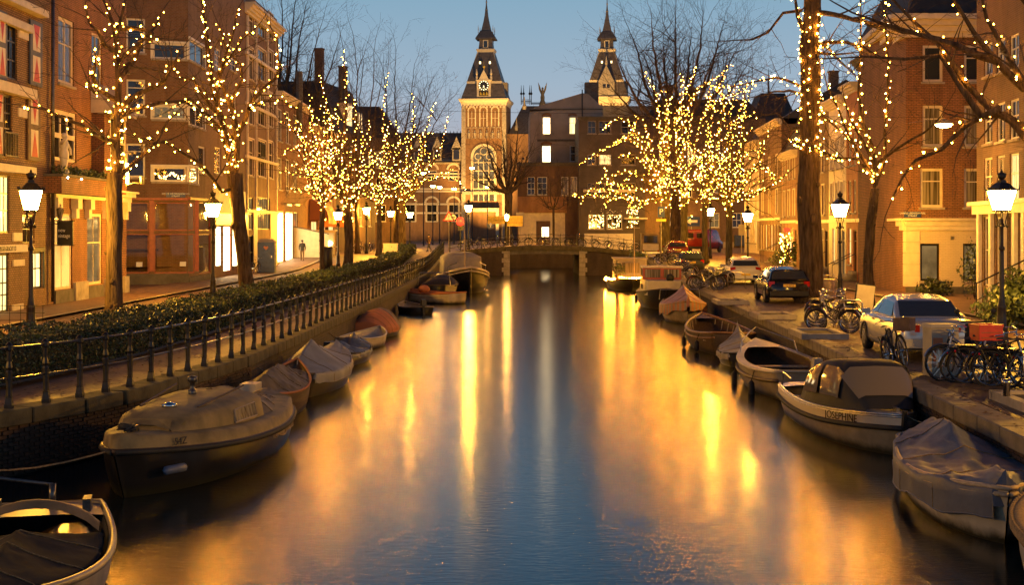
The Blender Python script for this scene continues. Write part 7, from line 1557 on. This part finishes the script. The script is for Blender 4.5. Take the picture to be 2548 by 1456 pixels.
m=MB(); m.box((-.88,0,.62),(.04,.16,.08)); m.build('tail_light','tail_lens',t)
# ------------------------------------------------------------------ street furniture
t=thing('utility_cabinet','grey street cabinet with red poster beside the silver car','cabinet',(8.8,29.2,0),R(8))
MB().box((0,0,.5),(.58,.44,1.0)).build('body','box_grey',t); MB().box((0,0,1.04),(.64,.5,.07),taper=.92).build('lid','box_grey',t); MB().box((-.16,-.226,.5),(.2,.01,.6)).build('poster','orange_render',t); MB().box((-.14,-.233,.4),(.12,.006,.3)).build('poster_picture','ivory',t); MB().box((.12,-.226,.86),(.12,.008,.1)).build('label_plate','sign_blue',t)
t=thing('utility_cabinet','pale tall cabinet standing in the far hedge','cabinet',(P(972,640,112).x,112,gz(112))); MB().box((0,0,.75),(1.1,.5,1.5)).build('body','ivory',t); MB().box((0,0,1.53),(1.16,.56,.06)).build('lid','ivory',t); MB().box((.1,-.256,1.3),(.05,.01,.08)).build('lock','sign_black',t)
t=thing('portable_toilet','dark blue portable toilet cabin with heart on its door','toilet cabin',(P(664,640,97).x,97,.09),R(4))
MB().box((0,0,1.05),(1.15,1.15,2.05)).build('cabin','blue_paint',t); m=MB(); m.loft([[(-.6,-.6,2.08),(.6,-.6,2.08),(.6,.6,2.08),(-.6,.6,2.08)],[(-.4,-.45,2.3),(.4,-.45,2.3),(.4,.45,2.3),(-.4,.45,2.3)]],closed=True); m.build('roof','grey_render',t); d_=MB().box((0,-.585,1.0),(.9,.03,1.8)).build('door','blue_paint',t)
m=MB(); hp=[(.16*math.sin(a)**3,(.13*math.cos(a)-.05*math.cos(2*a)-.02*math.cos(3*a))) for a in np.linspace(0,2*math.pi,19)[:-1]]; m.prism(hp,.01,(.0,-.605,1.7)); m.build('heart','orange_render',d_); MB().box((.38,-.61,1.1),(.05,.03,.14)).build('handle','steel',d_); MB().box((.582,-.2,1.6),(.01,.2,.24)).build('notice','ivory',t)
bike(0,P(635,670,95).x,95,R(80),'bicycle leaning by the blue toilet cabin',.1,.09)
t=thing('litter_bin','round grey litter bin between the trunk and the lantern','bin',(P(2062,700,61).x,61,0)); MB().lathe([(.24,0),(.27,.05),(.29,.85),(.27,.9),(.24,.88)],16).build('drum','box_grey',t,True); MB().tube([(-.28,0,.9),(-.2,0,1.06),(.2,0,1.1),(.28,0,.92)],.025,6).build('lid_hoop','steel',t)
t=thing('notice_board','tilted white board standing by the rack of bicycles','sign board',(P(2152,790,45).x,45,.0),R(12)); MB().box((0,0,.85),(.6,.04,.8),ry=.12).build('panel','box_grey',t); MB().box((0,.03,.85),(.66,.03,.86),ry=.12).build('frame','sign_black',t)
for s in(-.3,.3): MB().tube([(s,0.03,.4),(s*1.1,.25,0)],.018,5).build('leg','iron',t)
for x,y,n in ((8.9,48.6,'beside the rack of bicycles'),(8.6,33.0+7.0,'before the silver car'),(8.9,58,'before the black estate'),(9.05,24.0,'at the right edge with grass'),(10.3,92,'near the dark estate')):
    t=thing('tree_kerb','low stone kerb block '+n,'kerb',(x,y,0),dirR); m=MB(); 
    for yy in(-.55,.55): m.box((0,yy,.08),(2.2,.18,.16))
    for xx in(-1.1,1.1): m.box((xx,0,.08),(.18,1.28,.16))
    m.build('edge','stone',t); MB().box((0,0,.05),(2.1,1.0,.1)).build('soil','moss_stone',t)
t=thing('mooring_bollard','small steel bollard on the near kerb','bollard',(8.45,24.3,.16)); MB().lathe([(.06,0),(.06,.2),(.09,.22),(.09,.27),(.03,.29)],10).build('post','steel',t,True)
# plants by the right houses
bush('clipped round shrub before the cream corner house',(P(2330,745,63).x,63,.0),.8,.9,900,'leaf_dark',pot=False,seed=6,name='shrub')
bush('leafy shrub mass by the white shopfront steps',(16.8,46.5,0),1.1,1.7,2200,'leaf_mid',pot=False,seed=7,name='shrub'); bush('low leafy shrub beside the nearest right lantern',(15.2,43.2,0),1.0,1.2,1600,'leaf_mid',pot=False,seed=8,name='shrub'); bush('tall thin plant against the cream corner house',(P(2425,700,60).x,60,0),.6,2.6,700,'leaf_mid',pot=False,seed=9,name='shrub')
bush('bushy plants at the lit house door past the thick trunk',(P(1975,650,104).x,104,0),1.2,2.4,1100,'leaf_dark',pot=False,seed=10,name='shrub'); bush('climbing plant beside the red lit doorway',(P(1945,660,108).x,108,0),.9,1.6,800,'leaf_mid',pot=False,seed=11,name='shrub')
p=P(1960,630,106); t=thing('doorway_lights','lit garland beside the house door past the thick trunk','string lights',(p.x,p.y,0)); m=MB()
for k in range(40): m.ball((random.uniform(-.6,.1),random.uniform(-.1,.1),.6+2.2*k/40),.045,5,3)
q=m.build('bulbs','bulb_glow',t); q['kind']='stuff'; MB().tube([(-.2,0,.3),(-.3,0,1.6),(-.2,0,2.9)],.02,4).build('wire','twig',t); MB().box((.35,.1,1.5),(.2,.05,2.0)).build('light_panel','pane_bright',t); MB().box((0,.1,3.0),(.5,.05,.3)).build('red_sign','red_tail',t)
# wire mesh fence by the first lamp
t=thing('mesh_fence','low wire mesh fence by the first lantern','fence',(-14.4,38.5,0)); 
for k in range(14): MB().tube([(-2.2+k*.3,0,0),(-2.2+k*.3,0,.95)],.008,4).build('wire','iron',t)
for k in range(5): MB().tube([(-2.2,0,.15+k*.2),(1.75,0,.15+k*.2)],.008,4).build('wire','iron',t)
# kiosk with goods
t=thing('street_kiosk','brightly lit flower kiosk under a canopy before the awnings','kiosk',(P(808,600,122).x,122,gz(122)),R(0))
MB().box((0,.3,1.0),(1.5,.8,2.0)).build('cabinet','cream_paint',t); MB().box((-.2,-.12,1.3),(.9,.05,1.3)).build('lit_case','pane_bright',t); MB().box((.1,-.5,2.2),(2.0,1.8,.08)).build('canopy','cream_paint',t); MB().box((.1,-1.42,2.1),(2.0,.03,.22)).build('valance','awning_orange',t); MB().box((.4,-.6,.8),(1.4,.7,.08)).build('counter','wood_pale',t); MB().lathe([(.02,0),(.2,.1),(.3,.3),(.02,.5)],8,(.5,-.6,.85)).build('goods','pane_bright',t)
for s in(-.75,.95): MB().tube([(s,-1.35,0),(s,-1.35,2.15)],.03,6).build('post','steel',t)
t=thing('cream_side_wall','low cream boarded wall between shopfront and kiosk','wall',(P(768,640,118).x,118,gz(118))); m=MB(); m.prism([(-1.2,0),(1.6,0),(1.6,2.0),(-1.2,2.6)],.12); m.build('boards','cream_paint',t); MB().box((.2,.06,2.35),(3.0,.3,.08),ry=.21).build('cap','dark_stone',t)
t=thing('rubbish_drum','dark cylindrical drum before the kiosk','bin',(P(812,660,103).x,103,gz(103))); MB().lathe([(.42,0),(.45,.05),(.45,1.6),(.4,1.68)],14).build('drum','iron',t,True); MB().lathe([(.47,1.6),(.47,1.68),(.1,1.75)],14).build('lid','iron',t,True)
# signs
def sign(name,label,x,yb,Y,parts,zb=None):
    b=P(x,600,Y); z0=gz(Y) if zb is None else zb; t=thing(name,label,'sign',(b.x,Y,z0)); top=P(x,yb,Y).z-z0
    MB().tube([(0,0,0),(0,0,top)],.04,6).build('post','box_grey',t)
    for kind,dx,y,s in parts:
        z=P(x,y,Y).z-z0
        if kind=='tri':
            pl_=MB(); pl_.prism([(-s,-s*.6),(s,-s*.6),(0,s*1.1)],.03,(dx,-.07,z)); q=pl_.build('plate','red_plastic',t); i_=MB(); i_.prism([(-s*.68,-s*.42),(s*.68,-s*.42),(0,s*.74)],.01,(dx,-.082,z)); i_.build('face','sign_white',q); text('lettering','!',s*1.0,'sign_black',q,Matrix.Translation((dx,-.09,z))@facing((0,-1,0)))
        elif kind=='round':
            q=MB(); q.prism([(s*math.cos(a),s*math.sin(a)) for a in np.linspace(0,6.28,19)[:-1]],.03,(dx,-.07,z)); q=q.build('plate','sign_white',t); MB().box((dx,-.085,z),(s*1.3,.012,s*.35)).build('bar','sign_black',q)
        elif kind=='bluearrow':
            q=MB(); q.prism([(s*math.cos(a),s*math.sin(a)) for a in np.linspace(0,6.28,19)[:-1]],.03,(dx,-.07,z)); q=q.build('plate','sign_blue',t); a_=MB(); a_.prism([(-.06*s*2,-s*.6),(.06*s*2,-s*.6),(.06*s*2,0),(s*.45,0),(0,s*.65),(-s*.45,0),(-.06*s*2,0)],.01,(dx,-.082,z)); a_.build('arrow','sign_white',q)
        elif kind=='left':
            q=MB().box((dx,-.06,z),(s*2,.03,s*1.2)).build('plate','sign_blue',t); a_=MB(); a_.prism([(s*.7,-.08*s*2),(s*.7,.08*s*2),(-s*.1,.08*s*2),(-s*.1,s*.4),(-s*.75,0),(-s*.1,-s*.4),(-s*.1,-.08*s*2)],.01,(dx,-.085,z)); a_.build('arrow','sign_white',q)
        elif kind=='P':
            q=MB().box((dx,-.06,z),(s*1.4,.03,s*2.2)).build('plate','sign_blue',t); text('lettering','P',s*1.6,'sign_white',q,Matrix.Translation((dx,-.08,z))@facing((0,-1,0)))
        elif kind=='yellow':
            MB().box((dx,-.06,z),(s*2,.03,s*.5)).build('plate','sign_yellow',t)
        elif kind=='grey': MB().box((dx,-.06,z),(s*1.1,.03,s*2)).build('plate','box_grey',t)
sign('warning_sign','red bordered triangular warning sign with a round white sign beside the traffic light',1117,500,142,[('tri',0,541,.62),('round',.42,541,.3)])
sign('direction_sign','yellow finger direction signs by the bare tree on the bridge',1249,530,150,[('yellow',-.6,543,.9),('yellow',-.6,552,.9),('bluearrow',-1.2,560,.42)],.85)
sign('direction_sign','stack of yellow direction signs beside the orange path lamp',1268,530,146,[('yellow',.55,542,.8),('yellow',.55,550,.8),('yellow',.55,558,.8)],.85)
sign('parking_sign','blue parking sign by the thick mossy trunk',1645,505,122,[('P',0,527,.42),('yellow',0,548,.42)])
sign('one_way_sign','blue one way sign with white arrow left of the red van',1721,535,150,[('left',0,551,.85)])
sign('grey_sign','back of a grey sign before the garage front',1294,530,150,[('grey',0,546,.75)],.85)
sign('grey_sign','back of a grey sign beside the blue shop awning',1845,560,130,[('grey',0,572,.5)])
# traffic light
b_=P(1146,551,138); t=thing('traffic_light','traffic light glowing red at the bridge','traffic light',(b_.x,138,.85)); hh=b_.z-.85
MB().tube([(0,0,0),(0,0,hh-.5)],.06,8).build('post','iron',t); MB().box((0,0,hh-.25),(.5,.25,1.3)).build('housing','sign_black',t); MB().ball((0,-.16,hh),.42,10,6).build('red_lamp','red_light',t,True); MB().ball((0,-.13,hh-.3),.11,8,5).build('amber_lamp','wood_dark',t,True); MB().ball((0,-.13,hh-.58),.11,8,5).build('green_lamp','leaf_dark',t,True)
b_=P(1120,552,165); t=thing('traffic_light','second smaller traffic light glowing red farther along the left street','traffic light',(b_.x,165,.85)); hh=b_.z-.85; MB().tube([(0,0,0),(0,0,hh)],.05,6).build('post','iron',t); MB().box((0,0,hh),(.3,.2,.9)).build('housing','sign_black',t); MB().ball((0,-.12,hh+.25),.1,8,5).build('red_lamp','red_tail',t)
# people far along the left street
def person(label,x,y,Y,rz,top,leg,walk=.22,h=1.75):
    b=P(x,600,Y); t=thing('person',label,'person',(b.x,Y,gz(Y)),rz)
    k=h/1.75; J={'pel':(0,0,.92),'wa':(0,0,1.1),'ch':(.02,0,1.34),'nk':(.03,0,1.48),'hd':(.05,0,1.60),'ht':(.05,0,1.72),'hl':(0,.1,.88),'kl':(walk*.6,.1,.5),'al':(walk,.1,.08),'fl':(walk+.16,.1,.03),'hr':(0,-.1,.88),'kr':(-walk*.3,-.1,.5),'ar':(-walk*1.1,-.1,.12),'fr':(-walk*1.1+.15,-.1,.04),'sl':(.02,.19,1.4),'el':(-.06,.24,1.12),'wl':(.05,.24,.9),'gl':(.08,.24,.82),'sr':(.02,-.19,1.4),'er':(.02,-.24,1.12),'wr':(.16,-.22,.92),'gr':(.2,-.22,.85)}
    Rr={'pel':.15,'wa':.14,'ch':.17,'nk':.06,'hd':.1,'ht':.07,'hl':.1,'kl':.07,'al':.05,'fl':.045,'hr':.1,'kr':.07,'ar':.05,'fr':.045,'sl':.08,'el':.055,'wl':.04,'gl':.035,'sr':.08,'er':.055,'wr':.04,'gr':.035}
    E=[('pel','wa'),('wa','ch'),('ch','nk'),('nk','hd'),('hd','ht'),('pel','hl'),('hl','kl'),('kl','al'),('al','fl'),('pel','hr'),('hr','kr'),('kr','ar'),('ar','fr'),('ch','sl'),('sl','el'),('el','wl'),('wl','gl'),('ch','sr'),('sr','er'),('er','wr'),('wr','gr')]
    ks=list(J); me=bpy.data.meshes.new('body'); me.from_pydata([tuple(q*k for q in J[n]) for n in ks],[(ks.index(a),ks.index(b_)) for a,b_ in E],[]); o=ob('body',me,t); md=o.modifiers.new('skin','SKIN'); o.modifiers.new('sub','SUBSURF').levels=1
    for i,n in enumerate(ks): me.skin_vertices[0].data[i].radius=(Rr[n]*k,Rr[n]*k)
    me.skin_vertices[0].data[0].use_root=True
    dg=bpy.context.evaluated_depsgraph_get(); em=bpy.data.meshes.new_from_object(o.evaluated_get(dg)); o.modifiers.clear(); o.data=em
    em.materials.clear()
    for mn in (top,leg,'skin','cloth_dark'): em.materials.append(MATS[mn])
    for p in em.polygons:
        z=p.center.z/k; p.material_index=2 if z>1.5 or (z<.93 and abs(p.center.y)>.2*k) else (0 if z>.86 else (3 if z<.1 else 1)); p.use_smooth=True
    m=MB(); m.ball((.03*k,0,1.645*k),.115*k,10,6,(1,.95,.9)); m.build('hair','cloth_dark',t,True)
    return t
person('walker in a brown coat crossing the left street by the hedge end',1068,612,139,R(200),'cloth_brown','cloth_dark')
person('dark clothed person standing by the parked bicycles past the kiosk',889,605,131,R(80),'cloth_dark','cloth_dark',.05)
person('person in dark coat passing the bright white shopfront',752,640,114,R(95),'cloth_dark','cloth_brown',.18)
row((P(870,620,140).x,140),(P(930,620,140).x,141),5,R(70),'bicycle counted from the awnings beyond the kiosk',.3)
